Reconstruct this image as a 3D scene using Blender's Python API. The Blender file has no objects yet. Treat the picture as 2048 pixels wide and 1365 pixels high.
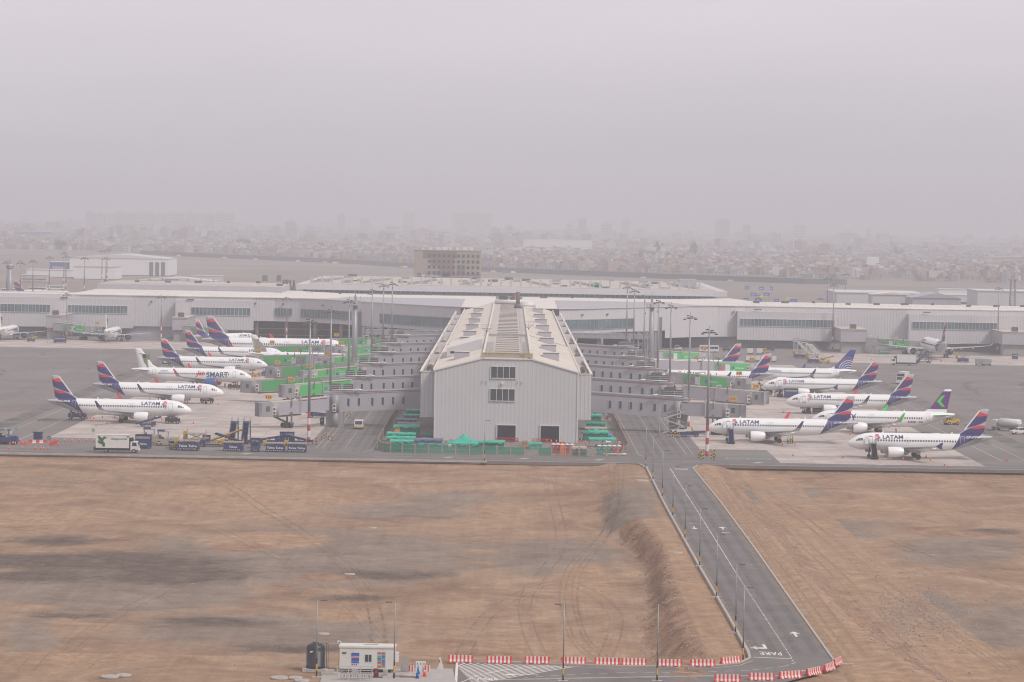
import bpy, bmesh, math, random
from mathutils import Vector, Matrix, noise
random.seed(7)
sc = bpy.context.scene
C = sc.collection
PI = math.pi

# ------------------------------------------------------------------ camera
FPX, HC = 6150.0, 54.5
_r = math.radians(1.0)
_Y = Vector((-1.0, 246.5, -FPX)).normalized()
_Z = Vector((math.sin(_r), math.cos(_r), 0)); _Z = (_Z - _Y * _Z.dot(_Y)).normalized()
_X = _Y.cross(_Z).normalized()
RC = Matrix((_X, _Y, _Z))                       # camera -> world
cam_d = bpy.data.cameras.new("camera"); cam = bpy.data.objects.new("camera", cam_d); C.objects.link(cam)
cam.matrix_world = Matrix.Translation((0, 0, HC)) @ RC.to_4x4()
cam_d.sensor_width = 36.0; cam_d.lens = FPX / 2048.0 * 36.0
cam_d.clip_start = 1.0; cam_d.clip_end = 60000.0
sc.camera = cam

def ray(px, py): return RC @ Vector((px - 1024.0, 682.5 - py, -FPX))
def G(px, py, z=0.0):
    d = ray(px, py); t = (z - HC) / d.z
    return Vector((d.x * t, d.y * t, z))
def GD(px, py, Y):                              # point seen at a pixel in the vertical plane at depth Y
    d = ray(px, py); t = Y / d.y
    return Vector((d.x * t, Y, HC + d.z * t))
def PR(p):                                      # world -> pixel
    c = RC.transposed() @ (Vector(p) - Vector((0, 0, HC)))
    return (1024.0 + FPX * c.x / -c.z, 682.5 - FPX * c.y / -c.z)

# ------------------------------------------------------------------ sky, sun, exposure
world = bpy.data.worlds.new("World"); sc.world = world; world.use_nodes = True
nt = world.node_tree; nt.nodes.clear()
wo = nt.nodes.new("ShaderNodeOutputWorld"); bg = nt.nodes.new("ShaderNodeBackground")
sky = nt.nodes.new("ShaderNodeTexSky"); sky.sky_type = 'NISHITA'; sky.sun_disc = False
SUN_EL, SUN_AZ = 48.0, 128.0                    # hazy sun, behind the camera to the right
sky.sun_elevation = math.radians(SUN_EL); sky.sun_rotation = math.radians(SUN_AZ)
sky.air_density = 1.0; sky.dust_density = 6.0; sky.ozone_density = 1.0
tc = nt.nodes.new("ShaderNodeTexCoord"); sep = nt.nodes.new("ShaderNodeSeparateXYZ")
nt.links.new(tc.outputs['Generated'], sep.inputs[0])
rmp = nt.nodes.new("ShaderNodeValToRGB"); cr = rmp.color_ramp
cr.elements[0].position = 0.0; cr.elements[0].color = (4.95, 4.75, 5.1, 1)
cr.elements[1].position = 1.0; cr.elements[1].color = (5.4, 5.2, 5.4, 1)
e = cr.elements.new(0.03); e.color = (5.5, 5.22, 5.6, 1)
e = cr.elements.new(0.075); e.color = (6.7, 6.25, 6.7, 1)
e = cr.elements.new(0.3); e.color = (5.9, 5.6, 5.9, 1)
nt.links.new(sep.outputs['Z'], rmp.inputs[0])
cn = nt.nodes.new("ShaderNodeTexNoise"); cn.inputs['Scale'].default_value = 4.0; cn.inputs['Detail'].default_value = 5
mp = nt.nodes.new("ShaderNodeMapping"); mp.inputs['Scale'].default_value = (1, 1, 6)
nt.links.new(tc.outputs['Generated'], mp.inputs[0]); nt.links.new(mp.outputs[0], cn.inputs['Vector'])
mr = nt.nodes.new("ShaderNodeMapRange"); mr.inputs[1].default_value = .3; mr.inputs[2].default_value = .7
mr.inputs[3].default_value = .95; mr.inputs[4].default_value = 1.05
nt.links.new(cn.outputs[0], mr.inputs[0])
mul = nt.nodes.new("ShaderNodeMixRGB"); mul.blend_type = 'MULTIPLY'; mul.inputs[0].default_value = 1
nt.links.new(rmp.outputs[0], mul.inputs[1]); nt.links.new(mr.outputs[0], mul.inputs[2])
mix = nt.nodes.new("ShaderNodeMixRGB"); mix.inputs[0].default_value = 0.93     # overcast veil over the clear sky
nt.links.new(sky.outputs[0], mix.inputs[1]); nt.links.new(mul.outputs[0], mix.inputs[2])
nt.links.new(mix.outputs[0], bg.inputs[0]); bg.inputs[1].default_value = 0.105
nt.links.new(bg.outputs[0], wo.inputs[0])

sl = bpy.data.lights.new("sun", 'SUN'); so = bpy.data.objects.new("sun", sl); C.objects.link(so)
sl.energy = 2.0; sl.angle = math.radians(13); sl.color = (1.0, 0.95, 0.90)
_az = math.radians(SUN_AZ); _el = math.radians(SUN_EL)
sd = Vector((math.sin(_az) * math.cos(_el), math.cos(_az) * math.cos(_el), math.sin(_el)))
so.rotation_euler = sd.to_track_quat('Z', 'Y').to_euler(); so.location = (0, 0, 300)

sc.view_settings.view_transform = 'Standard'; sc.view_settings.look = 'None'
sc.view_settings.exposure = 0.2; sc.view_settings.gamma = 1.0; sc.view_settings.use_curve_mapping = False
sc.render.engine = 'CYCLES'
sc.cycles.use_denoising = True
sc.cycles.max_bounces = 5; sc.cycles.diffuse_bounces = 2; sc.cycles.glossy_bounces = 2
sc.cycles.transmission_bounces = 2; sc.cycles.volume_bounces = 2; sc.cycles.transparent_max_bounces = 8
sc.cycles.filter_width = 1.1

# ------------------------------------------------------------------ materials
_mats = {}
def mat(name, col, rough=.6, var=.0, scale=1.0, metal=0.0, bump=0.0, bscale=None, spec=.5, space='w', col2=None, detail=4, stretch=None):
    if name in _mats: return _mats[name]
    m = bpy.data.materials.new(name); _mats[name] = m; m.use_nodes = True
    n = m.node_tree; b = n.nodes["Principled BSDF"]
    b.inputs['Roughness'].default_value = rough; b.inputs['Metallic'].default_value = metal
    b.inputs['Specular IOR Level'].default_value = spec
    c4 = (col[0], col[1], col[2], 1); b.inputs['Base Color'].default_value = c4
    if var or bump or col2:
        if space == 'w':
            g = n.nodes.new("ShaderNodeNewGeometry"); vec = g.outputs['Position']
        else:
            g = n.nodes.new("ShaderNodeTexCoord"); vec = g.outputs['Object']
        if stretch:
            mpp = n.nodes.new("ShaderNodeMapping"); mpp.inputs['Scale'].default_value = stretch
            n.links.new(vec, mpp.inputs[0]); vec = mpp.outputs[0]
        t = n.nodes.new("ShaderNodeTexNoise"); t.inputs['Scale'].default_value = scale; t.inputs['Detail'].default_value = detail
        t.inputs['Roughness'].default_value = .6
        n.links.new(vec, t.inputs['Vector'])
        if var or col2:
            r = n.nodes.new("ShaderNodeValToRGB"); r.color_ramp.elements[0].position = .3; r.color_ramp.elements[1].position = .7
            if col2:
                r.color_ramp.elements[0].color = c4; r.color_ramp.elements[1].color = (*col2, 1)
            else:
                r.color_ramp.elements[0].color = (*[x * (1 - var) for x in col], 1)
                r.color_ramp.elements[1].color = (*[min(1, x * (1 + var)) for x in col], 1)
            n.links.new(t.outputs[0], r.inputs[0]); n.links.new(r.outputs[0], b.inputs['Base Color'])
        if bump:
            t2 = n.nodes.new("ShaderNodeTexNoise"); t2.inputs['Scale'].default_value = bscale or scale * 4; t2.inputs['Detail'].default_value = 4
            n.links.new(vec, t2.inputs['Vector'])
            bp = n.nodes.new("ShaderNodeBump"); bp.inputs['Strength'].default_value = bump; bp.inputs['Distance'].default_value = .3
            n.links.new(t2.outputs[0], bp.inputs['Height']); n.links.new(bp.outputs[0], b.inputs['Normal'])
    return m

# ------------------------------------------------------------------ mesh builder
class MB:
    def __init__(s): s.v = []; s.f = []; s.m = []; s.sm = []
    def face(s, ids, mi=0, sm=False): s.f.append(ids); s.m.append(mi); s.sm.append(sm)
    def poly(s, pts, mi=0):
        k = len(s.v); s.v += [tuple(p) for p in pts]; s.face(list(range(k, k + len(pts))), mi)
    def box(s, x0, x1, y0, y1, z0, z1, mi=0, M=None, tx=0, ty=0):
        k = len(s.v)
        P = [(x0, y0, z0), (x1, y0, z0), (x1, y1, z0), (x0, y1, z0), (x0 + tx, y0 + ty, z1), (x1 - tx, y0 + ty, z1), (x1 - tx, y1 - ty, z1), (x0 + tx, y1 - ty, z1)]
        if M: P = [tuple(M @ Vector(p)) for p in P]
        s.v += P
        for q in ((0, 3, 2, 1), (4, 5, 6, 7), (0, 1, 5, 4), (1, 2, 6, 5), (2, 3, 7, 6), (3, 0, 4, 7)): s.face([k + i for i in q], mi)
        return s
    def bar(s, a, b, w, h=None, mi=0):
        a = Vector(a); b = Vector(b); h = h or w; d = b - a; L = d.length
        if L < 1e-6: return s
        d /= L; up = Vector((0, 0, 1)) if abs(d.z) < .95 else Vector((0, 1, 0))
        sx = d.cross(up).normalized() * w / 2; sz = sx.cross(d).normalized() * h / 2
        k = len(s.v)
        for p in (a, b):
            for u, v in ((-1, -1), (1, -1), (1, 1), (-1, 1)): s.v.append(tuple(p + sx * u + sz * v))
        for q in ((0, 1, 2, 3), (7, 6, 5, 4), (0, 4, 5, 1), (1, 5, 6, 2), (2, 6, 7, 3), (3, 7, 4, 0)): s.face([k + i for i in q], mi)
        return s
    def cyl(s, a, b, r0, r1=None, n=10, mi=0, cap=True):
        r1 = r0 if r1 is None else r1
        a = Vector(a); b = Vector(b); d = (b - a).normalized()
        up = Vector((0, 0, 1)) if abs(d.z) < .95 else Vector((0, 1, 0))
        x = d.cross(up).normalized(); y = d.cross(x).normalized(); k = len(s.v)
        for p, r in ((a, r0), (b, r1)):
            for i in range(n):
                t = 2 * PI * i / n; s.v.append(tuple(p + x * math.cos(t) * r + y * math.sin(t) * r))
        for i in range(n):
            j = (i + 1) % n; s.face([k + i, k + j, k + n + j, k + n + i], mi, True)
        if cap:
            s.face([k + i for i in range(n)][::-1], mi); s.face([k + n + i for i in range(n)], mi)
        return s
    def loft(s, secs, mi=0, cap=True, sm=True):
        k = len(s.v); n = len(secs[0])
        for q in secs: s.v += [tuple(p) for p in q]
        for a in range(len(secs) - 1):
            for i in range(n):
                j = (i + 1) % n; s.face([k + a * n + i, k + a * n + j, k + (a + 1) * n + j, k + (a + 1) * n + i], mi, sm)
        if cap:
            s.face([k + i for i in range(n)][::-1], mi); s.face([k + (len(secs) - 1) * n + i for i in range(n)], mi)
        return s
    def prism(s, pts, y0, y1, mi=0, ax='y'):      # polygon (u,z) extruded along y (or x)
        k = len(s.v); n = len(pts)
        for yy in (y0, y1):
            for (u, z) in pts: s.v.append((u, yy, z) if ax == 'y' else (yy, u, z))
        s.face([k + i for i in range(n)], mi); s.face([k + n + i for i in range(n)][::-1], mi)
        for i in range(n):
            j = (i + 1) % n; s.face([k + i, k + n + i, k + n + j, k + j], mi)
        return s
    def flat(s, pts, z0, z1, mi=0):               # ground-plan polygon extruded up
        k = len(s.v); n = len(pts)
        for z in (z0, z1):
            for p in pts: s.v.append((p[0], p[1], z))
        s.face([k + i for i in range(n)][::-1], mi); s.face([k + n + i for i in range(n)], mi)
        for i in range(n):
            j = (i + 1) % n; s.face([k + i, k + j, k + n + j, k + n + i], mi)
        return s
    def mesh(s, name, mats):
        me = bpy.data.meshes.new(name); me.from_pydata(s.v, [], s.f)
        for m in (mats if isinstance(mats, (list, tuple)) else [mats]): me.materials.append(m)
        me.polygons.foreach_set('material_index', s.m); me.polygons.foreach_set('use_smooth', s.sm)
        if s.fix:
            bm = bmesh.new(); bm.from_mesh(me); bmesh.ops.recalc_face_normals(bm, faces=bm.faces); bm.to_mesh(me); bm.free()
        me.update(); return me
    fix = True
    def build(s, name, mats, parent=None, loc=None, rz=0, label=None):
        o = bpy.data.objects.new(name, s.mesh(name, mats)); C.objects.link(o)
        if parent: o.parent = parent
        if loc: o.location = loc
        if rz: o.rotation_euler = (0, 0, rz)
        if label: o['label'] = label
        return o
def tag(o, label=None, cat=None, group=None, kind=None):
    if label: o['label'] = label
    if cat: o['category'] = cat
    if group: o['group'] = group
    if kind: o['kind'] = kind
    return o
def empty(name, loc=(0, 0, 0), rz=0, label=None, cat=None, group=None, s=1.0):
    o = bpy.data.objects.new(name, None); C.objects.link(o); o.location = loc; o.rotation_euler = (0, 0, rz)
    o.empty_display_size = .5
    if s != 1.0: o.scale = (s, s, s)
    return tag(o, label, cat, group)
def inst(name, me, parent, loc=(0, 0, 0), rz=0, scale=None, label=None):
    o = bpy.data.objects.new(name, me); C.objects.link(o); o.parent = parent; o.location = loc; o.rotation_euler = (0, 0, rz)
    if scale: o.scale = scale
    if label: o['label'] = label
    return o
_kids = {}
def kids(o): return [c for c in bpy.data.objects if c.parent == o]
def copy_tree(o, loc=None, rz=None, label=None, group=None):
    def tree(x):
        if x not in _kids: _kids[x] = kids(x)
        return _kids[x]
    def cp(x, par):
        c = x.copy(); C.objects.link(c)
        if par: c.parent = par
        for ch in tree(x): cp(ch, c)
        return c
    r = cp(o, None)
    if loc is not None: r.location = loc
    if rz is not None: r.rotation_euler = (0, 0, rz)
    if label: r['label'] = label
    if group: r['group'] = group
    return r
_txt = {}
def text_mesh(body, size, mats, sx=1.0, bold=0.0, shear=0.0, depth=0.0):
    """flat text in the local XZ plane, facing -Y, left-bottom at the origin; returns (mesh, width)"""
    key = (body, size, sx, bold, shear, mats.name)
    if key in _txt: return _txt[key]
    cu = bpy.data.curves.new("t", 'FONT'); cu.body = body; cu.size = size; cu.offset = bold; cu.shear = shear
    cu.resolution_u = 3
    o = bpy.data.objects.new("t", cu); C.objects.link(o)
    me = bpy.data.meshes.new_from_object(o.evaluated_get(bpy.context.evaluated_depsgraph_get()))
    bpy.data.objects.remove(o); me.materials.clear(); me.materials.append(mats)
    for v in me.vertices: v.co = (v.co.x * sx, 0, v.co.y)
    w = max([v.co.x for v in me.vertices] or [0])
    me.name = "lettering"; _txt[key] = (me, w); return me, w
def ss(a, b, x):
    t = max(0., min(1., (x - a) / (b - a))); return t * t * (3 - 2 * t)
def interp(pts, x):
    if x <= pts[0][0]: return pts[0][1]
    for (a, b), (c, d) in zip(pts, pts[1:]):
        if x <= c: return b + (d - b) * (x - a) / (c - a)
    return pts[-1][1]
# ================================================================== SETTING: terrain, apron, roads
M_asph = mat('asphalt', (.185, .163, .153), .9, .20, .035, detail=8)
M_asph2 = mat('asphalt_road', (.160, .143, .136), .9, .20, .12, detail=8)
M_paint = mat('road_paint', (.68, .63, .58), .7, .15, 1.2); M_apaint = mat('apron_paint', (.42, .39, .37), .7, .25, 1.2)
M_ypaint = mat('yellow_paint', (.50, .30, .07), .7, .15, 2.0)
M_rpaint = mat('red_paint', (.36, .13, .10), .7, .15, 2.0)
M_gpaint = mat('green_bay_paint', (.12, .22, .20), .8, .2, .8)
M_kerb = mat('kerb_concrete', (.40, .36, .33), .85, .15, .8)
M_conc = mat('plain_concrete', (.34, .32, .31), .8, .12, .8)

def slab_mat():
    m = bpy.data.materials.new('pad_concrete'); m.use_nodes = True; n = m.node_tree; b = n.nodes["Principled BSDF"]
    b.inputs['Roughness'].default_value = .8
    g = n.nodes.new("ShaderNodeNewGeometry")
    mpp = n.nodes.new("ShaderNodeMapping"); mpp.inputs['Scale'].default_value = (.2, .2, .2); n.links.new(g.outputs['Position'], mpp.inputs[0])
    br = n.nodes.new("ShaderNodeTexBrick"); br.offset = 0; br.inputs['Scale'].default_value = 1
    br.inputs['Brick Width'].default_value = 1; br.inputs['Row Height'].default_value = 1; br.inputs['Mortar Size'].default_value = .014
    br.inputs['Color1'].default_value = (0.500, 0.430, 0.395, 1); br.inputs['Color2'].default_value = (0.430, 0.375, 0.345, 1); br.inputs['Mortar'].default_value = (0.310, 0.270, 0.250, 1)
    n.links.new(mpp.outputs[0], br.inputs['Vector'])
    t = n.nodes.new("ShaderNodeTexNoise"); t.inputs['Scale'].default_value = .09; t.inputs['Detail'].default_value = 8; n.links.new(g.outputs['Position'], t.inputs['Vector'])
    r = n.nodes.new("ShaderNodeValToRGB"); r.color_ramp.elements[0].position = .33; r.color_ramp.elements[0].color = (.74, .74, .76, 1)
    r.color_ramp.elements[1].position = .6; r.color_ramp.elements[1].color = (1.06, 1.05, 1.03, 1)
    n.links.new(t.outputs[0], r.inputs[0])
    x = n.nodes.new("ShaderNodeMixRGB"); x.blend_type = 'MULTIPLY'; x.inputs[0].default_value = 1
    n.links.new(br.outputs[0], x.inputs[1]); n.links.new(r.outputs[0], x.inputs[2]); n.links.new(x.outputs[0], b.inputs['Base Color'])
    return m
M_slab = slab_mat()

def dirt_mat():
    m = bpy.data.materials.new('dirt'); m.use_nodes = True; n = m.node_tree; b = n.nodes["Principled BSDF"]; L = n.links.new
    b.inputs['Roughness'].default_value = .95; b.inputs['Specular IOR Level'].default_value = .2
    g = n.nodes.new("ShaderNodeNewGeometry"); pos = g.outputs['Position']
    def nz(sc_, det=6, vec=pos, rough=.6, dist=0):
        t = n.nodes.new("ShaderNodeTexNoise"); t.inputs['Scale'].default_value = sc_; t.inputs['Detail'].default_value = det
        t.inputs['Roughness'].default_value = rough; t.inputs['Distortion'].default_value = dist; L(vec, t.inputs['Vector']); return t.outputs[0]
    def ramp(src, a, ca, c, cc):
        r = n.nodes.new("ShaderNodeValToRGB"); r.color_ramp.elements[0].position = a; r.color_ramp.elements[0].color = (*ca, 1)
        r.color_ramp.elements[1].position = c; r.color_ramp.elements[1].color = (*cc, 1); L(src, r.inputs[0]); return r.outputs[0]
    def mixc(f, a, c, mode='MIX'):
        x = n.nodes.new("ShaderNodeMixRGB"); x.blend_type = mode
        if isinstance(f, float): x.inputs[0].default_value = f
        else: L(f, x.inputs[0])
        L(a, x.inputs[1]); L(c, x.inputs[2]); return x.outputs[0]
    def mth(op, a, c):
        x = n.nodes.new("ShaderNodeMath"); x.operation = op; x.use_clamp = True
        for i, v in enumerate((a, c)):
            if isinstance(v, float): x.inputs[i].default_value = v
            else: L(v, x.inputs[i])
        return x.outputs[0]
    tan = ramp(nz(.05, 12, rough=.7, dist=1.0), .36, (.205, .122, .075), .64, (.42, .285, .192))
    tan2 = ramp(nz(.9, 6), .3, (.21, .132, .085), .7, (.39, .27, .185)); tan = mixc(.2, tan, tan2)
    grav = ramp(nz(.11, 10, rough=.7), .3, (.175, .130, .100), .7, (.30, .240, .195))
    dark = ramp(nz(.3, 8), .3, (.092, .066, .052), .7, (.165, .124, .098))
    rust = ramp(nz(.4, 8), .3, (.21, .122, .075), .7, (.39, .245, .158)); orng = ramp(nz(.35, 10, rough=.7), .3, (.27, .155, .092), .7, (.45, .31, .205))
    at = {}
    for k in ('grav', 'dark', 'rust', 'far', 'orange'):
        a = n.nodes.new("ShaderNodeAttribute"); a.attribute_name = k; at[k] = a.outputs['Fac']
    # break the edges of the stains with noise
    nb0 = nz(.025, 6, rough=.6, dist=1.5); nb1 = nz(.16, 12, rough=.78, dist=1.0)
    nbm = n.nodes.new("ShaderNodeMath"); nbm.operation = 'ADD'; L(nb0, nbm.inputs[0]); L(nb1, nbm.inputs[1]); nb = nbm.outputs[0]
    def edge(a):
        s1 = mth('ADD', a, mth('MULTIPLY', nb, .9)); x = n.nodes.new("ShaderNodeMapRange"); x.inputs[1].default_value = 1.26; x.inputs[2].default_value = 1.60
        x.clamp = True
        n2 = n.nodes.new("ShaderNodeMath"); n2.operation = 'ADD'; L(a, n2.inputs[0])
        n3 = n.nodes.new("ShaderNodeMath"); n3.operation = 'MULTIPLY'; L(nb, n3.inputs[0]); n3.inputs[1].default_value = .9; L(n3.outputs[0], n2.inputs[1])
        L(n2.outputs[0], x.inputs[0])
        return x.outputs[0]
    c = mixc(edge(at['grav']), tan, grav); c = mixc(edge(at['orange']), c, orng); c = mixc(edge(at['dark']), c, dark); c = mixc(edge(at['rust']), c, rust)
    # vehicle tracks and scraped streaks
    mpp = n.nodes.new("ShaderNodeMapping"); mpp.inputs['Rotation'].default_value = (0, 0, .5); mpp.inputs['Scale'].default_value = (.5, .035, 1)
    L(pos, mpp.inputs[0]); st = nz(1.0, 5, mpp.outputs[0], dist=.6)
    c = mixc(.35, c, ramp(st, .35, (.84, .83, .82), .65, (1.12, 1.12, 1.12)), 'MULTIPLY')
    mp2 = n.nodes.new("ShaderNodeMapping"); mp2.inputs['Rotation'].default_value = (0, 0, -1.1); mp2.inputs['Scale'].default_value = (.8, .02, 1)
    L(pos, mp2.inputs[0]); st = nz(1.0, 4, mp2.outputs[0], dist=.4)
    c = mixc(.3, c, ramp(st, .4, (.86, .85, .84), .6, (1.1, 1.1, 1.1)), 'MULTIPLY')
    mid = nz(.45, 8, rough=.8, dist=.5); c = mixc(.5, c, ramp(mid, .36, (.76, .75, .74), .62, (1.2, 1.19, 1.18)), 'MULTIPLY')
    vr = n.nodes.new("ShaderNodeTexVoronoi"); vr.inputs['Scale'].default_value = 1.1; L(pos, vr.inputs['Vector'])
    stone = ramp(vr.outputs['Distance'], .10, (1, 1, 1), .17, (0, 0, 0)); patch = ramp(nz(.06, 6), .50, (0, 0, 0), .62, (1, 1, 1))
    peb = mixc(1.0, stone, patch, 'MULTIPLY'); gcol = n.nodes.new("ShaderNodeRGB"); gcol.outputs[0].default_value = (.42, .37, .33, 1)
    pm = n.nodes.new("ShaderNodeMath"); pm.operation = 'MULTIPLY'; L(peb, pm.inputs[0]); pm.inputs[1].default_value = .8; c = mixc(pm.outputs[0], c, gcol.outputs[0])
    fine = nz(2.6, 5, rough=.85); c = mixc(.5, c, ramp(fine, .3, (.72, .72, .72), .7, (1.25, 1.25, 1.25)), 'MULTIPLY')
    far = ramp(nz(.004, 8), .35, (.20, .165, .14), .65, (.30, .25, .215)); c = mixc(at['far'], c, far)
    L(c, b.inputs['Base Color'])
    bp = n.nodes.new("ShaderNodeBump"); bp.inputs['Strength'].default_value = .5; bp.inputs['Distance'].default_value = .25
    L(nz(1.2, 8, rough=.75), bp.inputs['Height']); L(bp.outputs[0], b.inputs['Normal'])
    return m
M_dirt = dirt_mat()

def W(pts): return [G(*p)[:2] for p in pts]
ROAD_L = W([(1293, 935), (1330, 1010), (1400, 1135), (1460, 1238), (1503, 1312)])
ROAD_R = W([(1386, 937), (1440, 1003), (1510, 1098), (1590, 1212), (1668, 1322)])
BERM = W([(1281, 1036), (1301, 1060), (1323, 1084), (1342, 1135), (1362, 1196), (1386, 1258), (1404, 1292), (1412, 1316)])
TOE = W([(1246, 1052), (1272, 1075), (1296, 1115), (1298, 1172), (1281, 1206), (1288, 1230), (1308, 1275), (1318, 1315)])      # crest of the fill beside the road
GULLY = W([(1432, 940), (1465, 990), (1530, 1060), (1610, 1150), (1700, 1240), (1790, 1310), (1880, 1362)])
def xat(poly, y):                                  # x of a polyline given Y (Y decreasing along the list)
    p = [(q[1], q[0]) for q in poly][::-1]; return interp(p, y)
APRON_Y = 687.0
def hgt(x, y):
    if y > APRON_Y - .6: return -.45
    n0 = noise.noise(Vector((x * .03, y * .03, 0))) * .25 + noise.noise(Vector((x * .2, y * .2, 3))) * .10
    rl, rr = xat(ROAD_L, y), xat(ROAD_R, y)
    lo = -.9 - 2.6 * ss(660, 590, y) + n0
    near = ss(377, 393, y)
    if x < rl - 1.0:
        low = lo * near - .14
        cx = xat(BERM, y) if y < 560 else rl - 6
        w = 3.6 if y < 560 else 7
        rid = noise.noise(Vector((x * .15, y * .12, 5))) * 2.2 + noise.noise(Vector((x * .3, y * .22, 5))) * 1.3
        rid *= .55
        if y < 560: w = max(2.5, cx - xat(TOE, y))
        t = ss(-w, 0, x - cx + rid)
        h = low * (1 - t) + (-.12 + (n0 * .5 if t > .9 else 0) - .05) * t
        if t > .02 and t < .98: h += noise.noise(Vector((x * .9, y * .5, 9))) * .3 + abs(noise.noise(Vector((x * .12 + y * .10, y * .35, 2)))) * 1.1 * math.sin(t * PI)
        return h
    if x > rr + .5:
        cx = xat(GULLY, y); near2 = ss(352, 372, y)
        rid = noise.noise(Vector((x * .15, y * .10, 8))) * 1.8
        t = ss(0, 5.0, x - cx + rid); h = -.14 + n0 * .35 - (1.6 * t) * near2 + .25 * math.exp(-((x - cx + 1.5) / 1.2) ** 2)
        return min(h, -.05) if x < rr + 3 else h
    return -.3
BL = {  # stains of the ground: centre and radii in pixels on the ground, strength
 'grav': [(620, 1075, 420, 62, 1.1), (250, 1130, 330, 70, 1.1), (1120, 1075, 200, 45, 1), (560, 1210, 420, 45, .9), (230, 945, 420, 14, .5), (860, 985, 260, 25, .9), (1270, 1010, 70, 45, 1.1),
          (1545, 975, 110, 22, 1.0), (1930, 1085, 170, 40, .9), (1840, 1200, 110, 42, 1.1), (1990, 1230, 120, 60, .9), (1700, 1040, 160, 30, .7), (640, 1330, 160, 26, .6), (1790, 960, 200, 14, .5), (60, 1225, 90, 50, .8)],
 'dark': [(190, 1078, 290, 22, 1.25), (330, 1105, 210, 26, 1.0), (110, 1040, 160, 12, .95), (60, 1110, 160, 16, .9), (420, 1195, 150, 14, .8), (800, 1105, 180, 12, .75), (600, 1240, 200, 12, .8), (1975, 1045, 90, 7, .8), (150, 1185, 130, 10, .7),
          (860, 1000, 120, 8, .6), (720, 1150, 140, 8, .7)],
 'rust': [(70, 1017, 60, 8, 1), (490, 1055, 70, 10, 1.0), (640, 1112, 80, 10, .9), (1000, 1262, 140, 16, 1.0), (900, 1240, 110, 12, .9), (1090, 1205, 50, 9, .8), (560, 1128, 40, 8, .8), (60, 965, 90, 9, .6), (420, 968, 100, 7, .6),
          (1130, 1150, 120, 12, .6), (1900, 1050, 110, 7, .9), (1330, 1150, 45, 90, .75), (1620, 1090, 40, 60, .3), (1480, 1000, 30, 40, .6), (1740, 1225, 70, 50, .35), (1225, 1240, 40, 22, .7)]}
OB = [(1080, 1270, 260, 60, 1.05), (620, 1285, 300, 26, .9), (180, 1300, 240, 40, .85), (90, 1000, 170, 26, .95), (520, 1040, 140, 20, 1.0), (520, 965, 330, 24, .9), (1000, 1000, 160, 40, .7), (700, 1180, 110, 14, .8), (1180, 1120, 90, 50, .85), (1800, 1000, 220, 26, .75), (1700, 1120, 120, 60, .8), (1900, 1310, 150, 50, .9), (1640, 1330, 60, 40, .8), (60, 1165, 110, 14, .7)]
def terrain():
    ys = [150, 250, 320]; y = 345.0
    while y < 470: ys.append(y); y += 1.1
    while y < 690: ys.append(y); y += 1.8
    while y < 760: ys.append(y); y += 14
    while y < 22000: ys.append(y); y *= 1.16
    ys += [22000]
    xs = [-6000, -2500, -1200, -600, -330, -230, -180]; x = -140.0
    while x < 141: xs.append(x); x += .5 if -5 < x < 75 else 1.0
    xs += [180, 230, 330, 600, 1200, 2500, 6000]
    me = bpy.data.meshes.new('ground'); V = []; A = {k: [] for k in ('grav', 'dark', 'rust', 'far', 'orange')}
    for y in ys:
        for x in xs:
            h = hgt(x, y) if 330 < y and abs(x) < 300 else (-.45 if y > 686 else -.6)
            V.append((x, y, h)); A['far'].append(ss(760, 1500, y))
            u, v = PR((x, y, 0)) if y > 200 else (0, 3000)
            u += 40 * noise.noise(Vector((x * .05, y * .03, 1))); v += 9 * noise.noise(Vector((x * .06, y * .04, 2)))
            for k, bl in BL.items():
                s = 0
                for (cx, cy, rx, ry, w) in bl:
                    d = ((u - cx) / rx) ** 2 + ((v - cy) / ry) ** 2
                    if d < 4: s = max(s, w * math.exp(-d * 1.1))
                if 340 < y < 686 and abs(x) < 140:
                    rl, rr = xat(ROAD_L, y), xat(ROAD_R, y)
                    if k == 'rust' and y < 562 and x < rl:
                        cx = xat(BERM, y); q = x - cx + noise.noise(Vector((x * .15, y * .12, 5))) * 1.2; w = cx - xat(TOE, y)
                        if -w < q < .3: s = 1.0
                        elif q >= .3: s = 0
                    if k == 'grav' and (x > rr and x < xat(GULLY, y) + 2 or (x < rl and x > xat(BERM, y) and y < 562)): s = 0
                    if k == 'dark' and x > xat(BERM, y) - 3 and x < rl: s = 0
                if k == 'rust' and 340 < y < 686 and x > xat(GULLY, y) + .5 and x < xat(GULLY, y) + 4.5: s = max(s, .78)
                A[k].append(s)
            o_ = 0
            if 340 < y < 686:
                rl, rr = xat(ROAD_L, y), xat(ROAD_R, y); gx = xat(GULLY, y)
                if rr < x < gx + 3: o_ = 1.0
                if gx + 6 < x < gx + 17: o_ = .62
                if y < 562 and xat(BERM, y) + .3 < x < rl: o_ = .8
                if xat(BERM, y) < x < rl and y < 562: A['rust'][-1] = .42
            for (cx, cy, rx, ry, w) in OB:
                d = ((u - cx) / rx) ** 2 + ((v - cy) / ry) ** 2
                if d < 4: o_ = max(o_, w * math.exp(-d * 1.1))
            A['orange'].append(o_)
    nx = len(xs); F = [(j * nx + i, j * nx + i + 1, (j + 1) * nx + i + 1, (j + 1) * nx + i) for j in range(len(ys) - 1) for i in range(nx - 1)]
    me.from_pydata(V, [], F); me.materials.append(M_dirt)
    for k, vals in A.items():
        a = me.attributes.new(k, 'FLOAT', 'POINT'); a.data.foreach_set('value', vals)
    me.polygons.foreach_set('use_smooth', [True] * len(F))
    o = bpy.data.objects.new('ground', me); C.objects.link(o); tag(o, kind='structure')
terrain()

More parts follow.
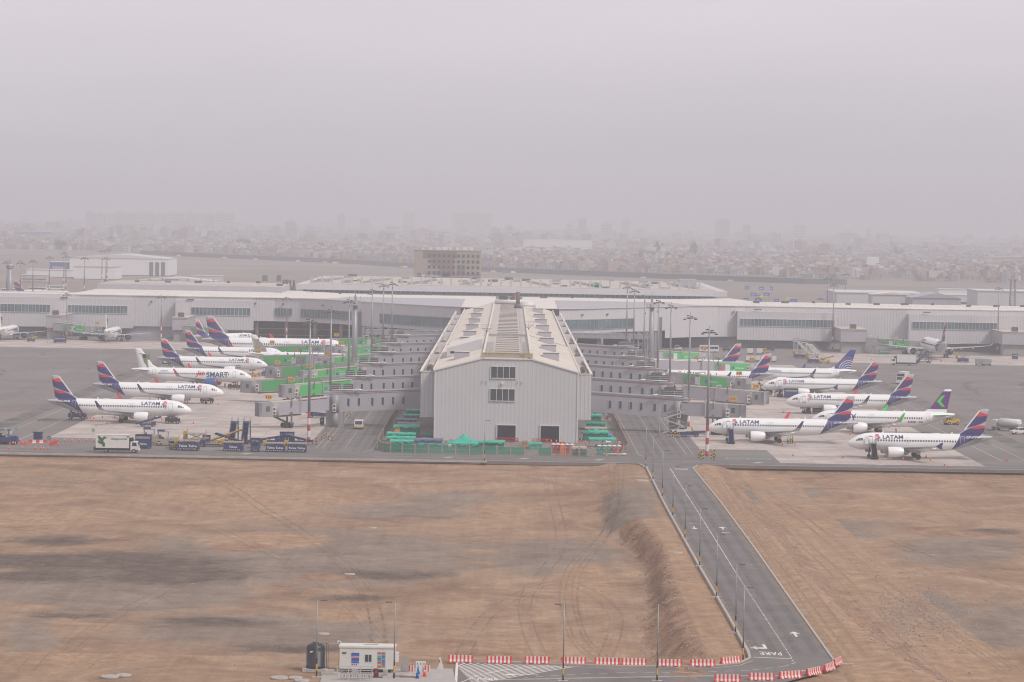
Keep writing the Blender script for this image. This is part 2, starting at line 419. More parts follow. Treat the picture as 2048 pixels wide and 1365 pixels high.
def sheet(name, pts, z, m, thick=0):
    b = MB(); b.fix = False
    k = [(p[0], p[1], z) for p in pts]; b.poly(k)
    o = b.build(name, m)
    if o.data.polygons[0].normal.z < 0: o.data.flip_normals()
    return tag(o, kind='structure')
def rect(x0, x1, y0, y1): return [(x0, y0), (x1, y0), (x1, y1), (x0, y1)]
# apron: a raised asphalt slab with its edge
b = MB(); b.box(-900, 900, APRON_Y, 1900, -.7, 0)
tag(b.build('apron_asphalt', M_asph), kind='structure')
sheet('service_road', rect(-400, 400, APRON_Y + .3, 703), .004, M_asph2)
sheet('pier_road', rect(-46.5, -30.5, 703.2, 1230), .004, M_asph2); sheet('pier_road', rect(28.5, 45.5, 703.2, 1230), .004, M_asph2)
sheet('concrete_pad', [(-110, 735), (-47, 735), (-47, 1190), (-110, 1190)], .008, M_slab)
sheet('concrete_pad', [(46, 734), (62, 734), (62, 696), (108.5, 696), (108.5, 1175), (46, 1175)], .008, M_slab)
sheet('concrete_pad', rect(-400, -60, 1215, 1290), .008, M_slab); sheet('concrete_pad', rect(120, 400, 1205, 1290), .008, M_slab)
sheet('construction_yard', rect(-29.5, 27.5, 708, 1230), .008, mat('yard_concrete', (.19, .175, .165), .9, .25, .3))

# the road across the dirt and the road along the bottom
bed = [G(*p) for p in [(1250, 922), (1279, 929), (1293, 935), (1330, 1010), (1400, 1135), (1460, 1238), (1497, 1305), (1500, 1317), (1480, 1327), (1420, 1333), (1240, 1333), (1000, 1325), (914, 1326), (890, 1365)]]
bed2 = [G(*p) for p in [(1560, 1368), (1620, 1352), (1660, 1335), (1668, 1322), (1590, 1212), (1510, 1098), (1440, 1003), (1386, 937), (1395, 931), (1440, 927)]]
pl = [(p.x, p.y) for p in bed] + [(-12, 340), (32, 340)] + [(p.x, p.y) for p in bed2]
def grade(pts, z0):
    from mathutils.geometry import tessellate_polygon
    vs = [Vector((p[0], p[1], z0)) for p in pts]; T = tessellate_polygon([vs])
    F = [t if (vs[t[1]] - vs[t[0]]).cross(vs[t[2]] - vs[t[0]]).z > 0 else (t[0], t[2], t[1]) for t in T]
    me = bpy.data.meshes.new('access_road'); me.from_pydata([tuple(v) for v in vs], [], F); return me
me = grade(pl, .010); me.materials.append(M_asph2); o = bpy.data.objects.new('access_road', me); C.objects.link(o); tag(o, kind='structure')
def ribbon(name, pts, w, z0, z1, m, kind='structure', parent=None, dash=None):
    b = MB(); P = [Vector((p[0], p[1], 0)) for p in pts]; 
    for a, c in zip(P, P[1:]):
        d = (c - a); L = d.length; d /= L; s = Vector((-d.y, d.x, 0)) * w / 2
        segs = [(0, L)] if not dash else [(t, min(L, t + dash[0])) for t in [i * (dash[0] + dash[1]) for i in range(int(L / (dash[0] + dash[1])) + 1)]]
        for t0, t1 in segs:
            p, q = a + d * t0, a + d * t1
            k = [p - s, q - s, q + s, p + s]
            if z0 is None: b.poly([(v.x, v.y, z1) for v in k])
            else: b.flat([(v.x, v.y) for v in k], z0, z1)
    if z0 is None:
        b.fix = False; o = b.build(name, m)
        if o.data.polygons[0].normal.z < 0: o.data.flip_normals()
    else: o = b.build(name, m)
    if parent is None: tag(o, kind=kind)
    else: o.parent = parent
    return o
kl = [(p.x, p.y) for p in bed[1:12]]; kr = [(p.x, p.y) for p in bed2[2:9]]
ribbon('kerb', kl, .35, -.4, .13, M_kerb); ribbon('kerb', kr, .30, -.4, .12, M_kerb)
ribbon('kerb', [G(x, y)[:2] for x, y in [(1000, 1361), (1200, 1357), (1440, 1353), (1560, 1353), (1610, 1342)]], .3, -.4, .10, M_kerb)
ribbon('kerb', [(-380, APRON_Y), (-11, APRON_Y), (26, APRON_Y + 1)], .3, -.4, .06, M_kerb)
ribbon('kerb', [(50, APRON_Y + 1), (380, APRON_Y)], .3, -.4, .06, M_kerb)
# markings -------------------------------------------------
ML = [G(*p)[:2] for p in [(1340, 937), (1412, 1050), (1470, 1143)]]
ribbon('centre_line', ML, .14, None, .016, M_paint)
ribbon('centre_line', [G(*p)[:2] for p in [(1470, 1143), (1583, 1316)]], .16, None, .016, M_paint, dash=(.8, .6))
ribbon('stop_line', [G(1507, 1315)[:2], G(1584, 1318)[:2]], .35, None, .016, M_paint)
ribbon('edge_line', [G(*p)[:2] for p in [(1584, 1320), (1590, 1326), (1570, 1333), (1500, 1341), (1380, 1346), (1250, 1346), (1150, 1349), (1050, 1356)]], .12, None, .016, M_paint, dash=(1.2, 1.0))
ribbon('edge_line', [G(*p)[:2] for p in [(1505, 1322), (1480, 1331), (1420, 1337), (1240, 1337), (1000, 1329)]], .10, None, .016, M_paint)
def gtext(body, px, py, size, sx, rz, m=M_paint, nm='painted_word'):
    me_, w = text_mesh(body, size, m, sx, .045)
    me2 = me_.copy()
    for v in me2.vertices: v.co = (v.co.x - w / 2, v.co.z, 0)
    me2.update()
    p = G(px, py); o = bpy.data.objects.new(nm, me2); C.objects.link(o); o.location = (p.x, p.y, .018); o.rotation_euler = (0, 0, rz)
    if me2.polygons and me2.polygons[0].normal.z < 0: me2.flip_normals()
    tag(o, kind='structure'); return o
gtext('PARE', 1540, 1304.5, 4.3, .29, PI)
gtext('PARE', 1364, 940, 4.2, .30, 0)
def arrow(px, py, L, rz, turn=False, w=.28):
    b = MB(); b.fix = False
    if not turn:
        b.poly([(-w / 2, -L / 2, 0), (w / 2, -L / 2, 0), (w / 2, L * .12, 0), (-w / 2, L * .12, 0)])
        b.poly([(-.75, L * .12, 0), (.75, L * .12, 0), (0, L / 2, 0)])
    else:
        b.poly([(-w / 2, -L / 2, 0), (w / 2, -L / 2, 0), (w / 2, L * .3, 0), (-w / 2, L * .3, 0)])
        b.poly([(w / 2, L * .06, 0), (1.1, L * .06, 0), (1.1, L * .3, 0), (w / 2, L * .3, 0)])
        b.poly([(1.1, -L * .15, 0), (2.1, L * .18, 0), (1.1, L * .5, 0)])
    p = G(px, py); o = b.build('painted_arrow', M_paint, loc=(p.x, p.y, .018), rz=rz); tag(o, kind='structure')
arrow(1590, 1269, 5, 0, False, .34); arrow(1445, 1057, 5, 0); arrow(1389, 1056, 5, PI); arrow(1530, 1295, 5, PI, True, .4); arrow(1520, 1109, .1, 0)
arrow(1040, 1350, 4.5, PI / 2)
ribbon('painted_bar', [G(1378, 1047)[:2], G(1395, 1047)[:2]], .5, None, .018, M_paint)
ribbon('painted_bar', [G(1443, 1066)[:2], G(1460, 1066)[:2]], .5, None, .018, M_paint)
# hatched corner at the bottom
for i in range(17):
    a = G(914 + i * 2, 1333 + i * 2.2); 
    c = G(930 + i * 14, 1327 + i * .35)
    ribbon('hatch_line', [a[:2], c[:2]], .26, None, .016, M_paint)
ribbon('hatch_line', [G(914, 1326)[:2], G(912, 1366)[:2]], .3, None, .018, M_paint)
ribbon('hatch_line', [G(920, 1366)[:2], G(960, 1350)[:2], G(1010, 1340)[:2], G(1080, 1335)[:2]], .15, None, .018, M_paint)
ribbon('hatch_line', [G(1080, 1334)[:2], G(1160, 1333)[:2]], .15, None, .018, M_paint)
gtext('PARE', 975, 1361, 2.6, .42, 0)
# apron lines
def line(name, x0, y0, x1, y1, w, m=M_apaint, dash=None, z=.014): ribbon(name, [(x0, y0), (x1, y1)], w, None, z, m, dash=dash)
for sx_, xs_ in ((-1, (-31.5, -38, -43.2, -44.6)), (1, (30.5, 36.5, 41.8, 43.4))):
    for i, x in enumerate(xs_):
        line('lane_line', x, 712 if i < 1 else 716, x, 1225, .14 if i != 1 else .10)
for y in (783, 868, 955, 1040, 1125):
    line('give_way_line', -44, y, -31.5, y, .6, dash=(.9, .8)); line('give_way_line', 30.5, y, 42, y, .6, dash=(.9, .8))
ribbon('corner_line', [(-31.5, 712), (-33.5, 708)], .15, None, .014, M_paint); ribbon('corner_line', [(30.5, 712), (31.5, 708)], .15, None, .014, M_paint)
for x in (-115.5,): line('taxiway_edge_line', x, 712, x, 1215, .25)
line('taxiway_edge_line', -122, 712, -122, 1215, .2); line('taxiway_edge_line', -134, 712, -134, 1215, .35, M_rpaint)
line('taxiway_edge_line', 115, 712, 115, 1200, .25); line('taxiway_edge_line', 121, 712, 121, 1200, .2); line('taxiway_edge_line', 133, 712, 133, 1200, .35, M_rpaint)
for x in (-160, 160):
    line('taxi_centre_line', x, 740, x, 1200, .3, M_ypaint, dash=(2.5, 26))
for y in (740, 800, 870, 950, 1040, 1140):
    for x in (-175, -190): line('taxi_mark', x, y, x + 6, y, 1.6, M_ypaint)
    for x in (172, 190): line('taxi_mark', x, y, x + 6, y, 1.6, M_ypaint)
line('pad_line', -400, 1213, -120, 1213, .5); line('pad_line', 125, 1203, 400, 1203, .5)
random.seed(3)
for i in range(26):                                  # small red / yellow stand marks on the pads
    s = -1 if i % 2 else 1; x = s * random.uniform(55, 104); y = random.uniform(745, 1100)
    if i % 3: line('stand_mark', x, y, x + random.uniform(2, 4), y + random.uniform(-.4, .4), .35, M_rpaint, z=.018)
    else: line('stand_mark', x, y, x + 2.2, y, 1.4, M_ypaint, z=.018)
for x, y in [(-62.5, 742), (-66, 742), (-57, 745), (-72, 744), (66, 742), (69, 742), (76, 740), (80, 741), (55, 752), (58, 752)]:
    line('stand_mark', x, y, x + 1.5, y + .3, 1.6, M_ypaint, z=.019)
def centre_guides():
    for y in (792, 880, 967, 1041): line('lead_in_line', -200, y, -58, y, .18, M_ypaint, z=.02)
    for y in (713, 790, 866): line('lead_in_line', 60, y, 200, y, .18, M_ypaint, z=.02)
centre_guides()
b = MB(); sheet('parking_bay', rect(50.5, 60.5, 704.5, 708.5), .012, M_gpaint)
for x in (50.5, 55.5, 60.5): line('bay_line', x, 704.5, x, 708.5, .2, z=.02)
line('bay_line', 50.5, 708.5, 60.5, 708.5, .2, z=.022)
sheet('parking_bay', rect(-57, -50, 722, 727), .012, M_gpaint)
for x in (-150, -60, -14, 3, 20, 56, 84): line('road_tick', x, 694, x + 1.6, 697, 1.4, z=.012)
for x in (-240, -120, -30, 40, 70, 120): line('road_stripe', x, 695, x + 9, 695, .3, z=.013)

def track_mat(name, col, lo, hi, top=.27, sc_=.35):
    m = bpy.data.materials.new(name); m.use_nodes = True; n = m.node_tree; b = n.nodes["Principled BSDF"]; b.inputs['Base Color'].default_value = (*col, 1); b.inputs['Roughness'].default_value = .95
    g = n.nodes.new("ShaderNodeNewGeometry"); t = n.nodes.new("ShaderNodeTexNoise"); t.inputs['Scale'].default_value = sc_; t.inputs['Detail'].default_value = 8; t.inputs['Roughness'].default_value = .75
    n.links.new(g.outputs['Position'], t.inputs['Vector']); r = n.nodes.new("ShaderNodeMapRange"); r.inputs[1].default_value = lo; r.inputs[2].default_value = hi; r.inputs[4].default_value = top
    n.links.new(t.outputs[0], r.inputs[0]); n.links.new(r.outputs[0], b.inputs['Alpha']); return m
random.seed(31)
TR = [MB(), MB()]
def track(pts, k, w=.34, gap=1.9):
    P = [Vector(G(*p)[:2]) for p in pts]; Q = []
    for i in range(len(P) - 1):                       # Catmull-Rom through the clicked points
        p0, p1, p2, p3 = P[max(i - 1, 0)], P[i], P[i + 1], P[min(i + 2, len(P) - 1)]; n = max(3, int((p2 - p1).length / 2.0))
        for j in range(n):
            t = j / n; Q.append(.5 * ((2 * p1) + (p2 - p0) * t + (2 * p0 - 5 * p1 + 4 * p2 - p3) * t * t + (3 * p1 - p0 - 3 * p2 + p3) * t ** 3))
    for off in ((-gap / 2, gap / 2) if gap else (0,)):
        pr = None
        for a, c in zip(Q, Q[1:]):
            d = (c - a).normalized(); s = Vector((-d.y, d.x)); l, r = a + s * (off - w / 2), a + s * (off + w / 2)
            l, r = [(v.x, v.y, hgt(v.x, v.y) + .07) for v in (l, r)]
            if pr: TR[k].poly([pr[0], pr[1], r, l])
            pr = (l, r)
for pts, k in [([(1240, 930), (1225, 1010), (1150, 1110), (1160, 1220), (1250, 1290)], 0), ([(60, 1340), (200, 1200), (420, 1100), (700, 1040), (1000, 1010), (1240, 990)], 1),
               ([(420, 940), (560, 1000), (700, 1100), (760, 1220), (700, 1300)], 0), ([(0, 1020), (200, 960), (500, 950), (800, 960), (1250, 945)], 1), ([(0, 1000), (150, 980), (400, 1010), (640, 1120), (800, 1290)], 1), ([(900, 1310), (980, 1180), (1120, 1120), (1230, 1180), (1200, 1290)], 0),
               ([(150, 1330), (300, 1290), (560, 1290), (900, 1300)], 0), ([(1100, 940), (1120, 1040), (1060, 1160), (1080, 1290)], 1), ([(20, 960), (400, 930), (900, 935)], 1), ([(1470, 950), (1560, 1030), (1680, 1130), (1800, 1250), (1900, 1360)], 1), ([(1500, 950), (1620, 1030), (1760, 1140), (1900, 1240), (2040, 1330)], 0),
               ([(1440, 960), (1520, 1070), (1620, 1190), (1720, 1320)], 1), ([(1500, 1000), (1700, 980), (1900, 1000), (2040, 990)], 0), ([(1650, 1040), (1800, 1120), (1980, 1120)], 1), ([(1560, 990), (1760, 1060), (2040, 1160)], 0), ([(1410, 950), (1500, 1075), (1610, 1230), (1700, 1350)], 0)]:
    track(pts, k); 
    for _ in range(1): track([(x + random.uniform(-14, 14), y + random.uniform(-5, 5)) for x, y in pts], random.randint(0, 1), .28)
for k, m in ((0, track_mat('track_dark', (.12, .078, .055), .42, .62)), (1, track_mat('track_pale', (.42, .31, .235), .40, .60))):
    TR[k].fix = False; tag(TR[k].build('tyre_tracks', m), kind='structure')
# loose stones and rubble
b = MB(); b.fix = False
def stone(x, y, r):
    z = hgt(x, y); k = len(b.v)
    for (u, v, w) in ((1, 0, .1), (-.9, .2, .1), (.1, 1, 0), (0, -1, .1), (.1, 0, .8), (0, 0, -.6)): b.v.append((x + u * r * random.uniform(.7, 1.3), y + v * r * random.uniform(.7, 1.3), z + w * r))
    for q in ((0, 2, 4), (2, 1, 4), (1, 3, 4), (3, 0, 4), (2, 0, 5), (1, 2, 5), (3, 1, 5), (0, 3, 5)): b.face([k + i for i in q], random.choice((0, 0, 1)))
for _ in range(900):                                  # rubble fan on the right
    px, py = random.gauss(1820, 70), random.gauss(1215, 38)
    if px < 1735 + (py - 1150) * .6: continue
    p = G(px, py); stone(p.x, p.y, random.uniform(.08, .28))
for _ in range(1100):
    t = random.random(); y = 690 - (690 - 365) * t ** .8; gx = xat(GULLY, y); stone(gx + random.gauss(1.5, 1.4), y, random.uniform(.06, .22))
for _ in range(1500):
    px, py = random.uniform(0, 2048), random.uniform(935, 1340); p = G(px, py)
    if xat(ROAD_L, p.y) - 1 < p.x < xat(ROAD_R, p.y) + 1 or (py > 1318 and px > 600): continue
    stone(p.x, p.y, random.uniform(.05, .18))
for _ in range(700):
    y = random.uniform(372, 560); cx = xat(BERM, y); stone(cx - random.uniform(0, 1) * (cx - xat(TOE, y) + 1), y, random.uniform(.07, .25))
tag(b.build('loose_stones', [mat('stone_grey', (.30, .27, .25), .9), mat('stone_brown', (.24, .16, .115), .9)]), 'loose stones and rubble scattered on the bare ground', 'stones', kind='stuff')

def stain(pts, w, m, z, nm='tyre_marks', pix=True):
    P = [Vector(G(*p)[:2]) if pix else Vector(p) for p in pts]; Q = []
    for i in range(len(P) - 1):
        p0, p1, p2, p3 = P[max(i - 1, 0)], P[i], P[i + 1], P[min(i + 2, len(P) - 1)]; n = max(3, int((p2 - p1).length / 5))
        for j in range(n + (i == len(P) - 2)):
            t = j / n; Q.append(.5 * ((2 * p1) + (p2 - p0) * t + (2 * p0 - 5 * p1 + 4 * p2 - p3) * t * t + (3 * p1 - p0 - 3 * p2 + p3) * t ** 3))
    b = MB(); b.fix = False; pr = None
    for a, c in zip(Q, Q[1:]):
        d = (c - a).normalized(); s = Vector((-d.y, d.x)); l, r = a + s * w / 2, a - s * w / 2
        if pr: b.poly([(pr[1].x, pr[1].y, z), (r.x, r.y, z), (l.x, l.y, z), (pr[0].x, pr[0].y, z)])
        pr = (l, r)
    tag(b.build(nm, m), kind='structure')
M_rub = track_mat('tyre_rubber_marks', (.055, .05, .05), .42, .66, .45, .12); M_dust = track_mat('road_dust', (.34, .245, .175), .40, .62, .75, .5); M_wear = track_mat('lane_wear', (.075, .068, .068), .36, .64, .22, .3); M_pal = track_mat('pale_wear', (.30, .265, .25), .42, .66, .45, .2)
random.seed(41)
for side in (-1, 1):
    for k in range(9):
        x0 = side * random.uniform(118, 200); y0 = random.uniform(760, 1180); r = random.uniform(20, 90)
        stain([(x0, y0 - r), (x0 + side * r * .15, y0), (x0 + side * r * .7, y0 + r * .7)], random.uniform(.8, 2.4), M_rub, .024 + k * .0015 + (.0007 if side > 0 else 0), pix=False)
    for k, x in enumerate((127, 146)): stain([(side * x, 712), (side * x, 900), (side * x, 1200)], 5.0, M_rub if k == 0 else M_pal, .040 + k * .002, pix=False)
for k, x in enumerate((-41.5, -39.5, -35.6, -33.6, 33.2, 35.2, 38.2, 40.2)): stain([(x, 708), (x, 900), (x, 1220)], .8, M_wear, .045, pix=False)
stain([(-300, 690.5), (0, 690.5), (300, 690.5)], 1.6, M_wear, .047, pix=False); stain([(-300, 698.5), (0, 698.2), (300, 698.5)], 1.8, M_pal, .047, pix=False)
for y in (792, 872, 957, 1037): stain([(-64, y), (-84, y), (-112, y)], 1.4, M_rub, .05, pix=False)
for y in (717, 801, 878, 961): stain([(62, y), (84, y), (110, y)], 1.4, M_rub, .05, pix=False)
for f_, w_, m_ in ((.12, 1.0, M_wear), (.32, 1.0, M_wear), (.62, 1.0, M_wear), (.84, 1.0, M_wear), (.035, 1.1, M_dust), (.965, 1.3, M_dust), (.5, 2.4, M_pal)):
    pts = []
    for y in (640, 600, 560, 520, 480, 440, 405, 385): a, c = xat(ROAD_L, y), xat(ROAD_R, y); pts.append((a + (c - a) * f_, y))
    stain(pts, w_, m_, .020 + f_ * .004, pix=False)
stain([(1500, 1321), (1470, 1330), (1400, 1336), (1240, 1336), (1060, 1330)], .7, M_dust, .026); stain([(1600, 1345), (1540, 1351), (1400, 1352), (1200, 1355), (1020, 1362)], .8, M_dust, .026)
# ================================================================== PIER, TERMINAL, BRIDGES
M_wall = mat('ribbed_cladding', (.52, .51, .52), .5, .025, .12)
M_wall2 = mat('terminal_cladding', (.56, .54, .55), .55, .03, .1)
M_trim = mat('white_trim', (.62, .60, .60), .5)
M_roof = mat('roof_sheet', (.74, .685, .625), .6, .07, .12, col2=(.64, .595, .55))
M_roof2 = mat('roof_membrane', (.50, .435, .385), .8, .15, .2)
M_tgrey = mat('bridge_cladding', (.39, .375, .405), .5, .06, .3)
M_tgrey2 = mat('bridge_dark_steel', (.13, .125, .13), .6, .15, 1)
M_glass = mat('tinted_glass', (.035, .055, .065), .12, .35, .25, spec=.8)
M_glassb = mat('terminal_glass', (.10, .16, .175), .12, .4, .12, spec=.8)
M_black = mat('dark_interior', (.012, .013, .016), .9)
M_steel = mat('galvanised_steel', (.36, .36, .37), .45, .1, .6, metal=.3)
M_yel = mat('yellow_safety_paint', (.62, .42, .05), .5)
M_dkgrey = mat('dark_grey_units', (.10, .10, .10), .6, .2, 1)
M_green = mat('green_wrap', (.075, .46, .125), .45, .05, .3)
M_white = mat('white_enamel', (.66, .65, .65), .45)
M_red = mat('red_enamel', (.50, .035, .03), .45)
M_rail = mat('grey_rail', (.45, .44, .43), .5)
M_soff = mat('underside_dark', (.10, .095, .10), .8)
M_rust = mat('red_pipe', (.30, .09, .09), .5)
M_hold = mat('sign_orange', (.70, .33, .03), .5)

def corr(b, x0, x1, y, z0, ztop, pitch=1.0, dep=.14, ax='x', out=-1, mi=0):
    """trapezoid-ribbed wall sheet between x0..x1 at plane y (ax='x') or along y at plane x (ax='y'); ztop(u) or number"""
    f = ztop if callable(ztop) else (lambda u: ztop)
    us = []; u = x0
    while u < x1 - 1e-6:
        for du, d in ((0, 0), (.55, 0), (.65, 1), (.9, 1)):
            if u + du * pitch < x1: us.append((u + du * pitch, d * dep * out))
        u += pitch
    us.append((x1, 0))
    for (a, da), (c, dc) in zip(us, us[1:]):
        if ax == 'x': P = [(a, y + da, z0), (c, y + dc, z0), (c, y + dc, f(c)), (a, y + da, f(a))]
        else: P = [(y + da, a, z0), (y + dc, c, z0), (y + dc, c, f(c)), (y + da, a, f(a))]
        b.poly(P, mi)
def window_band(par, x0, x1, y, z0, z1, n, nm='window', gm=None, out=-1, fr=.18, mull=None):
    """glazed band in a wall facing -Y: frame child with pane sub-part"""
    f = MB(); t = .12
    f.box(x0 - fr, x1 + fr, y + out * .30, y + out * .02, z1, z1 + fr); f.box(x0 - fr, x1 + fr, y + out * .30, y + out * .02, z0 - fr, z0)
    f.box(x0 - fr, x0, y + out * .29, y + out * .02, z0, z1); f.box(x1, x1 + fr, y + out * .29, y + out * .02, z0, z1)
    for i in range(1, n):
        x = x0 + (x1 - x0) * i / n; f.box(x - .06, x + .06, y + out * .26, y + out * .17, z0, z1)
    w = f.build(nm, mull or M_trim, par)
    g = MB(); g.box(x0, x1, y + out * .165, y + out * .03, z0, z1); g.build('pane', gm or M_glass, w)
    return w

PX0, PX1, PY0, PY1 = -17.9, 16.9, 748.0, 1252.0
pier = empty('pier_building', (0, 0, 0), label='long ribbed grey pier building with pale pitched roof in the middle of the apron', cat='building')
def ptop(x):
    if x < -6.3: return 17.0 + (x - PX0) / (-6.3 - PX0) * 3.1
    if x > 5.4: return 17.0 + (PX1 - x) / (PX1 - 5.4) * 3.1
    return 20.1
b = MB(); corr(b, PX0, PX1, PY0, 0, ptop, 1.0, .025)
b.box(PX0, PX1, PY0 + .02, PY0 + .3, 0, 16.9); b.prism([(PX0, 16.9), (PX1, 16.9), (5.4, 20.0), (-6.3, 20.0)], PY0 + .02, PY0 + .3)
b.build('front_wall', M_wall, pier)
b = MB(); corr(b, PY0 + .3, PY1, PX0, 0, 17, 1.0, .05, 'y', -1); corr(b, PY0 + .3, PY1, PX1, 0, 17, 1.0, .05, 'y', 1)
b.build('side_walls', M_wall, pier)
b = MB()
b = MB()                                             # corner and eave trim
for x in (PX0, PX1): b.box(x - .16, x + .16, PY0 - .2, PY0 + .1, 0, 17.1)
for (xa, xb) in ((PX0, -6.3), (5.4, PX1)):
    b.bar((xa, PY0 - .1, ptop(xa) + .08), (xb, PY0 - .1, ptop(xb) + .08), .34, .22)
b.box(-6.3, 5.4, PY0 - .27, PY0 + .07, 20.0, 20.2)
b.build('edge_trim', M_trim, pier)
YS = 893.0                                           # where the two roof levels meet
def roofpart(nm, ya, yb, dz, m):
    b = MB()
    b.prism([(PX0 - .3, 16.95 + dz), (-6.3, 20.15 + dz), (-6.3, 20.4 + dz), (PX0 - .3, 17.2 + dz)], ya, yb)
    b.prism([(PX1 + .3, 16.95 + dz), (5.4, 20.15 + dz), (5.4, 20.4 + dz), (PX1 + .3, 17.2 + dz)], ya, yb)
    n = int((yb - ya) / 2.4)
    for i in range(n):                               # standing seams
        y = ya + 1.2 + i * 2.4
        b.bar((PX0 - .3, y, 17.22 + dz), (-6.3, y, 20.42 + dz), .10, .10); b.bar((PX1 + .3, y, 17.22 + dz), (5.4, y, 20.42 + dz), .10, .10)
    return b.build(nm, m, pier)
roofpart('roof', PY0 + .2, YS, 0, M_roof); roofpart('roof', YS, PY1, -.35, M_roof)
b = MB(); b.bar((PX0 - .3, YS, 17.1), (-6.3, YS, 20.3), .5, .55); b.bar((PX1 + .3, YS, 17.1), (5.4, YS, 20.3), .5, .55); b.box(-6.3, 5.4, YS - .3, YS + .3, 20.1, 20.7)
b.build('roof_step', M_steel, pier)
b = MB(); b.box(-6.28, 5.38, PY0 + 3.4, PY1, 17, 20.0); b.build('roof_deck', M_roof2, pier)
b = MB()                                             # parapets either side of the sunken roof deck
for x in (-6.3, 5.4):
    b.box(x - .25, x + .25, PY0 + 3.4, YS - 1, 19.5, 20.95); b.box(x - .25, x + .25, YS + 1, PY1 + 8, 19.5, 20.6)
b.box(PX0 - .55, PX0 - .25, PY0 + 1, PY1, 16.8, 17.45); b.box(PX1 + .25, PX1 + .55, PY0 + 1, PY1, 16.8, 17.45)
b.build('parapet', M_roof, pier)
b = MB(); b.box(-6.2, 5.3, PY0 + .35, PY0 + 3.3, 17, 19.7); b.build('gutter', M_soff, pier)
# ladder-like roof openings along the deck
me_sky = MB(); me_sky.box(-3.3, 3.0, -.25, .25, 0, .16, 0); me_sky.box(-3.2, 2.9, .3, 2.5, 0, .08, 1); mesky = me_sky.mesh('skylight', [M_tgrey2, M_roof])
y = PY0 + 18
while y < PY1 - 10:
    if abs(y - YS) > 6: inst('skylight', mesky, pier, (-.4, y, 20.02))
    y += 13.2
b = MB(); b.box(3.2, 3.75, PY0 + 12, PY1 - 8, 20.0, 20.12); b.build('walkway', M_tgrey, pier)
pv_ = MB(); pv_.box(-.8, .8, -2.2, 2.2, .25, .35); pv_.bar((-.7, -2, 0), (-.7, -2, .3), .1); pv_.bar((.7, 2, 0), (.7, 2, .3), .1); mepv = pv_.mesh('duct_panel', M_steel)
for i in range(14):
    inst('duct_panel', mepv, pier, (-5.1, PY0 + 20 + i * 5.6, 20.02)); inst('duct_panel', mepv, pier, (4.5, PY0 + 16 + i * 6.2, 20.02))
# roof louvres (sloped wedge dormers)
for sx_ in (-1, 1):
    for y in (775, 824, 872, 928, 985, 1042, 1100, 1165):
        if sx_ < 0 and y == 824: continue
        b = MB(); xa, xb = ((-13.9, -10.0) if sx_ < 0 else (8.6, 12.6))
        dz = 0 if y < YS else -.35; za, zb = ptop(xa) + .3 + dz, ptop(xb) + .3 + dz; zt = max(za, zb) + .95
        b.prism([(xa, za), (xb, zb), (xb, zt + .05), (xa, zt + .05)] if sx_ < 0 else [(xa, za), (xb, zb), (xb, zt + .05), (xa, zt + .05)], y, y + .25, 0)
        k = MB(); k.prism([(xa - .1, zt), (xb + .1, zt), (xb + .1, zt + .16), (xa - .1, zt + .16)], y - .12, y + .6, 0); k.prism([(xa, za - .1), (xb, zb - .1), (xb, zt - .02), (xa, zt - .02)], y + .27, y + 9, 1)
        w = b.build('louvre', M_tgrey, pier); k.build('louvre_cap', [M_dkgrey, M_roof], w)
b = MB()                                             # large wedge enclosure on the left slope
b.prism([(-16.2, 17.9), (-7.0, 20.2), (-7.0, 22.9), (-16.2, 20.3)], 800, 800.4, 0); b.prism([(-16.2, 17.9), (-7.0, 20.2), (-7.0, 22.75), (-16.2, 20.15)], 800.4, 840, 1)
w = b.build('roof_enclosure', [M_wall, M_roof], pier); b = MB(); b.box(-15.3, -14.2, 799.9, 799.99, 19.0, 19.5); b.build('vent', M_black, w)
# side galleries with parapets and plant
gal_me = []
for s in (-1, 1):
    xo = -21.5 if s < 0 else 20.2; xi = PX0 - .16 if s < 0 else PX1 + .16
    a0, a1 = min(xo, xi), max(xo, xi)
    b = MB(); corr(b, a0, a1, PY0 + 4, 5.35, 16.5, 1.0, .05); corr(b, PY0 + 4, PY1 - 22, xo, 5.35, 16.5, 1.0, .05, 'y', s)
    b.box(a0 + .05, a1 - .05, PY0 + 4.05, PY1 - 22, 5.4, 15.2)
    g = b.build('side_gallery', M_wall, pier)
    b = MB(); b.box(xo - .3, xo + .3, PY0 + 4.0, PY1 - 22, 16.3, 16.75); b.box(a0, a1, PY0 + 3.85, PY0 + 4.2, 16.45, 16.7); b.build('coping', M_roof, g)
    b = MB(); b.box(a0 + .1, a1 - .1, PY0 + 4.2, PY1 - 22, 15.2, 15.6); b.build('gallery_roof', M_roof2, g)
    for y in (PY0 + 76, 904, 984, 1048, 1105, 1160):
        b = MB(); b.box(a0 + .3, a1 - .2, y, y + .4, 15.6, 17.6); b.build('screen', M_trim, g)
    for i, y in enumerate((766, 838, 918, 998, 1062, 1120, 1180)):
        for q in range(3):
            b = MB(); b.box(a0 + 1.0, a1 - 1.2, y + q * 4, y + q * 4 + 2.6, 15.7, 17.0); b.box(a0 + 1.2, a1 - 1.4, y + q * 4 + .3, y + q * 4 + 2.3, 17.0, 17.15); u = b.build('air_conditioner', M_dkgrey, g)
        b = MB(); b.cyl((a0 + 1, y - 2, 15.9), (a1 - .8, y - 2, 15.9), .16); b.cyl((a0 + 1.6, y - 2.5, 16.3), (a1 - .8, y - 2.5, 16.3), .12); b.bar((a0 + .8, y - 1.5, 15.6), (a0 + .8, y - 1.5, 16.8), .4, .2); b.build('pipe', M_steel, u)
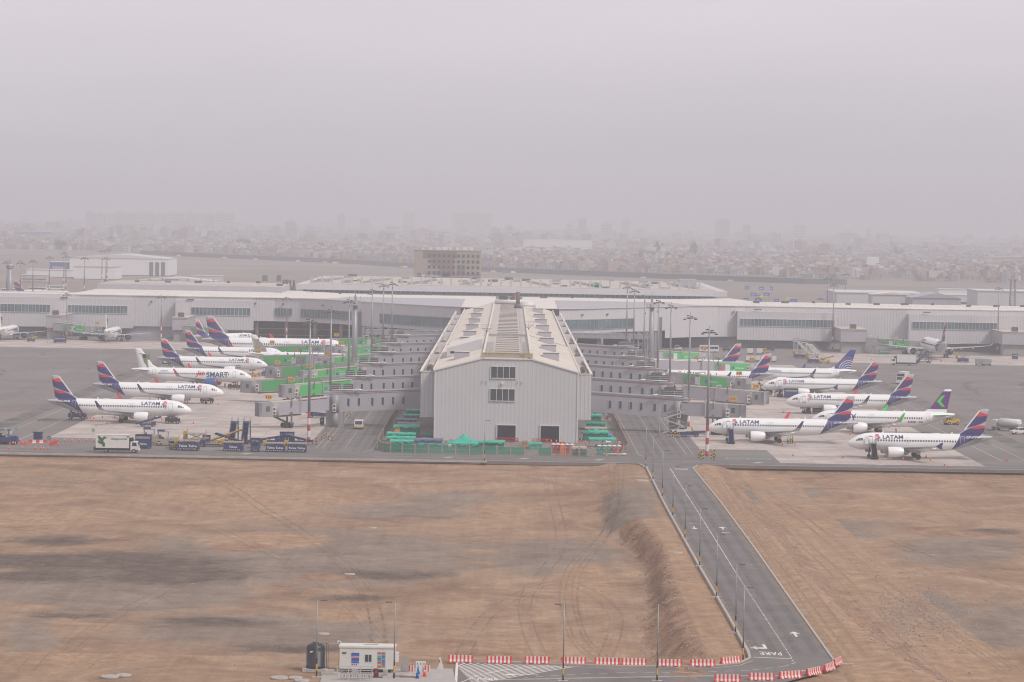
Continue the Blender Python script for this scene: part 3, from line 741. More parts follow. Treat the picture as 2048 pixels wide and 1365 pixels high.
# front windows and doors
window_band(pier, -4.3, 1.6, PY0, 15.5, 18.2, 4); window_band(pier, -4.4, 1.5, PY0, 9.95, 12.75, 4)
for xa, xb in ((-2.55, 1.9), (8.0, 12.5)):
    f = MB(); f.box(xa - .22, xa, PY0 - .32, PY0, 0, 4.15); f.box(xb, xb + .22, PY0 - .32, PY0, 0, 4.15); f.box(xa - .22, xb + .22, PY0 - .31, PY0, 3.95, 4.2)
    w = f.build('doorway', M_trim, pier); g = MB(); g.box(xa, xb, PY0 - .2, PY0 + .01, 0.02, 3.95); g.build('door_opening', M_black, w)
b = MB(); b.cyl((-1.45, PY0 - .7, 14.3), (-1.45, PY0 - .1, 14.3), .42, .3, 12); b.build('floodlight', M_white, pier)
hk = MB(); hk.bar((0, 0, 0), (0, -.25, .0), .12); hk.bar((0, -.25, -.4), (0, -.25, .4), .12); hk.bar((0, -.25, .4), (.25, -.25, .5), .1); mehk = hk.mesh('wall_bracket', M_trim)
for x in (-6.2, -5.1, 2.4, 3.4): inst('wall_bracket', mehk, pier, (x, PY0 - .16, 14.7))
# yellow railed maintenance platform on the roof edge
t = empty('maintenance_platform', (-.4, PY0 + 2.2, 20.1), label='yellow railed maintenance platform on the front edge of the pier roof', cat='platform')
b = MB(); b.box(-6.3, 6.2, -1.0, .4, .35, .55); b.box(-6.2, 6.1, -1.02, -.9, .55, 1.35); b.build('deck', M_tgrey, t)
b = MB()
for z in (.5, 1.5): b.bar((-6.35, -1.1, z), (6.25, -1.1, z), .13); b.bar((-6.35, .45, z + .6), (6.25, .45, z + .6), .06)
for i in range(13):
    x = -6.3 + i * 12.5 / 12; b.bar((x, -1.1, .4), (x, -1.1, 1.55), .09); b.bar((x, .45, .4), (x, .45, 2.1), .06)
for x in (-6.3, 6.2):
    for z in (.5, 1.5): b.bar((x, -1.1, z), (x, .45, z), .1)
b.build('railing', M_yel, t)
b = MB(); b.bar((3.6, -1.25, -.6), (3.6, -1.25, 1.5), .1); b.bar((4.2, -1.25, -.6), (4.2, -1.25, 1.5), .1)
for i in range(6): b.bar((3.6, -1.25, -.5 + i * .35), (4.2, -1.25, -.5 + i * .35), .07)
b.build('ladder', M_yel, t); b = MB()
for x in (-6, 6): b.bar((x, -.3, -.05), (x, -.3, .4), .3)
b.build('support', M_steel, t)
for (x, y) in ((-6.8, 915), (5.9, 950)):
    t = empty('roof_access_platform', (x, y, 20.4), label='small railed steel platform on the %s parapet of the pier roof' % ('left' if x < 0 else 'right'), cat='platform', group='steel platforms on the pier roof')
    b = MB(); b.box(-1.6, 1.6, -1, 1, 1.0, 1.15); b.build('deck', M_steel, t); b = MB()
    for xx in (-1.6, 0, 1.6):
        for yy in (-1, 1): b.bar((xx, yy, 1.1), (xx, yy, 2.2), .08)
    for yy in (-1, 1): b.bar((-1.6, yy, 2.2), (1.6, yy, 2.2), .08); b.bar((-1.6, yy, 1.7), (1.6, yy, 1.7), .05)
    b.build('railing', M_rail, t); b = MB(); b.bar((0, 0, -.1), (-1.0, 0, 1.0), .14); b.bar((0, 0, -.1), (1.0, 0, 1.0), .14); b.bar((0, 0, -.3), (0, 0, 1), .14); b.build('bracket', M_dkgrey, t)
# plant at the far end of the pier roof
t = empty('rooftop_plant', (0, 1215, 20.0), label='grey stack and white ducts at the far end of the pier roof', cat='roof plant')
b = MB(); b.cyl((3, -40, 0), (3, -40, 6.2), .8, .7, 10); b.cyl((3, -40, 0), (3, -40, 1.6), 1.6, 1.2, 10); b.build('stack', M_dkgrey, t)
b = MB()
for q in range(3): b.cyl((4, -44 + q * 7, 1.4 + q * .2), (9.5, -44 + q * 7, 1.4 + q * .2), .55, None, 8); b.cyl((9.5, -44 + q * 7, 1.6), (11, -46 + q * 7, -1.4), .55, None, 8)
b.cyl((-6, 5, 1.2), (8, 5, 1.2), .8); b.build('duct', M_white, t)
b = MB(); b.box(-6, 6, 12, 20, -2, 1.6); b.box(-4.5, -1, 20, 26, 0, 3.4); b.box(0, 2, 20, 26, 0, 2.6); b.build('unit', M_dkgrey, t)
b = MB(); b.box(1.8, 3.6, 11, 12, 1.0, 4); b.build('orange_box', mat('orange_unit', (.55, .16, .05)), t)

# ---------------------------------------------------------------- terminal
TY = 1335.0
term = empty('terminal_building', (0, 0, 0), label='very long pale ribbed terminal with curved ends flaring out to the pier', cat='building')
def tline(x):                                        # front line of the facade: straight wings that flare out to the pier
    a = abs(x)
    return TY - 92 * (1 - ss(8, 102, a)) if a < 102 else TY
tp = [-420, -300, -112, -102, -90, -78, -66, -55, -45, -36, -28, -20]
_tl = tline
_nodes = [(x, _tl(x)) for x in tp] + [(-x, _tl(x)) for x in tp[::-1]]
def tline(x): return interp(_nodes, x)
def facade(xs, z0, z1, m, nm, off=0, pitch=1.25):
    b = MB(); b.fix = True
    for a, c in zip(xs, xs[1:]):
        ya, yc = tline(a) + off, tline(c) + off; L = math.hypot(c - a, yc - ya); n = max(1, int(L / pitch)); nx, ny = (yc - ya) / L, -(c - a) / L
        if ny > 0: nx, ny = -nx, -ny
        for i in range(n):
            for (u0, d0, u1, d1) in ((0, 0, .55, 0), (.55, 0, .65, .05), (.65, .05, .9, .05), (.9, .05, 1, 0)):
                t0, t1 = (i + u0) / n, (i + u1) / n
                p = (a + (c - a) * t0 + nx * d0, ya + (yc - ya) * t0 + ny * d0); q = (a + (c - a) * t1 + nx * d1, ya + (yc - ya) * t1 + ny * d1)
                b.poly([(p[0], p[1], z0), (q[0], q[1], z0), (q[0], q[1], z1), (p[0], p[1], z1)])
    return b.build(nm, m, term)
left = tp; right = [-x for x in tp][::-1]
facade([-420, -300, -112], 4.6, 18.0, M_wall2, 'facade'); facade([-112] + left[3:], 7.8, 18.0, M_wall2, 'facade'); facade(right[:-3] + [58], 7.8, 18.0, M_wall2, 'facade') if False else None
facade([x for x in right if x <= 66], 7.8, 18.0, M_wall2, 'facade'); facade([66, 78, 90, 102, 112, 300, 420], 4.6, 18.0, M_wall2, 'facade')
# base storey: recessed, darker; open bays near the pier
b = MB(); b.box(-420, -113, TY + 1.2, TY + 40, -.2, 4.6); b.build('ground_storey', M_tgrey, term)
b = MB(); b.box(78, 420, TY + 1.2, TY + 40, -.2, 4.6); b.build('ground_storey', M_tgrey, term)
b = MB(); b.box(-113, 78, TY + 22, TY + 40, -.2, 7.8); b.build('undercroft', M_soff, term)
def solid(xs, z0, z1, m, nm, back=40, off=.1):       # body behind the facade sheet
    b = MB(); pts = [(x, tline(x) + off) for x in xs] + [(xs[-1], TY + back), (xs[0], TY + back)]; b.flat(pts, z0, z1); return b.build(nm, m, term)
solid([-420, -300, -112], 4.62, 17.95, M_tgrey, 'core'); solid([-112] + left[3:], 7.82, 17.95, M_tgrey, 'core'); solid([x for x in right if x <= 66], 7.82, 17.95, M_tgrey, 'core'); solid([66, 78, 90, 102, 112, 300, 420], 4.62, 17.95, M_tgrey, 'core')
# roof: low curve rising behind the eave
def curved_roof(xs):
    b = MB(); prof = [(-.5, 17.85), (-.5, 18.1), (3, 18.55), (8, 18.85), (15, 19.05), (24, 19.2), (50, 19.3), (95, 19.3)]
    b.fix = True; k0 = len(b.v)
    for x in xs:
        y0 = tline(x)
        for (dy, z) in prof:
            if x < -190: dy *= .14; z = min(z, 18.25)
            if x > 110: dy *= .55; z = min(z, 18.6)
            s = dy / 95.0; z = z if z < 18.2 else z - 1.5 * (1 - ss(60, 125, abs(x))); b.v.append((x, y0 + dy + (TY - y0) * s, z))
    n = len(prof)
    for i in range(len(xs) - 1):
        for j in range(n - 1): b.face([i * n + j, (i + 1) * n + j, (i + 1) * n + j + 1, i * n + j + 1], 0, j > 0)
    for i, x in enumerate(range(max(-185, int(xs[0]) + 2), int(xs[-1]), 3)):    # standing seams
        y0 = tline(x)
        P = [(x, y0 + dy + (TY - y0) * dy / 95, z + .03 - (1.5 * (1 - ss(60, 125, abs(x))) if z > 18.2 else 0)) for dy, z in prof[1:]]
        for p, q in zip(P, P[1:4]): b.bar(p, q, .14, .1)
    return b.build('roof', M_roof, term)
curved_roof([-420, -300, -191, -186] + left[2:] + [-6.5]); curved_roof([5.6] + right[:-2] + [125, 300, 420])
for xa, xb in ((-186, -103),):
    b = MB(); b.box(xa, xb, TY + 50, TY + 125, 0, 21.4); b.build('rear_block', M_tgrey, term); b = MB(); b.box(xa, xb, TY + 50.5, TY + 125, 21.4, 21.6); b.build('rear_roof', M_roof2, term)
b = MB(); b.box(-103, 101, TY + 90, TY + 126.5, 0, 16); b.build('rear_block', M_wall2, term)
b = MB(); b.box(-184, -118, TY + 60, TY + 64, 21.6, 22.3); b.build('roof_upstand', M_wall2, term)
vm = MB(); vm.box(-.7, .7, 0, 1, 0, 1.0); vmm = vm.mesh('roof_vent', M_dkgrey)
for i in range(16, 60): inst('roof_vent', vmm, term, (-400 + i * 13.4, TY + (66 if i < 38 else 22) + (i * 7) % (51 if i < 38 else 26), 21.6 if -186 < -400 + i * 13.4 < -104 else (18.5 if -400 + i * 13.4 > 104 else 17.6)), scale=(1 + (i * 5 % 4) * .5, 1, 1))
# projecting gate lounges with long window bands
def bayblock(x0, x1, d, z0, z1, wz0, wz1, wx0, wx1, n, gm=None):
    b = MB(); corr(b, x0, x1, TY - d, z0, z1, 1.25, .045)
    b.box(x0, x0 + .3, TY - d + .02, TY - .1, z0, z1); b.box(x1 - .3, x1, TY - d + .02, TY - .1, z0, z1); b.box(x0, x1, TY - d + .03, TY - .1, z1 - .02, z1 + .25); b.box(x0, x1, TY - d + .05, TY - .1, z0 - .2, z0 + .02)
    w = b.build('gate_lounge', M_wall2, term); window_band(w, wx0, wx1, TY - d, wz0, wz1, n, gm=gm or M_glassb)
def tx(px, y=TY - 6): return (px - 1023.0 + .0175 * 215) * y / FPX
for (a, c, wa, wc, n, z1, z0, w0, w1) in [(-10, 263, 135, 254, 17, 16.4, 4.0, 10.2, 13.4), (-160, -20, -150, -60, 8, 16.4, 4.0, 10.2, 13.4), (350, 505, 382, 500, 15, 16.4, 4.0, 10.2, 13.4)]:
    bayblock(tx(a), tx(c), 6, z0, z1, w0, w1, tx(wa), tx(wc), n)
bayblock(tx(-20), tx(-9), 6, 4, 16.4, 10.2, 13.4, tx(-18), tx(-12), 1)
window_band(term, tx(0), tx(99), TY - 6, 10.2, 13.4, 14, gm=M_glassb)
for (a, c, wa, wc, n) in [(1475, 1672, 1480, 1669, 26), (1818, 2060, 1825, 1994, 24)]:
    bayblock(tx(a), tx(c), 6, 3.6, 15.6, 9.6, 12.6, tx(wa), tx(wc), n)

# curved window bands near the pier
def curved_band(x0, x1, z0, z1, n):
    f = MB(); g = MB()
    for i in range(n):
        a = x0 + (x1 - x0) * i / n; c = x0 + (x1 - x0) * (i + 1) / n
        pa, pc = (a, tline(a) - .35), (c, tline(c) - .35)
        g.poly([(pa[0], pa[1], z0), (pc[0], pc[1], z0), (pc[0], pc[1], z1), (pa[0], pa[1], z1)])
        f.bar((a, pa[1] - .06, z0), (a, pa[1] - .06, z1), .16, .1)
    for z in (z0, z1): 
        for i in range(n):
            a = x0 + (x1 - x0) * i / n; c = x0 + (x1 - x0) * (i + 1) / n; f.bar((a, tline(a) - .4, z), (c, tline(c) - .4, z), .2, .2)
    w = f.build('window', M_steel, term); g.build('pane', M_glassb, w)
curved_band(-102.0, -94.6, 10.2, 13.5, 6); curved_band(-90.5, -67.5, 9.8, 13.4, 18); curved_band(-54.5, -21, 9.4, 13.4, 20); curved_band(21, 52, 9.4, 13.4, 18)
# columns, mezzanine and yellow rails of the open ground storey
cm_ = MB(); cm_.cyl((0, 0, -.1), (0, 0, 7.9), .75, None, 10); colme = cm_.mesh('column', M_conc)
for x in (-110, -97, -84, -72, -61, -50, -38, -27, 27, 38, 50, 62): inst('column', colme, term, (x, tline(x) + 3, 0))
b = MB(); b.box(-112, -20, TY + 8, TY + 9, 4.0, 4.5)
for i in range(12): b.bar((-110 + i * 7, TY + 7.9, 0), (-110 + i * 7, TY + 7.9, 6.8), .15)
b.box(-110, -50, TY + 7.6, TY + 7.8, 1.4, 1.7); b.build('mezzanine', M_yel, term)
for x0, x1, yb in ((-64.5, -56, 1300), (56, 64.5, 1300)):
    b = MB(); b.box(x0, x1, yb, yb + 20, 0, 13.6); b.build('service_tower', mat('louvred_grey', (.20, .19, .195), .7), term)
for s in (-1, 1):                                   # covered gantry from the tower to the pier
    b = MB(); b.box(min(s * 22, s * 58), max(s * 22, s * 58), 1240, 1246, 6.4, 8.4)
    for i in range(18): b.bar((s * (22 + i * 2), 1239.8, 8.4), (s * (24 + i * 2), 1239.8, 9.6 if i % 2 else 8.4), .14); 
    b.bar((s * 22, 1239.8, 9.6), (s * 58, 1239.8, 9.6), .14)
    for i in range(4): b.cyl((s * (26 + i * 10), 1243, 0), (s * (26 + i * 10), 1243, 6.4), .7)
    b.build('gantry', M_steel, term)
    b = MB()
    for xx in (s * 52, s * 55.5, s * 59):
        for yy in (1236, 1244): b.bar((xx, yy, 0), (xx, yy, 9.5), .35)
    for z in (2.5, 5, 7.5, 9.5):
        b.bar((s * 52, 1236, z), (s * 59, 1236, z), .25); b.bar((s * 52, 1236, z), (s * 55.5, 1236, z - 2.4), .15)
    b.build('stair_frame', M_steel, term)
# small lamps and vents on the facade
for px in (64, 147, 228, 302, 391, 476, 510, 566, 648, 1156, 1205, 1281, 1466, 1548, 1640, 1820, 1920):
    x = tx(px, TY); b = MB(); b.cyl((x, tline(x) - 1.0, 15.4), (x, tline(x) - .1, 15.4), .45, .3, 8); b.build('wall_light', M_dkgrey, term)
for px in (128, 380, 1515, 1853):
    b = MB(); b.box(tx(px) - 1.6, tx(px) + 1.6, TY - 6.6, TY - 6.2, 16.6, 17.0); b.build('wall_vent', M_dkgrey, term)
# upper hall of the terminal
hall = empty('departures_hall', (0, 0, 0), label='wide low upper hall with a dark glazed strip and cluttered flat roof behind the terminal', cat='building')
HY = 1462.0
hx0, hx1 = (597 - 1023 + 3) * HY / FPX, (1441 - 1023 + 3) * HY / FPX
b = MB(); b.box(hx0, hx1, HY, HY + 200, 14, 17.4); b.build('lower_wall', M_wall2, hall)
b = MB(); b.box(hx0 - 1, hx1 + 3, HY - 3, HY + 200, 18.8, 21.3); b.build('upper_wall', M_wall2, hall)
b = MB(); b.box(hx0 + 2, hx1 - 4, HY + .5, HY + 180, 17.4, 18.8); g = b.build('window_strip', M_glassb, hall)
b = MB()
for i in range(80): x = hx0 + 2 + i * (hx1 - hx0 - 6) / 80; b.box(x, x + .25, HY + .3, HY + .48, 17.4, 18.8)
b.build('mullions', M_tgrey, hall)
b = MB(); b.box(hx0 + 4, hx1 - 2, HY + 4, HY + 198, 21.3, 21.6); b.build('flat_roof', M_roof2, hall)
random.seed(11)
for i in range(60):
    x = random.uniform(hx0 + 8, hx1 - 8); y = HY + random.uniform(8, 190); w = random.uniform(.6, 2.5); b = MB(); b.box(x - w, x + w, y, y + random.uniform(1, 4), 21.6, 21.6 + random.uniform(.4, 1.5)); b.build('roof_unit', M_steel if i % 3 else M_dkgrey, hall)
for k in range(8):
    x = hx0 + 14 + k * 24; s = -1 if x < 0 else 1; b = MB()
    b.bar((x, HY + 111, 21.9), (x + s * 9, HY + 22, 21.9), .5)
    for j in range(9): b.box(x + s * j * 1.1 - 1.2, x + s * j * 1.1 + 1.2, HY + 110 - j * 11, HY + 111.5 - j * 11, 21.6, 22.6)
    b.build('duct_run', M_steel, hall)
b = MB()
for i in range(40): x = hx0 + 6 + i * (hx1 - hx0 - 12) / 40; b.box(x, x + .9, HY - 1.5, HY - .5, 25.2, 21.9); b.box(x, x + .12, HY + 194, HY + 194.2, 21.6, 22.5)
b.box(hx0, hx1, HY + 194, HY + 194.2, 22.45, 22.6); b.build('roof_railing', M_rail, hall)
b = MB(); b.box(tx(1372, HY), tx(1407, HY), HY + 60, HY + 75, 21.4, 25.5); b.build('roof_hut', M_tgrey, hall)
b = MB(); x = tx(1197, HY); b.prism([(x - 2.2, 21.6), (x + 2, 21.6), (x + 2, 23.2), (x - 1, 24.0)], HY + 22, HY + 30); tag(b.build('roof_tarpaulin', mat('turquoise_tarp', (.02, .32, .22), .6, .2, .8)), 'turquoise tarpaulin heap on the flat roof of the upper hall', 'tarpaulin')
# ================================================================== AIRCRAFT (origin on the ground below the nose tip, nose towards +x, stations s run aft)
A_white = mat('aircraft_white', (.82, .815, .82), .28, spec=.5)
A_silver = mat('aircraft_silver', (.44, .44, .46), .35)
A_navy = mat('aircraft_navy', (.035, .032, .150), .35)
A_red = mat('aircraft_red', (.62, .035, .055), .35)
A_wing = mat('wing_grey', (.40, .40, .41), .4, .05, .6)
A_dark = mat('aircraft_dark', (.02, .021, .025), .4)
A_tyre = mat('tyre_rubber', (.018, .018, .02), .8)
A_metal = mat('bare_metal', (.30, .29, .28), .35, metal=.6)
A_line = mat('panel_line', (.30, .30, .32), .6)
A_purple = mat('aircraft_purple', (.125, .022, .19), .35)
A_lime = mat('aircraft_lime', (.06, .60, .06), .35)
A_cblue = mat('aircraft_blue', (.02, .045, .24), .35)
A_gold = mat('aircraft_gold', (.50, .30, .12), .4)
A_teal = mat('letter_blue', (.055, .13, .24), .4)
A_eng = mat('engine_blue', (.03, .12, .30), .35)
A_bird = mat('feather_green', (.07, .22, .07), .5, col2=(.25, .27, .10), scale=1.5, space='o')
A_owl = mat('feather_grey', (.14, .13, .10), .5, col2=(.46, .44, .36), scale=2.2, space='o', detail=8)

SEC = [(0, 3.22, .05, .05), (.18, 3.23, .40, .42), (.6, 3.27, .76, .80), (1.2, 3.36, 1.08, 1.12), (1.9, 3.48, 1.38, 1.38), (2.6, 3.60, 1.62, 1.58), (3.4, 3.70, 1.82, 1.74), (4.4, 3.77, 1.97, 1.87), (5.8, 3.80, 2.06, 1.96), (7.2, 3.80, 2.07, 1.975),
       (12, 3.80, 2.07, 1.975), (18, 3.80, 2.07, 1.975), (24.5, 3.80, 2.07, 1.975), (26.5, 3.87, 2.01, 1.93), (28.5, 4.02, 1.87, 1.80), (30.5, 4.26, 1.62, 1.56), (32.5, 4.53, 1.31, 1.25), (34.3, 4.78, .97, .92), (36, 5.02, .60, .58), (37.2, 5.18, .33, .33), (37.57, 5.22, .20, .20)]
def sec_at(s):
    for a, c in zip(SEC, SEC[1:]):
        if s <= c[0]:
            t = (s - a[0]) / (c[0] - a[0]); return [a[i] + (c[i] - a[i]) * t for i in range(1, 4)]
    return SEC[-1][1:]
def surf(s, z):
    zc, rz, ry = sec_at(s); q = 1 - ((z - zc) / rz) ** 2
    return ry * math.sqrt(max(q, .0004))
def inpoly(p, poly):
    x, y = p; c = False; n = len(poly)
    for i in range(n):
        x1, y1 = poly[i]; x2, y2 = poly[i - 1]
        if (y1 > y) != (y2 > y) and x < (x2 - x1) * (y - y1) / (y2 - y1) + x1: c = not c
    return c
def paint(me, regions, smin=-99, base=None):
    """cut the faces along each region's outline (in station/height) and give the inside the region's material"""
    bm = bmesh.new(); bm.from_mesh(me); done = set()
    for poly, mi in regions:
        n = len(poly)
        for i in range(n):
            (a, b_), (c, d) = poly[i], poly[(i + 1) % n]
            if (a, b_, c, d) in done or (c, d, a, b_) in done: continue
            done.add((a, b_, c, d)); done.add((c, d, a, b_))
            lo_s, hi_s, lo_z, hi_z = min(a, c) - .01, max(a, c) + .01, min(b_, d) - .01, max(b_, d) + .01
            fs = []
            for f in bm.faces:
                xs = [-v.co.x for v in f.verts]; zs = [v.co.z for v in f.verts]
                if max(xs) > lo_s and min(xs) < hi_s and max(zs) > lo_z and min(zs) < hi_z and max(xs) > smin: fs.append(f)
            if not fs: continue
            gm = set(fs); [gm.update(f.edges) for f in fs]; [gm.update(f.verts) for f in fs]
            bmesh.ops.bisect_plane(bm, geom=list(gm), plane_co=(-a, 0, b_), plane_no=(d - b_, 0, (c - a)), dist=1e-5)
    for f in bm.faces:
        p = f.calc_center_median(); p = (-p.x, p.z)
        if base and p[0] > smin: 
            if base(p): f.material_index = base(p)
        for poly, mi in regions:
            if inpoly(p, poly): f.material_index = mi
    bm.to_mesh(me); bm.free(); me.update()
def wing_sec(s, y, z, chord, th):
    pr = [(0, 0), (.03, .35), (.15, .8), (.4, 1), (.7, .6), (1, .05), (1, -.05), (.6, -.35), (.25, -.6), (.04, -.3)]
    return [(-(s + u * chord), y, z + v * th * .5) for u, v in pr]

# fin outline and livery regions (station, height)
FIN = dict(root=(28.6, 5.55), bend=(31.0, 6.75), tip_le=(34.75, 11.76), tip_te=(36.55, 11.7), te=(35.35, 5.6))
def latam_regions(dl):
    q = lambda P: [(s - dl, z) for s, z in P]
    red1 = [(36.9, 10.55), (35.6, 10.75), (34.4, 11.2), (33.2, 10.1), (34.5, 10.02), (36.9, 10.3)]
    blue1 = [(36.9, 10.3), (34.5, 10.02), (33.2, 10.1), (30.9, 7.02), (32.2, 7.45), (33.6, 7.85), (34.9, 8.35), (36.9, 9.5)]
    red2 = [(36.4, 7.85), (34.6, 7.98), (33.2, 7.66), (32.2, 7.25), (33.6, 7.12), (36.4, 7.42)]
    blue2 = [(36.4, 7.42), (33.6, 7.12), (32.2, 7.25), (31.0, 6.60), (29.85, 5.75), (29.85, 5.55), (27.45, 1.3), (27.9, 2.2), (30.2, 3.35), (32.6, 4.55), (34.4, 5.4), (35.3, 6.1)]
    return [(q(P), mi) for P, mi in ((red1, 2), (blue1, 3), (red2, 2), (blue2, 3))]
def letters(par, body, size, s0, z0, side, m, sx=1.0, bold=.02, shear=0., nm='lettering', upto=None, base=0.0):
    me, w = text_mesh(body, size, m, sx, bold, shear)
    bm = bmesh.new(); bm.from_mesh(me)
    z = .2
    while z < size:
        bmesh.ops.bisect_plane(bm, geom=list(bm.verts) + list(bm.edges) + list(bm.faces), plane_co=(0, 0, z), plane_no=(0, 0, 1)); z += .22
    n = bpy.data.meshes.new(nm)
    for v in bm.verts:                               # starboard: s0 is the aft end; port: s0 is the forward end
        if side < 0: x = -s0 + v.co.x
        else: x = -s0 - v.co.x
        zz = z0 + v.co.z; v.co = (x, side * (base or (surf(-x, zz) + .03)), zz)
    if side < 0: pass
    bm.to_mesh(n); bm.free()
    n.materials.append(m)
    if n.polygons and n.polygons[0].normal.y * side < 0: n.flip_normals()
    o = bpy.data.objects.new(nm, n); C.objects.link(o); o.parent = par; return o, w
def strip(b, pts, side, w=.06, mi=0, off=.02):
    """thin outline laid on the skin: pts = list of (s, z)"""
    for (s0, z0), (s1, z1) in zip(pts, pts[1:]):
        n = max(1, int(math.hypot(s1 - s0, z1 - z0) / .35))
        for i in range(n):
            a, c = i / n, (i + 1) / n; P = []
            dx, dz = s1 - s0, z1 - z0; L = math.hypot(dx, dz); ox, oz = -dz / L * w / 2, dx / L * w / 2
            for (t, q) in ((a, -1), (c, -1), (c, 1), (a, 1)):
                s = s0 + dx * t + ox * q; z = z0 + dz * t + oz * q; P.append((-s, side * (surf(s, z) + off), z))
            b.poly(P, mi)
def skinpoly(b, pts, side, mi=0, off=.02):
    b.poly([(-s, side * (surf(s, z) + off), z) for s, z in pts], mi)
win_mb = MB(); win_mb.fix = True; win_mb.box(-.16, .16, -.025, .025, -.22, .22); WIN = win_mb.mesh('cabin_window', A_dark)
wheel_mb = MB(); wheel_mb.cyl((0, -.2, 0), (0, .2, 0), .58, None, 16); WHEEL_T = wheel_mb.mesh('tyre', A_tyre)
wheel_mb = MB(); wheel_mb.cyl((0, -.215, 0), (0, .215, 0), .26, None, 10); WHEEL_R = wheel_mb.mesh('rim', A_metal)

def revolve(b, prof, cx, cy, cz, n=20, mi=0, squash=1.0):
    secs = []
    for (x, r) in prof: secs.append([(-x + cx, cy + math.cos(2 * PI * i / n) * r, cz + math.sin(2 * PI * i / n) * r * squash) for i in range(n)])
    b.loft(secs, mi, cap=False)

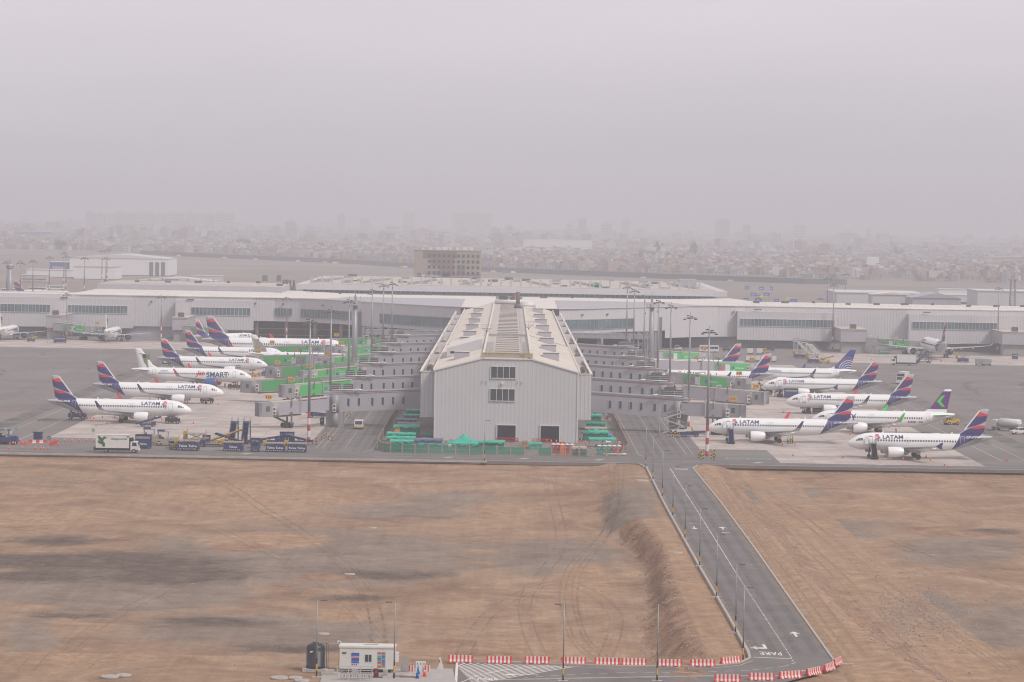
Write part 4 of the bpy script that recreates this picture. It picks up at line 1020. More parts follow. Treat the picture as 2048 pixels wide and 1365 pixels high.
def make_plane(nm, livery='latam', dl=0.0, tip='sharklet', neo=False, door_open=False, text=True, side_open=1):
    """dl = metres shorter than the standard body; a third taken ahead of the wing"""
    root = empty(nm)
    global SEC
    SEC0 = SEC; df = dl * .43
    SEC = [(s if s < 8 else (s - df if s < 20 else s - dl), a, b_, c) for s, a, b_, c in SEC0]
    # fuselage
    b = MB(); n = 28; secs = []
    for (s, zc, rz, ry) in SEC: secs.append([(-s, math.cos(2 * PI * i / n + PI / n) * ry, zc + math.sin(2 * PI * i / n + PI / n) * rz) for i in range(n)])
    b.loft(secs)
    mats = [A_white, A_silver, A_red, A_navy, A_purple, A_lime, A_cblue]
    me = b.mesh('fuselage', mats)
    F = {k: (s - dl, z) for k, (s, z) in FIN.items()}
    if livery == 'copa': F['root'] = (26.5 - dl, 5.7); F['bend'] = (30.2 - dl, 6.7); F['tip_le'] = (35.4 - dl, 12.3); F['tip_te'] = (37.3 - dl, 12.25)
    if livery == 'latam':
        regs = latam_regions(dl)
        front = [(29.9 - dl, 6.1), (27.4 - dl, 1.0)]
        grey = [(29.85 - dl, 5.55), (27.45 - dl, 1.3), (27.45 - dl, .5), (39 - dl, .5), (39 - dl, 6.6), (29.85 - dl, 6.6)]
        paint(me, [(grey, 1)] + regs, smin=26 - dl)
    o = bpy.data.objects.new('fuselage', me); C.objects.link(o); o.parent = root
    # fin
    b = MB(); secs = []
    def finsec(le, te, z, th):
        c = te - le; pr = [(0, 0), (.08, .5), (.35, 1), (.7, .7), (1, .06)]
        return [(-(le + u * c), v * th, z) for u, v in pr] + [(-(le + u * c), -v * th, z) for u, v in pr[::-1][:-1]]
    zb = 5.0
    te_at = lambda z: F['te'][0] + (F['tip_te'][0] - F['te'][0]) * (z - F['te'][1]) / (F['tip_te'][1] - F['te'][1])
    k1, k2 = F['root'], F['bend']
    for (le, z, th) in ((k1[0] + .2, k1[1] - .5, .12), (k1[0] + .35, k1[1] + .12, .12), (k2[0] - 1.1, k2[1] - .62, .18), (k2[0], k2[1], .26), (F['tip_le'][0] - .35, F['tip_le'][1] - .45, .13), (F['tip_le'][0] + .1, F['tip_le'][1], .10)):
        secs.append(finsec(le, te_at(z), z, th))
    b.loft(secs, 0)
    fme = b.mesh('tail_fin', mats + [A_gold])
    if livery == 'latam':
        for p in fme.polygons: p.material_index = 1
        paint(fme, latam_regions(dl))
        lew = [(a[0] + .0, a[1]) for a in ()]
    elif livery == 'sky':
        body = [(26 - dl, 6.55), (40 - dl, 6.55), (40 - dl, 11.25), (26 - dl, 11.25)]
        chev = [(34.9 - dl, 10.15), (34.1 - dl, 10.15), (32.75 - dl, 8.6), (34.15 - dl, 7.2), (34.95 - dl, 7.2), (33.75 - dl, 8.65)]
        paint(fme, [(body, 4), (chev, 5)])
    elif livery == 'copa':
        for p in fme.polygons: p.material_index = 6
        arcs = []
        cx, cz = 34.9 - dl, 5.3
        for j, (r0, mi) in enumerate(((1.0, 0), (1.75, 0), (2.5, 0), (3.2, 0), (3.8, 7), (4.35, 7))):
            w = .24 if mi == 0 else .12; k = 7
            a0, a1 = math.radians(25), math.radians(165)
            pts = [(cx - math.cos(a0 + (a1 - a0) * i / k) * r0 * -1, cz + math.sin(a0 + (a1 - a0) * i / k) * r0) for i in range(k + 1)]
            pts2 = [(cx - math.cos(a0 + (a1 - a0) * i / k) * (r0 + w) * -1, cz + math.sin(a0 + (a1 - a0) * i / k) * (r0 + w)) for i in range(k + 1)]
            arcs.append((pts + pts2[::-1], mi))
        base_ = [(24 - dl, 5.85), (40 - dl, 5.85), (40 - dl, 4), (24 - dl, 4)]
        paint(fme, arcs + [(base_, 0), ([(24 - dl, 4), (30.2 - dl, 4), (30.2 - dl, 7), (24 - dl, 7)], 0)])
    fo = bpy.data.objects.new('tail_fin', fme); C.objects.link(fo); fo.parent = root
    if livery == 'latam':                            # white leading edge
        b = MB(); b.bar((-(k2[0] - .05), 0, k2[1]), (-(F['tip_le'][0] - .25), 0, F['tip_le'][1] - .3), .16, .30); b.build('leading_edge', A_white, fo)
    if livery in ('bird', 'owl'):
        b = MB()
        if livery == 'bird':
            shapes = [([(35.2, 10.2), (33.9, 9.75), (33.6, 9.95)], 1), ([(33.9, 10.0), (33.1, 9.9), (32.9, 9.0), (33.6, 8.6), (34.3, 9.2)], 1), ([(33.3, 9.5), (32.2, 8.4), (32.0, 9.4), (31.9, 10.1)], 0),
                      ([(34.0, 8.9), (33.0, 8.9), (32.5, 7.6), (32.6, 6.5), (33.6, 7.3)], 0), ([(33.2, 7.6), (32.6, 7.3), (32.2, 5.9), (32.7, 5.9)], 0), ([(33.3, 9.1), (31.4, 9.3), (31.9, 8.5), (32.7, 8.2)], 2)]
            ms = [A_bird, A_dark, A_owl]
        else:
            shapes = [([(35.9, 10.6), (34.6, 10.2), (33.7, 10.5), (33.4, 9.3), (34.2, 8.7), (35.5, 9.2)], 0), ([(35.5, 9.2), (34.2, 8.9), (33.0, 9.3), (31.5, 7.4), (30.8, 6.1), (31.9, 5.7), (34.9, 6.0)], 0), ([(35.9, 6.3), (33.5, 6.0), (33.5, 5.7), (35.6, 5.7)], 1), ([(34.3, 7.2), (33.0, 7.0), (31.4, 6.0), (32.3, 5.9), (33.4, 6.2)], 2)]
            ms = [A_owl, A_bird, A_dark]
        for pts, mi in shapes:
            for sd_ in (-1, 1):
                k = len(b.v); b.prism([(-s, z) for s, z in pts], sd_ * .12, sd_ * .29, mi)
        b.build('tail_painting', ms, fo)
    # wings
    W0 = 11.9 - df; navy, red = (A_navy, A_red)
    for sd_ in (-1, 1):
        b = MB()
        secs = [wing_sec(W0 - .3, sd_ * 1.2, 2.45, 7.6, .85), wing_sec(W0, sd_ * 1.95, 2.55, 6.9, .80), wing_sec(W0 + 2.35, sd_ * 6.4, 2.92, 4.0, .52), wing_sec(W0 + 5.2, sd_ * 11.6, 3.45, 2.8, .34), wing_sec(W0 + 7.75, sd_ * 16.4, 4.0, 1.65, .18)]
        if tip == 'fence': secs.append(wing_sec(W0 + 8.1, sd_ * 16.9, 4.05, 1.35, .1))
        b.loft(secs); w = b.build('wing', A_wing, root)
        b = MB()                                     # flap track fairings
        for yy, ch in ((5.2, 4.6), (8.4, 3.5), (11.8, 2.8)):
            s = interp([(1.95, W0 + 6.9), (6.4, W0 + 6.3), (16.4, W0 + 9.4)], yy); z = interp([(1.95, 2.4), (6.4, 2.75), (16.4, 3.9)], yy)
            b = MB(); secs = []
            for (ds, r) in ((-1.9, .05), (-1.2, .2), (-.3, .24), (.5, .15), (1.0, .03)): secs.append([(-(s + ds), sd_ * yy + math.cos(2 * PI * i / 8) * r * .7, z - .22 + math.sin(2 * PI * i / 8) * r) for i in range(8)])
            b.loft(secs); b.build('flap_fairing', A_white, w)
        if tip in ('sharklet', 'scimitar'):
            cm = {'latam': (navy, red), 'bird': (A_red, A_red), 'owl': (A_red, A_red), 'sky': (A_lime, A_lime), 'copa': (A_navy, A_cblue)}[livery]
            out, inn = [], []
            prof = [(16.4, 4.0, W0 + 7.75, 1.65), (17.0, 4.22, W0 + 8.15, 1.45), (17.45, 4.75, W0 + 8.65, 1.15), (17.72, 5.5, W0 + 9.25, .85), (17.9, 6.45, W0 + 10.0, .45)]
            o1 = []
            for (y, z, s, c) in prof:
                nx, nz = (.07, -.02) if z > 4.3 else (.02, -.06)
                o1.append([(-s, sd_ * (y + nx), z + nz), (-(s + c), sd_ * (y + nx * .3), z + nz * .3), (-(s + c), sd_ * (y - nx * .3), z - nz * .3), (-s, sd_ * (y - nx), z - nz)])
            b = MB(); k = 0
            for a, c in zip(o1, o1[1:]):
                grey = 2 if c[0][2] < 4.9 else None
                g0 = grey if grey is not None else 0; g1 = grey if grey is not None else 1
                b.poly([a[0], a[1], c[1], c[0]], g0); b.poly([a[3], a[2], c[2], c[3]], g1); b.poly([a[0], a[3], c[3], c[0]], 2); b.poly([a[1], a[2], c[2], c[1]], g0)
            b.poly(o1[-1], 0); b.build('winglet', [cm[0], cm[1], A_wing], w)
            if tip == 'scimitar':
                b = MB(); b.prism([(-(W0 + 8.2), 4.1), (-(W0 + 9.2), 4.2), (-(W0 + 10.1), 3.2), (-(W0 + 9.7), 3.2)], sd_ * 17.1, sd_ * 17.2); b.build('lower_winglet', A_navy, w)
        else:
            b = MB(); b.prism([(-(W0 + 8.0), 4.05), (-(W0 + 9.3), 4.9), (-(W0 + 9.7), 4.9), (-(W0 + 9.4), 4.05), (-(W0 + 9.6), 3.35), (-(W0 + 9.1), 3.4)], sd_ * 16.85, sd_ * 16.97); b.build('wingtip_fence', A_navy, w)
        # stabiliser
        b = MB(); b.loft([wing_sec(31.2 - dl, sd_ * .5, 4.85, 3.9, .3), wing_sec(34.9 - dl, sd_ * 6.2, 5.45, 1.35, .12)])
        b.build('stabiliser', A_wing if livery != 'sky' else [A_lime], root)
        # engine
        r = 1.30 if neo else 1.15; ex = W0 - 1.75; ey = sd_ * 5.75; ez = 1.82 if neo else 1.78
        b = MB(); revolve(b, [(ex + .12, r * .86), (ex, r * .93), (ex + .12, r * 1.0), (ex + .8, r * 1.1), (ex + 2.0, r * 1.1), (ex + 3.2, r * .97), (ex + 3.9, r * .80)], 0, ey, ez)
        em = A_white if livery not in ('bird', 'owl') else A_eng
        e_ = b.build('engine', em, root)
        b = MB(); revolve(b, [(ex - .01, r * .94), (ex - .03, r * .98), (ex + .25, r * 1.045)], 0, ey, ez); b.build('inlet_lip', A_metal if livery not in ('bird', 'owl') else A_red, e_)
        b = MB(); revolve(b, [(ex + .05, r * .87), (ex + .8, r * .84), (ex + .85, .02)], 0, ey, ez); revolve(b, [(ex + 3.85, r * .79), (ex + 3.6, r * .5)], 0, ey, ez); b.build('intake', A_dark, e_)
        b = MB(); revolve(b, [(ex + 3.3, r * .62), (ex + 4.3, r * .50), (ex + 4.9, r * .42), (ex + 4.9, r * .30), (ex + 5.5, .04)], 0, ey, ez, 14); b.build('exhaust', A_metal, e_)
        b = MB(); b.loft([[(-(ex + 1.0), ey - .12, ez + r * .9), (-(ex + 5.8), ey - .12, ez + r * .9), (-(ex + 5.8), ey + .12, ez + r * .9), (-(ex + 1.0), ey + .12, ez + r * .9)], [(-(ex + 2.6), ey - .16, 3.0), (-(ex + 6.6), ey - .16, 2.8), (-(ex + 6.6), ey + .16, 2.8), (-(ex + 2.6), ey + .16, 3.0)]], sm=False); b.build('pylon', em if livery == 'sky' else A_white, e_)
        # main gear
        gs = 17.7 - df; gy = sd_ * 3.8
        b = MB(); b.cyl((-gs, gy, .58), (-(gs - .1), gy * .98, 2.9), .15, .2, 8); b.bar((-gs, gy, 1.1), (-gs, sd_ * 2.0, 2.3), .14); b.cyl((-gs, gy - .5, .58), (-gs, gy + .5, .58), .1, None, 8); b.box(-gs - .5, -gs + .5, gy + sd_ * .25 - .03, gy + sd_ * .25 + .03, 1.0, 2.7)
        g_ = b.build('main_gear', A_metal, root)
        for dy in (-.46, .46): wh = inst('wheel', WHEEL_T, g_, (-gs, gy + dy, .58))
    b = MB(); secs = []                              # belly fairing
    for (s, r1, r2, z) in ((10.2, .2, .1, 2.0), (11.2, 1.5, .55, 2.2), (13, 2.1, .88, 2.25), (17.5, 2.15, .95, 2.25), (20, 1.6, .6, 2.2), (22, .3, .12, 1.95)):
        secs.append([(-(s - df), math.cos(2 * PI * i / 14) * r1, z + math.sin(2 * PI * i / 14) * r2) for i in range(14)])
    b.loft(secs); b.build('belly_fairing', A_white, root)
    b = MB(); b.cyl((-5.07, 0, .4), (-4.9, 0, 2.2), .1, .14, 8); b.cyl((-5.07, -.3, .4), (-5.07, .3, .4), .08, None, 8); b.bar((-5.0, 0, 1.2), (-6.2, 0, 2.1), .1)
    for q in (-1, 1): b.box(-6.2, -4.2, q * .45 - .02, q * .45 + .02, 1.35, 2.1)
    g_ = b.build('nose_gear', A_metal, root)
    for dy in (-.25, .25): inst('wheel', WHEEL_T, g_, (-5.07, dy, .39), scale=(.67, .5, .67))
    # doors, windows, cockpit
    for sd_ in (-1, 1):
        for (s0, s1, z0, z1) in ((4.75, 5.65, 3.25, 5.15), (29.9 - dl, 30.8 - dl, 3.65, 5.35)):
            if livery == 'latam' and s0 > 20: mm = A_silver
            else: mm = A_line
            b = MB(); strip(b, [(s0, z0), (s1, z0), (s1, z1), (s0, z1), (s0, z0)], sd_, .07); b.build('door', mm, root)
        for s0 in ((14.75 - df, 15.65 - df) if dl < 3 else (15.2 - df,)):
            b = MB(); strip(b, [(s0, 3.85), (s0 + .55, 3.85), (s0 + .55, 5.0), (s0, 5.0), (s0, 3.85)], sd_, .05); b.build('exit_door', A_line, root)
        s = 7.0
        while s < 29.2 - dl:
            zz = 4.20
            inst('cabin_window', WIN, root, (-s, sd_ * (surf(s, zz) + .005), zz), scale=(1, 1, 1)); s += .62
        b = MB()
        for (a, c, z0, z1, sl) in ((1.78, 2.2, 3.95, 4.38, .22), (2.28, 2.75, 4.02, 4.56, .12), (2.85, 3.35, 4.08, 4.62, 0)):
            skinpoly(b, [(a, z0), (c, z0), (c, z1), (a + sl, z1 - sl * .3)], sd_, off=.035)
        b.build('cockpit_window', A_dark, root)
    b = MB(); b.poly([(-1.75, .75, 4.02), (-1.75, -.75, 4.02), (-2.1, -.7, 4.62), (-2.1, .7, 4.62)]) if False else None
    for s in (7.9, 24):
        b = MB(); b.prism([(-s, 5.8), (-s - .5, 5.8), (-s - .55, 6.25), (-s - .35, 6.25)], -.03, .03); b.build('antenna', A_white, root)
    if livery == 'latam' or livery == 'sky':
        b = MB(); secs = []
        for (ds, r) in ((0, .05), (.6, .55), (1.8, .6), (2.4, .1)): secs.append([(-(21 - df + ds), math.cos(2 * PI * i / 10) * r, 5.78 + max(0, math.sin(2 * PI * i / 10)) * r * .35) for i in range(10)])
        b.loft(secs); b.build('radome', A_white, root)
    if livery == 'latam' and text:
        for sd_ in (-1, 1):
            if sd_ < 0: letters(root, 'LATAM', 1.12, 12.85, 4.62, -1, A_navy, 1.36, .03)
            else: letters(root, 'LATAM', 1.12, 7.95, 4.62, 1, A_navy, 1.36, .03)
            b = MB()                                 # broken-stripe emblem
            for (z0, z1, a, c, mi) in ((5.35, 5.52, 6.2, 7.1, 0), (5.10, 5.26, 6.1, 7.25, 0), (4.86, 5.02, 6.2, 7.4, 0), (4.66, 4.80, 6.6, 7.5, 1), (4.46, 4.60, 6.15, 7.3, 1), (4.20, 4.33, 6.1, 6.9, 1), (3.90, 4.05, 6.3, 6.7, 1), (3.62, 3.75, 6.35, 6.6, 1)):
                d = .10
                skinpoly(b, [(a, z0 - d), ((a + c) / 2, z0 + d), ((a + c) / 2, z1 + d), (a, z1 - d)], sd_, mi, .03); skinpoly(b, [((a + c) / 2, z0 + d), (c, z0), (c, z1), ((a + c) / 2, z1 + d)], sd_, mi, .03)
            b.build('emblem', [A_red, A_navy], root)
    if livery == 'bird' or livery == 'owl':
        letters(root, 'SMART', 2.35, 13.9, 3.25, -1, A_teal, .93, .05); letters(root, 'Jet', 1.9, 17.0, 3.75, -1, A_red, 1.1, .06, .35)
        letters(root, 'Jet', 1.75, 5.9, 3.85, 1, A_red, 1.1, .02, .35); letters(root, 'SMART', 2.35, 8.3, 3.25, 1, A_teal, .93, .05)
        letters(root, 'JETSMART', .5, 28.2, 4.75, -1, A_teal, 1, .01)
    if livery == 'sky':
        for sd_ in (1, -1):
            if sd_ > 0:
                for ch, s0, m_ in (('S', 6.7, A_purple), ('K', 8.45, A_lime), ('Y', 10.25, A_purple)): letters(root, ch, 2.3, s0, 3.45, 1, m_, 1.0, .04)
                letters(root, 'A320', .78, 25.0, 2.95, 1, A_purple, 1.35, .02); letters(root, 'neo', .62, 27.9, 3.05, 1, A_purple, 1.3, .02)
            else:
                for ch, s0, m_ in (('S', 11.9, A_purple), ('K', 10.1, A_lime), ('Y', 8.3, A_purple)): letters(root, ch, 2.3, s0, 3.45, -1, m_, 1.0, .04)
    if livery == 'copa':
        letters(root, 'CopaAirlines', 1.15, 6.2, 4.5, 1, A_cblue, 1.0, .015); letters(root, 'CopaAirlines', 1.15, 13.2, 4.5, -1, A_cblue, 1.0, .015)
    SEC = SEC0
    return root
def registration(root, body, side, dl=0.0, s=1.0):
    me, w = text_mesh(body, .66, A_white, 1.25, .012); n = me.copy()
    s0 = 34.35 - dl if side < 0 else 31.3 - dl
    for v in n.vertices:
        zz = 4.95 + v.co.z; st = s0 - v.co.x if side < 0 else s0 + v.co.x
        v.co = (-st, side * (surf(st + dl, zz) + .04), zz)
    n.update()
    if n.polygons[0].normal.y * side < 0: n.flip_normals()
    o = bpy.data.objects.new('registration', n); C.objects.link(o); o.parent = root
GRP = 'airliners parked on the apron'
def place(o, x, y, rz, label, s=1.0):
    o.location = (x, y, 0); o.rotation_euler = (0, 0, rz)
    if s != 1: o.scale = (s, s, s)
    tag(o, label, 'aeroplane', GRP); return o
base = make_plane('airliner', 'latam')                # towards +x: left-hand rows show starboard
def latam(x, y, rz, label, reg=None, side=-1):
    o = base if not latam.used else copy_tree(base); latam.used = True
    place(o, x, y, rz, label)
    latam.q.append((o, reg, side)); return o
latam.used = False; latam.q = []
latam(-81.8, 793.5, math.radians(-1.5), 'white airliner with striped navy and red tail, nearest of the left-hand row', 'CC-BHB')
latam(-80.9, 873, math.radians(-1), 'white airliner with striped tail, second in the left-hand row counting from the road', 'CC-BFY')
latam(-81.4, 1037, math.radians(-1), 'white airliner with striped tail and open dark cargo door, just beyond the hummingbird-tailed one', 'CC-BFW')
latam(-81.5, 1115, math.radians(-1), 'white airliner with striped tail, partly hidden behind the owl-tailed airliner', 'CC-BAW')
latam(-103, 1255, math.radians(52), 'small distant airliner with striped tail turned towards the terminal behind the long wide-bodied one')
latam(49.4, 762, PI, 'white airliner with striped tail and steps, its nose beside the red and white mast', 'CC-BLK', 1)
latam(79.3, 878.5, PI + math.radians(-1), 'white airliner with striped tail and blue steps, directly behind the purple-tailed one', 'CC-BFN', 1)
latam(49, 1001, PI, 'white airliner with striped tail whose nose hides behind the green wrapped bridge on the right', 'CC-BHC', 1)
latam(45, 1079, PI, 'farthest striped-tail airliner of the right-hand row, only its upper body showing above the bridge', 'CC-BBF', 1)
place(copy_tree(base), G(30, 561, 11.7).x + 35.7, G(30, 561, 11.7).y, 0, 'striped airliner tail showing far left above the terminal roof')
for o, reg, side in latam.q:
    if reg: registration(o, reg, side)
b = MB(); skinpoly(b, [(9.0, 2.3), (10.6, 2.3), (10.6, 3.3), (9.0, 3.3)], -1, off=.05); b.build('cargo_hatch', A_dark, latam.q[2][0])
b = MB(); skinpoly(b, [(6.35, 3.4), (6.6, 3.4), (6.6, 3.6), (6.35, 3.6)], -1, off=.05)
def open_door(o, side=1):
    b = MB(); skinpoly(b, [(4.85, 3.3), (5.6, 3.3), (5.6, 5.1), (4.85, 5.1)], side, off=.05); b.box(-4.7, -3.9, side * 1.98, side * 2.08, 3.3, 5.1, 1); b.build('open_door', [A_dark, A_white], o)
open_door(latam.q[5][0]); open_door(latam.q[6][0])
wide = make_plane('wide_body_airliner', 'latam', dl=-3.3)
place(wide, -60.5, 1152, math.radians(-1), 'long wide-bodied white airliner with tall striped tail behind the left-hand rows', 1.345)
place(copy_tree(wide), 174.0, 1290, math.radians(91.5), 'wide-bodied airliner seen from behind with swept wings at the right-hand terminal gate')
a319 = make_plane('airliner', 'latam', dl=3.73, tip='fence')
place(a319, 79.4, 717.0, PI, 'short white striped-tail airliner with steps at its open door, nearest of the right-hand row'); registration(a319, 'CC-COX', 1, 3.73); open_door(a319)
a320f = make_plane('airliner', 'latam', tip='fence')
place(a320f, 79.6, 962, PI - math.radians(-1), 'white striped-tail airliner with small navy wingtip and blue steps, in front of the blue-tailed one'); registration(a320f, 'CC-BAA', 1); open_door(a320f)
sky_ = make_plane('airliner', 'sky', neo=True)
place(sky_, 79.0, 801, PI, 'white airliner with purple tail, green chevron and green winglets'); open_door(sky_)
place(copy_tree(sky_), G(-4, 566, 11.7).x + 35.7, G(-4, 566, 11.7).y - 30, 0, 'purple airliner tail with green mark at the far left edge beyond the terminal')
jet = make_plane('airliner', 'bird', neo=True)
place(jet, -80.3, 959, math.radians(-1), 'white airliner with large red and blue lettering and a hummingbird on its tail')
place(copy_tree(jet), -165.3, 1301, math.radians(88.5), 'white airliner seen from behind at the left-hand terminal gate')
place(copy_tree(jet), -208.5, 1300, math.radians(88), 'white airliner cut by the left edge of the picture, seen from behind')
owl = make_plane('airliner', 'owl', neo=True)
place(owl, -54.5, 1082, math.radians(-1), 'white airliner with an owl painted on its tail above the green bridges')
copa = make_plane('airliner', 'copa', tip='scimitar')
place(copa, 79.0, 1030, PI, 'white airliner with plain blue tail fin crossed by gold and white arcs')
# ================================================================== BRIDGES, MASTS, LAMPS
GB = 'fixed passenger bridges along the pier'
M_cab = mat('cab_panel', (.30, .30, .305), .5)
M_iblue = mat('logo_blue', (.02, .16, .34), .5); M_ipic = mat('advert_picture', (.10, .11, .16), .5, col2=(.35, .33, .32), scale=.8)
M_door = mat('door_beige', (.50, .42, .30), .6)
acm = MB(); acm.box(-1.3, 1.3, -.9, .9, 0, 1.7); acm.box(-1.1, 1.1, -.7, .7, 1.7, 1.9); ACU = acm.mesh('air_conditioner', M_dkgrey)
slit = MB(); slit.box(-.27, .27, -.05, .05, -.95, .95); SLIT = slit.mesh('window', M_glass); slf = MB(); slf.box(-.36, .36, -.03, .04, -1.05, 1.05); SLF = slf.mesh('window_frame', M_wall)
fan = MB(); fan.box(-.45, .45, -.2, .2, -1, 1); fan.cyl((0, -.26, .5), (0, -.19, .5), .33, None, 10, 1); fan.cyl((0, -.26, -.5), (0, -.19, -.5), .33, None, 10, 1); FANU = fan.mesh('fan_unit', [M_roof, M_dkgrey])
def fixed_bridge(s, Y, xe, label, stairs=False, door=False):
    xw = 20.35 if s > 0 else 21.65; L = xe - xw; t = empty('passenger_bridge', (s * xw, Y, 0), label=label, cat='passenger bridge', group=GB)
    yb = -6.0                                        # far end leans towards the camera
    def P(u, z): return (s * u, yb * u / L, z)
    def wall(b, u0, u1, z0, z1, w=3.6, drop=1.0, mi=0, o=0):
        d0, d1 = drop * u0 / L, drop * u1 / L; k = len(b.v)
        for u, d in ((u0, d0), (u1, d1)):
            for dy in (-w / 2 - o, w / 2 + o):
                for z in (z0 - d, z1 - d): b.v.append((s * u, yb * u / L + dy, z))
        for q in ((0, 1, 3, 2), (4, 6, 7, 5), (0, 4, 5, 1), (2, 3, 7, 6), (0, 2, 6, 4), (1, 5, 7, 3)): b.face([k + i for i in q], mi)
    b = MB(); wall(b, 0, L, 4.7, 9.7); b.build('corridor', M_tgrey, t)
    b = MB(); wall(b, 0, L + .2, 9.72, 9.98, 3.9); b.build('roof', M_tgrey, t)
    b = MB(); wall(b, .5, L - 1, 9.25, 9.35, 3.75); b.build('red_pipe', M_rust, t)
    b = MB(); wall(b, 0, L - 1, 9.99, 10.12, .25); b.build('conduit', M_steel, t)
    for i in range(7):
        u = L - 3.2 - i * 2.65 - (.8 if i > 2 else 0)
        if u < 1.0: continue
        z = 7.1 - u / L; y = yb * u / L - 1.85
        f = inst('window_frame', SLF, t, (s * u, y + .02, z)); inst('pane', SLIT, f, (0, -.03, 0))
    b = MB(); b.box(min(s * (L - 4.6), s * (L - .2)), max(s * (L - 4.6), s * (L - .2)), yb - 1.6, yb + 2.4, 0, 3.9); b.build('pillar', M_conc, t)
    b = MB(); b.cyl((s * (L - 2.6), yb - 2.3, 3.9), (s * (L - 2.6), yb - 2.3, 8.3), 1.0, None, 12); b.cyl((s * (L - 2.6), yb - 2.3, 0), (s * (L - 2.6), yb - 2.3, 3.9), .75, None, 12); b.build('rotunda', M_cab, t)
    inst('fan_unit', FANU, t, (s * (L - 2.4), yb - 3.35, 5.0))
    for q in (0, 3.2): inst('air_conditioner', ACU, t, (s * (L - 2.5 - q), yb + 1.0, 9.1))
    b = MB(); 
    for z in (9.6, 10.1, 10.6): b.bar((s * (L - 7), yb + .2, z), (s * (L + .5), yb - .8, z), .10)
    for u in (L - 7, L - 3.5, L + .5): b.bar((s * u, yb - .3, 9), (s * u, yb - .3, 10.7), .1)
    b.build('roof_railing', M_rail, t)
    b = MB(); b.cyl((s * (L - 8), yb - 1, 9.6), (s * (L - 1.5), yb - 1.2, 9.4), .13); b.cyl((s * (L - 9.4), yb - .6, 9.5), (s * (L - 7.8), yb - .6, 9.7), .24); b.build('white_pipe', M_white, t)
    if door:
        b = MB(); b.box(min(s * (L - 1.6), s * (L - .4)), max(s * (L - 1.6), s * (L - .4)), yb - 1.95, yb - 1.78, 5.6, 7.9); b.build('door', M_door, t)
        # zigzag escape stair beside the pillar
        b = MB(); y0 = yb - 2.4
        xs = [L - 1.0, L - 6.6]; zs = [5.6, 3.7, 1.9, 0]
        for k in range(3):
            a, c = (xs[k % 2], zs[k]), (xs[(k + 1) % 2], zs[k + 1])
            for yy in (y0, y0 - 1.3):
                b.bar((s * a[0], yy, a[1]), (s * c[0], yy, c[1]), .12, .3); b.bar((s * a[0], yy, a[1] + 1.1), (s * c[0], yy, c[1] + 1.1), .07)
            for q in range(9):
                u = q / 9; b.box(*sorted((s * (a[0] + (c[0] - a[0]) * u - .18), s * (a[0] + (c[0] - a[0]) * u + .18))), y0 - 1.25, y0 - .05, a[1] + (c[1] - a[1]) * u - .03, a[1] + (c[1] - a[1]) * u + .03)
                b.bar((s * (a[0] + (c[0] - a[0]) * u), y0 - 1.3, a[1] + (c[1] - a[1]) * u), (s * (a[0] + (c[0] - a[0]) * u), y0 - 1.3, a[1] + (c[1] - a[1]) * u + 1.1), .05)
            b.box(*sorted((s * (c[0] - .7), s * (c[0] + .7))), y0 - 1.3, y0, c[1] - .08, c[1] + .02)
        for x in (L - .3, L - 7.3): b.bar((s * x, y0 - 1.3, 0), (s * x, y0 - 1.3, 6.6), .13); b.bar((s * x, y0, 0), (s * x, y0, 6.6), .13)
        b.build('escape_stair', M_rail, t)
        inst('air_conditioner', ACU, t, (s * (L - 4.6), yb + 1.2, 9.6), scale=(1.2, 1, 1.1))
    return t
ordl = ['nearest', 'second nearest', 'third', 'fourth', 'fifth', 'farthest']
for i, Y in enumerate((797, 868, 946, 1022, 1098, 1170)):
    fixed_bridge(-1, Y, 47.0, f'grey fixed bridge with slit windows left of the pier, {ordl[i]} of six', door=False)
for i, Y in enumerate((796, 870, 951, 1023, 1104)):
    fixed_bridge(1, Y, 46.2, f'grey fixed bridge with slit windows right of the pier, {(ordl[:4] + ordl[5:])[i]} of five', door=(i < 2))

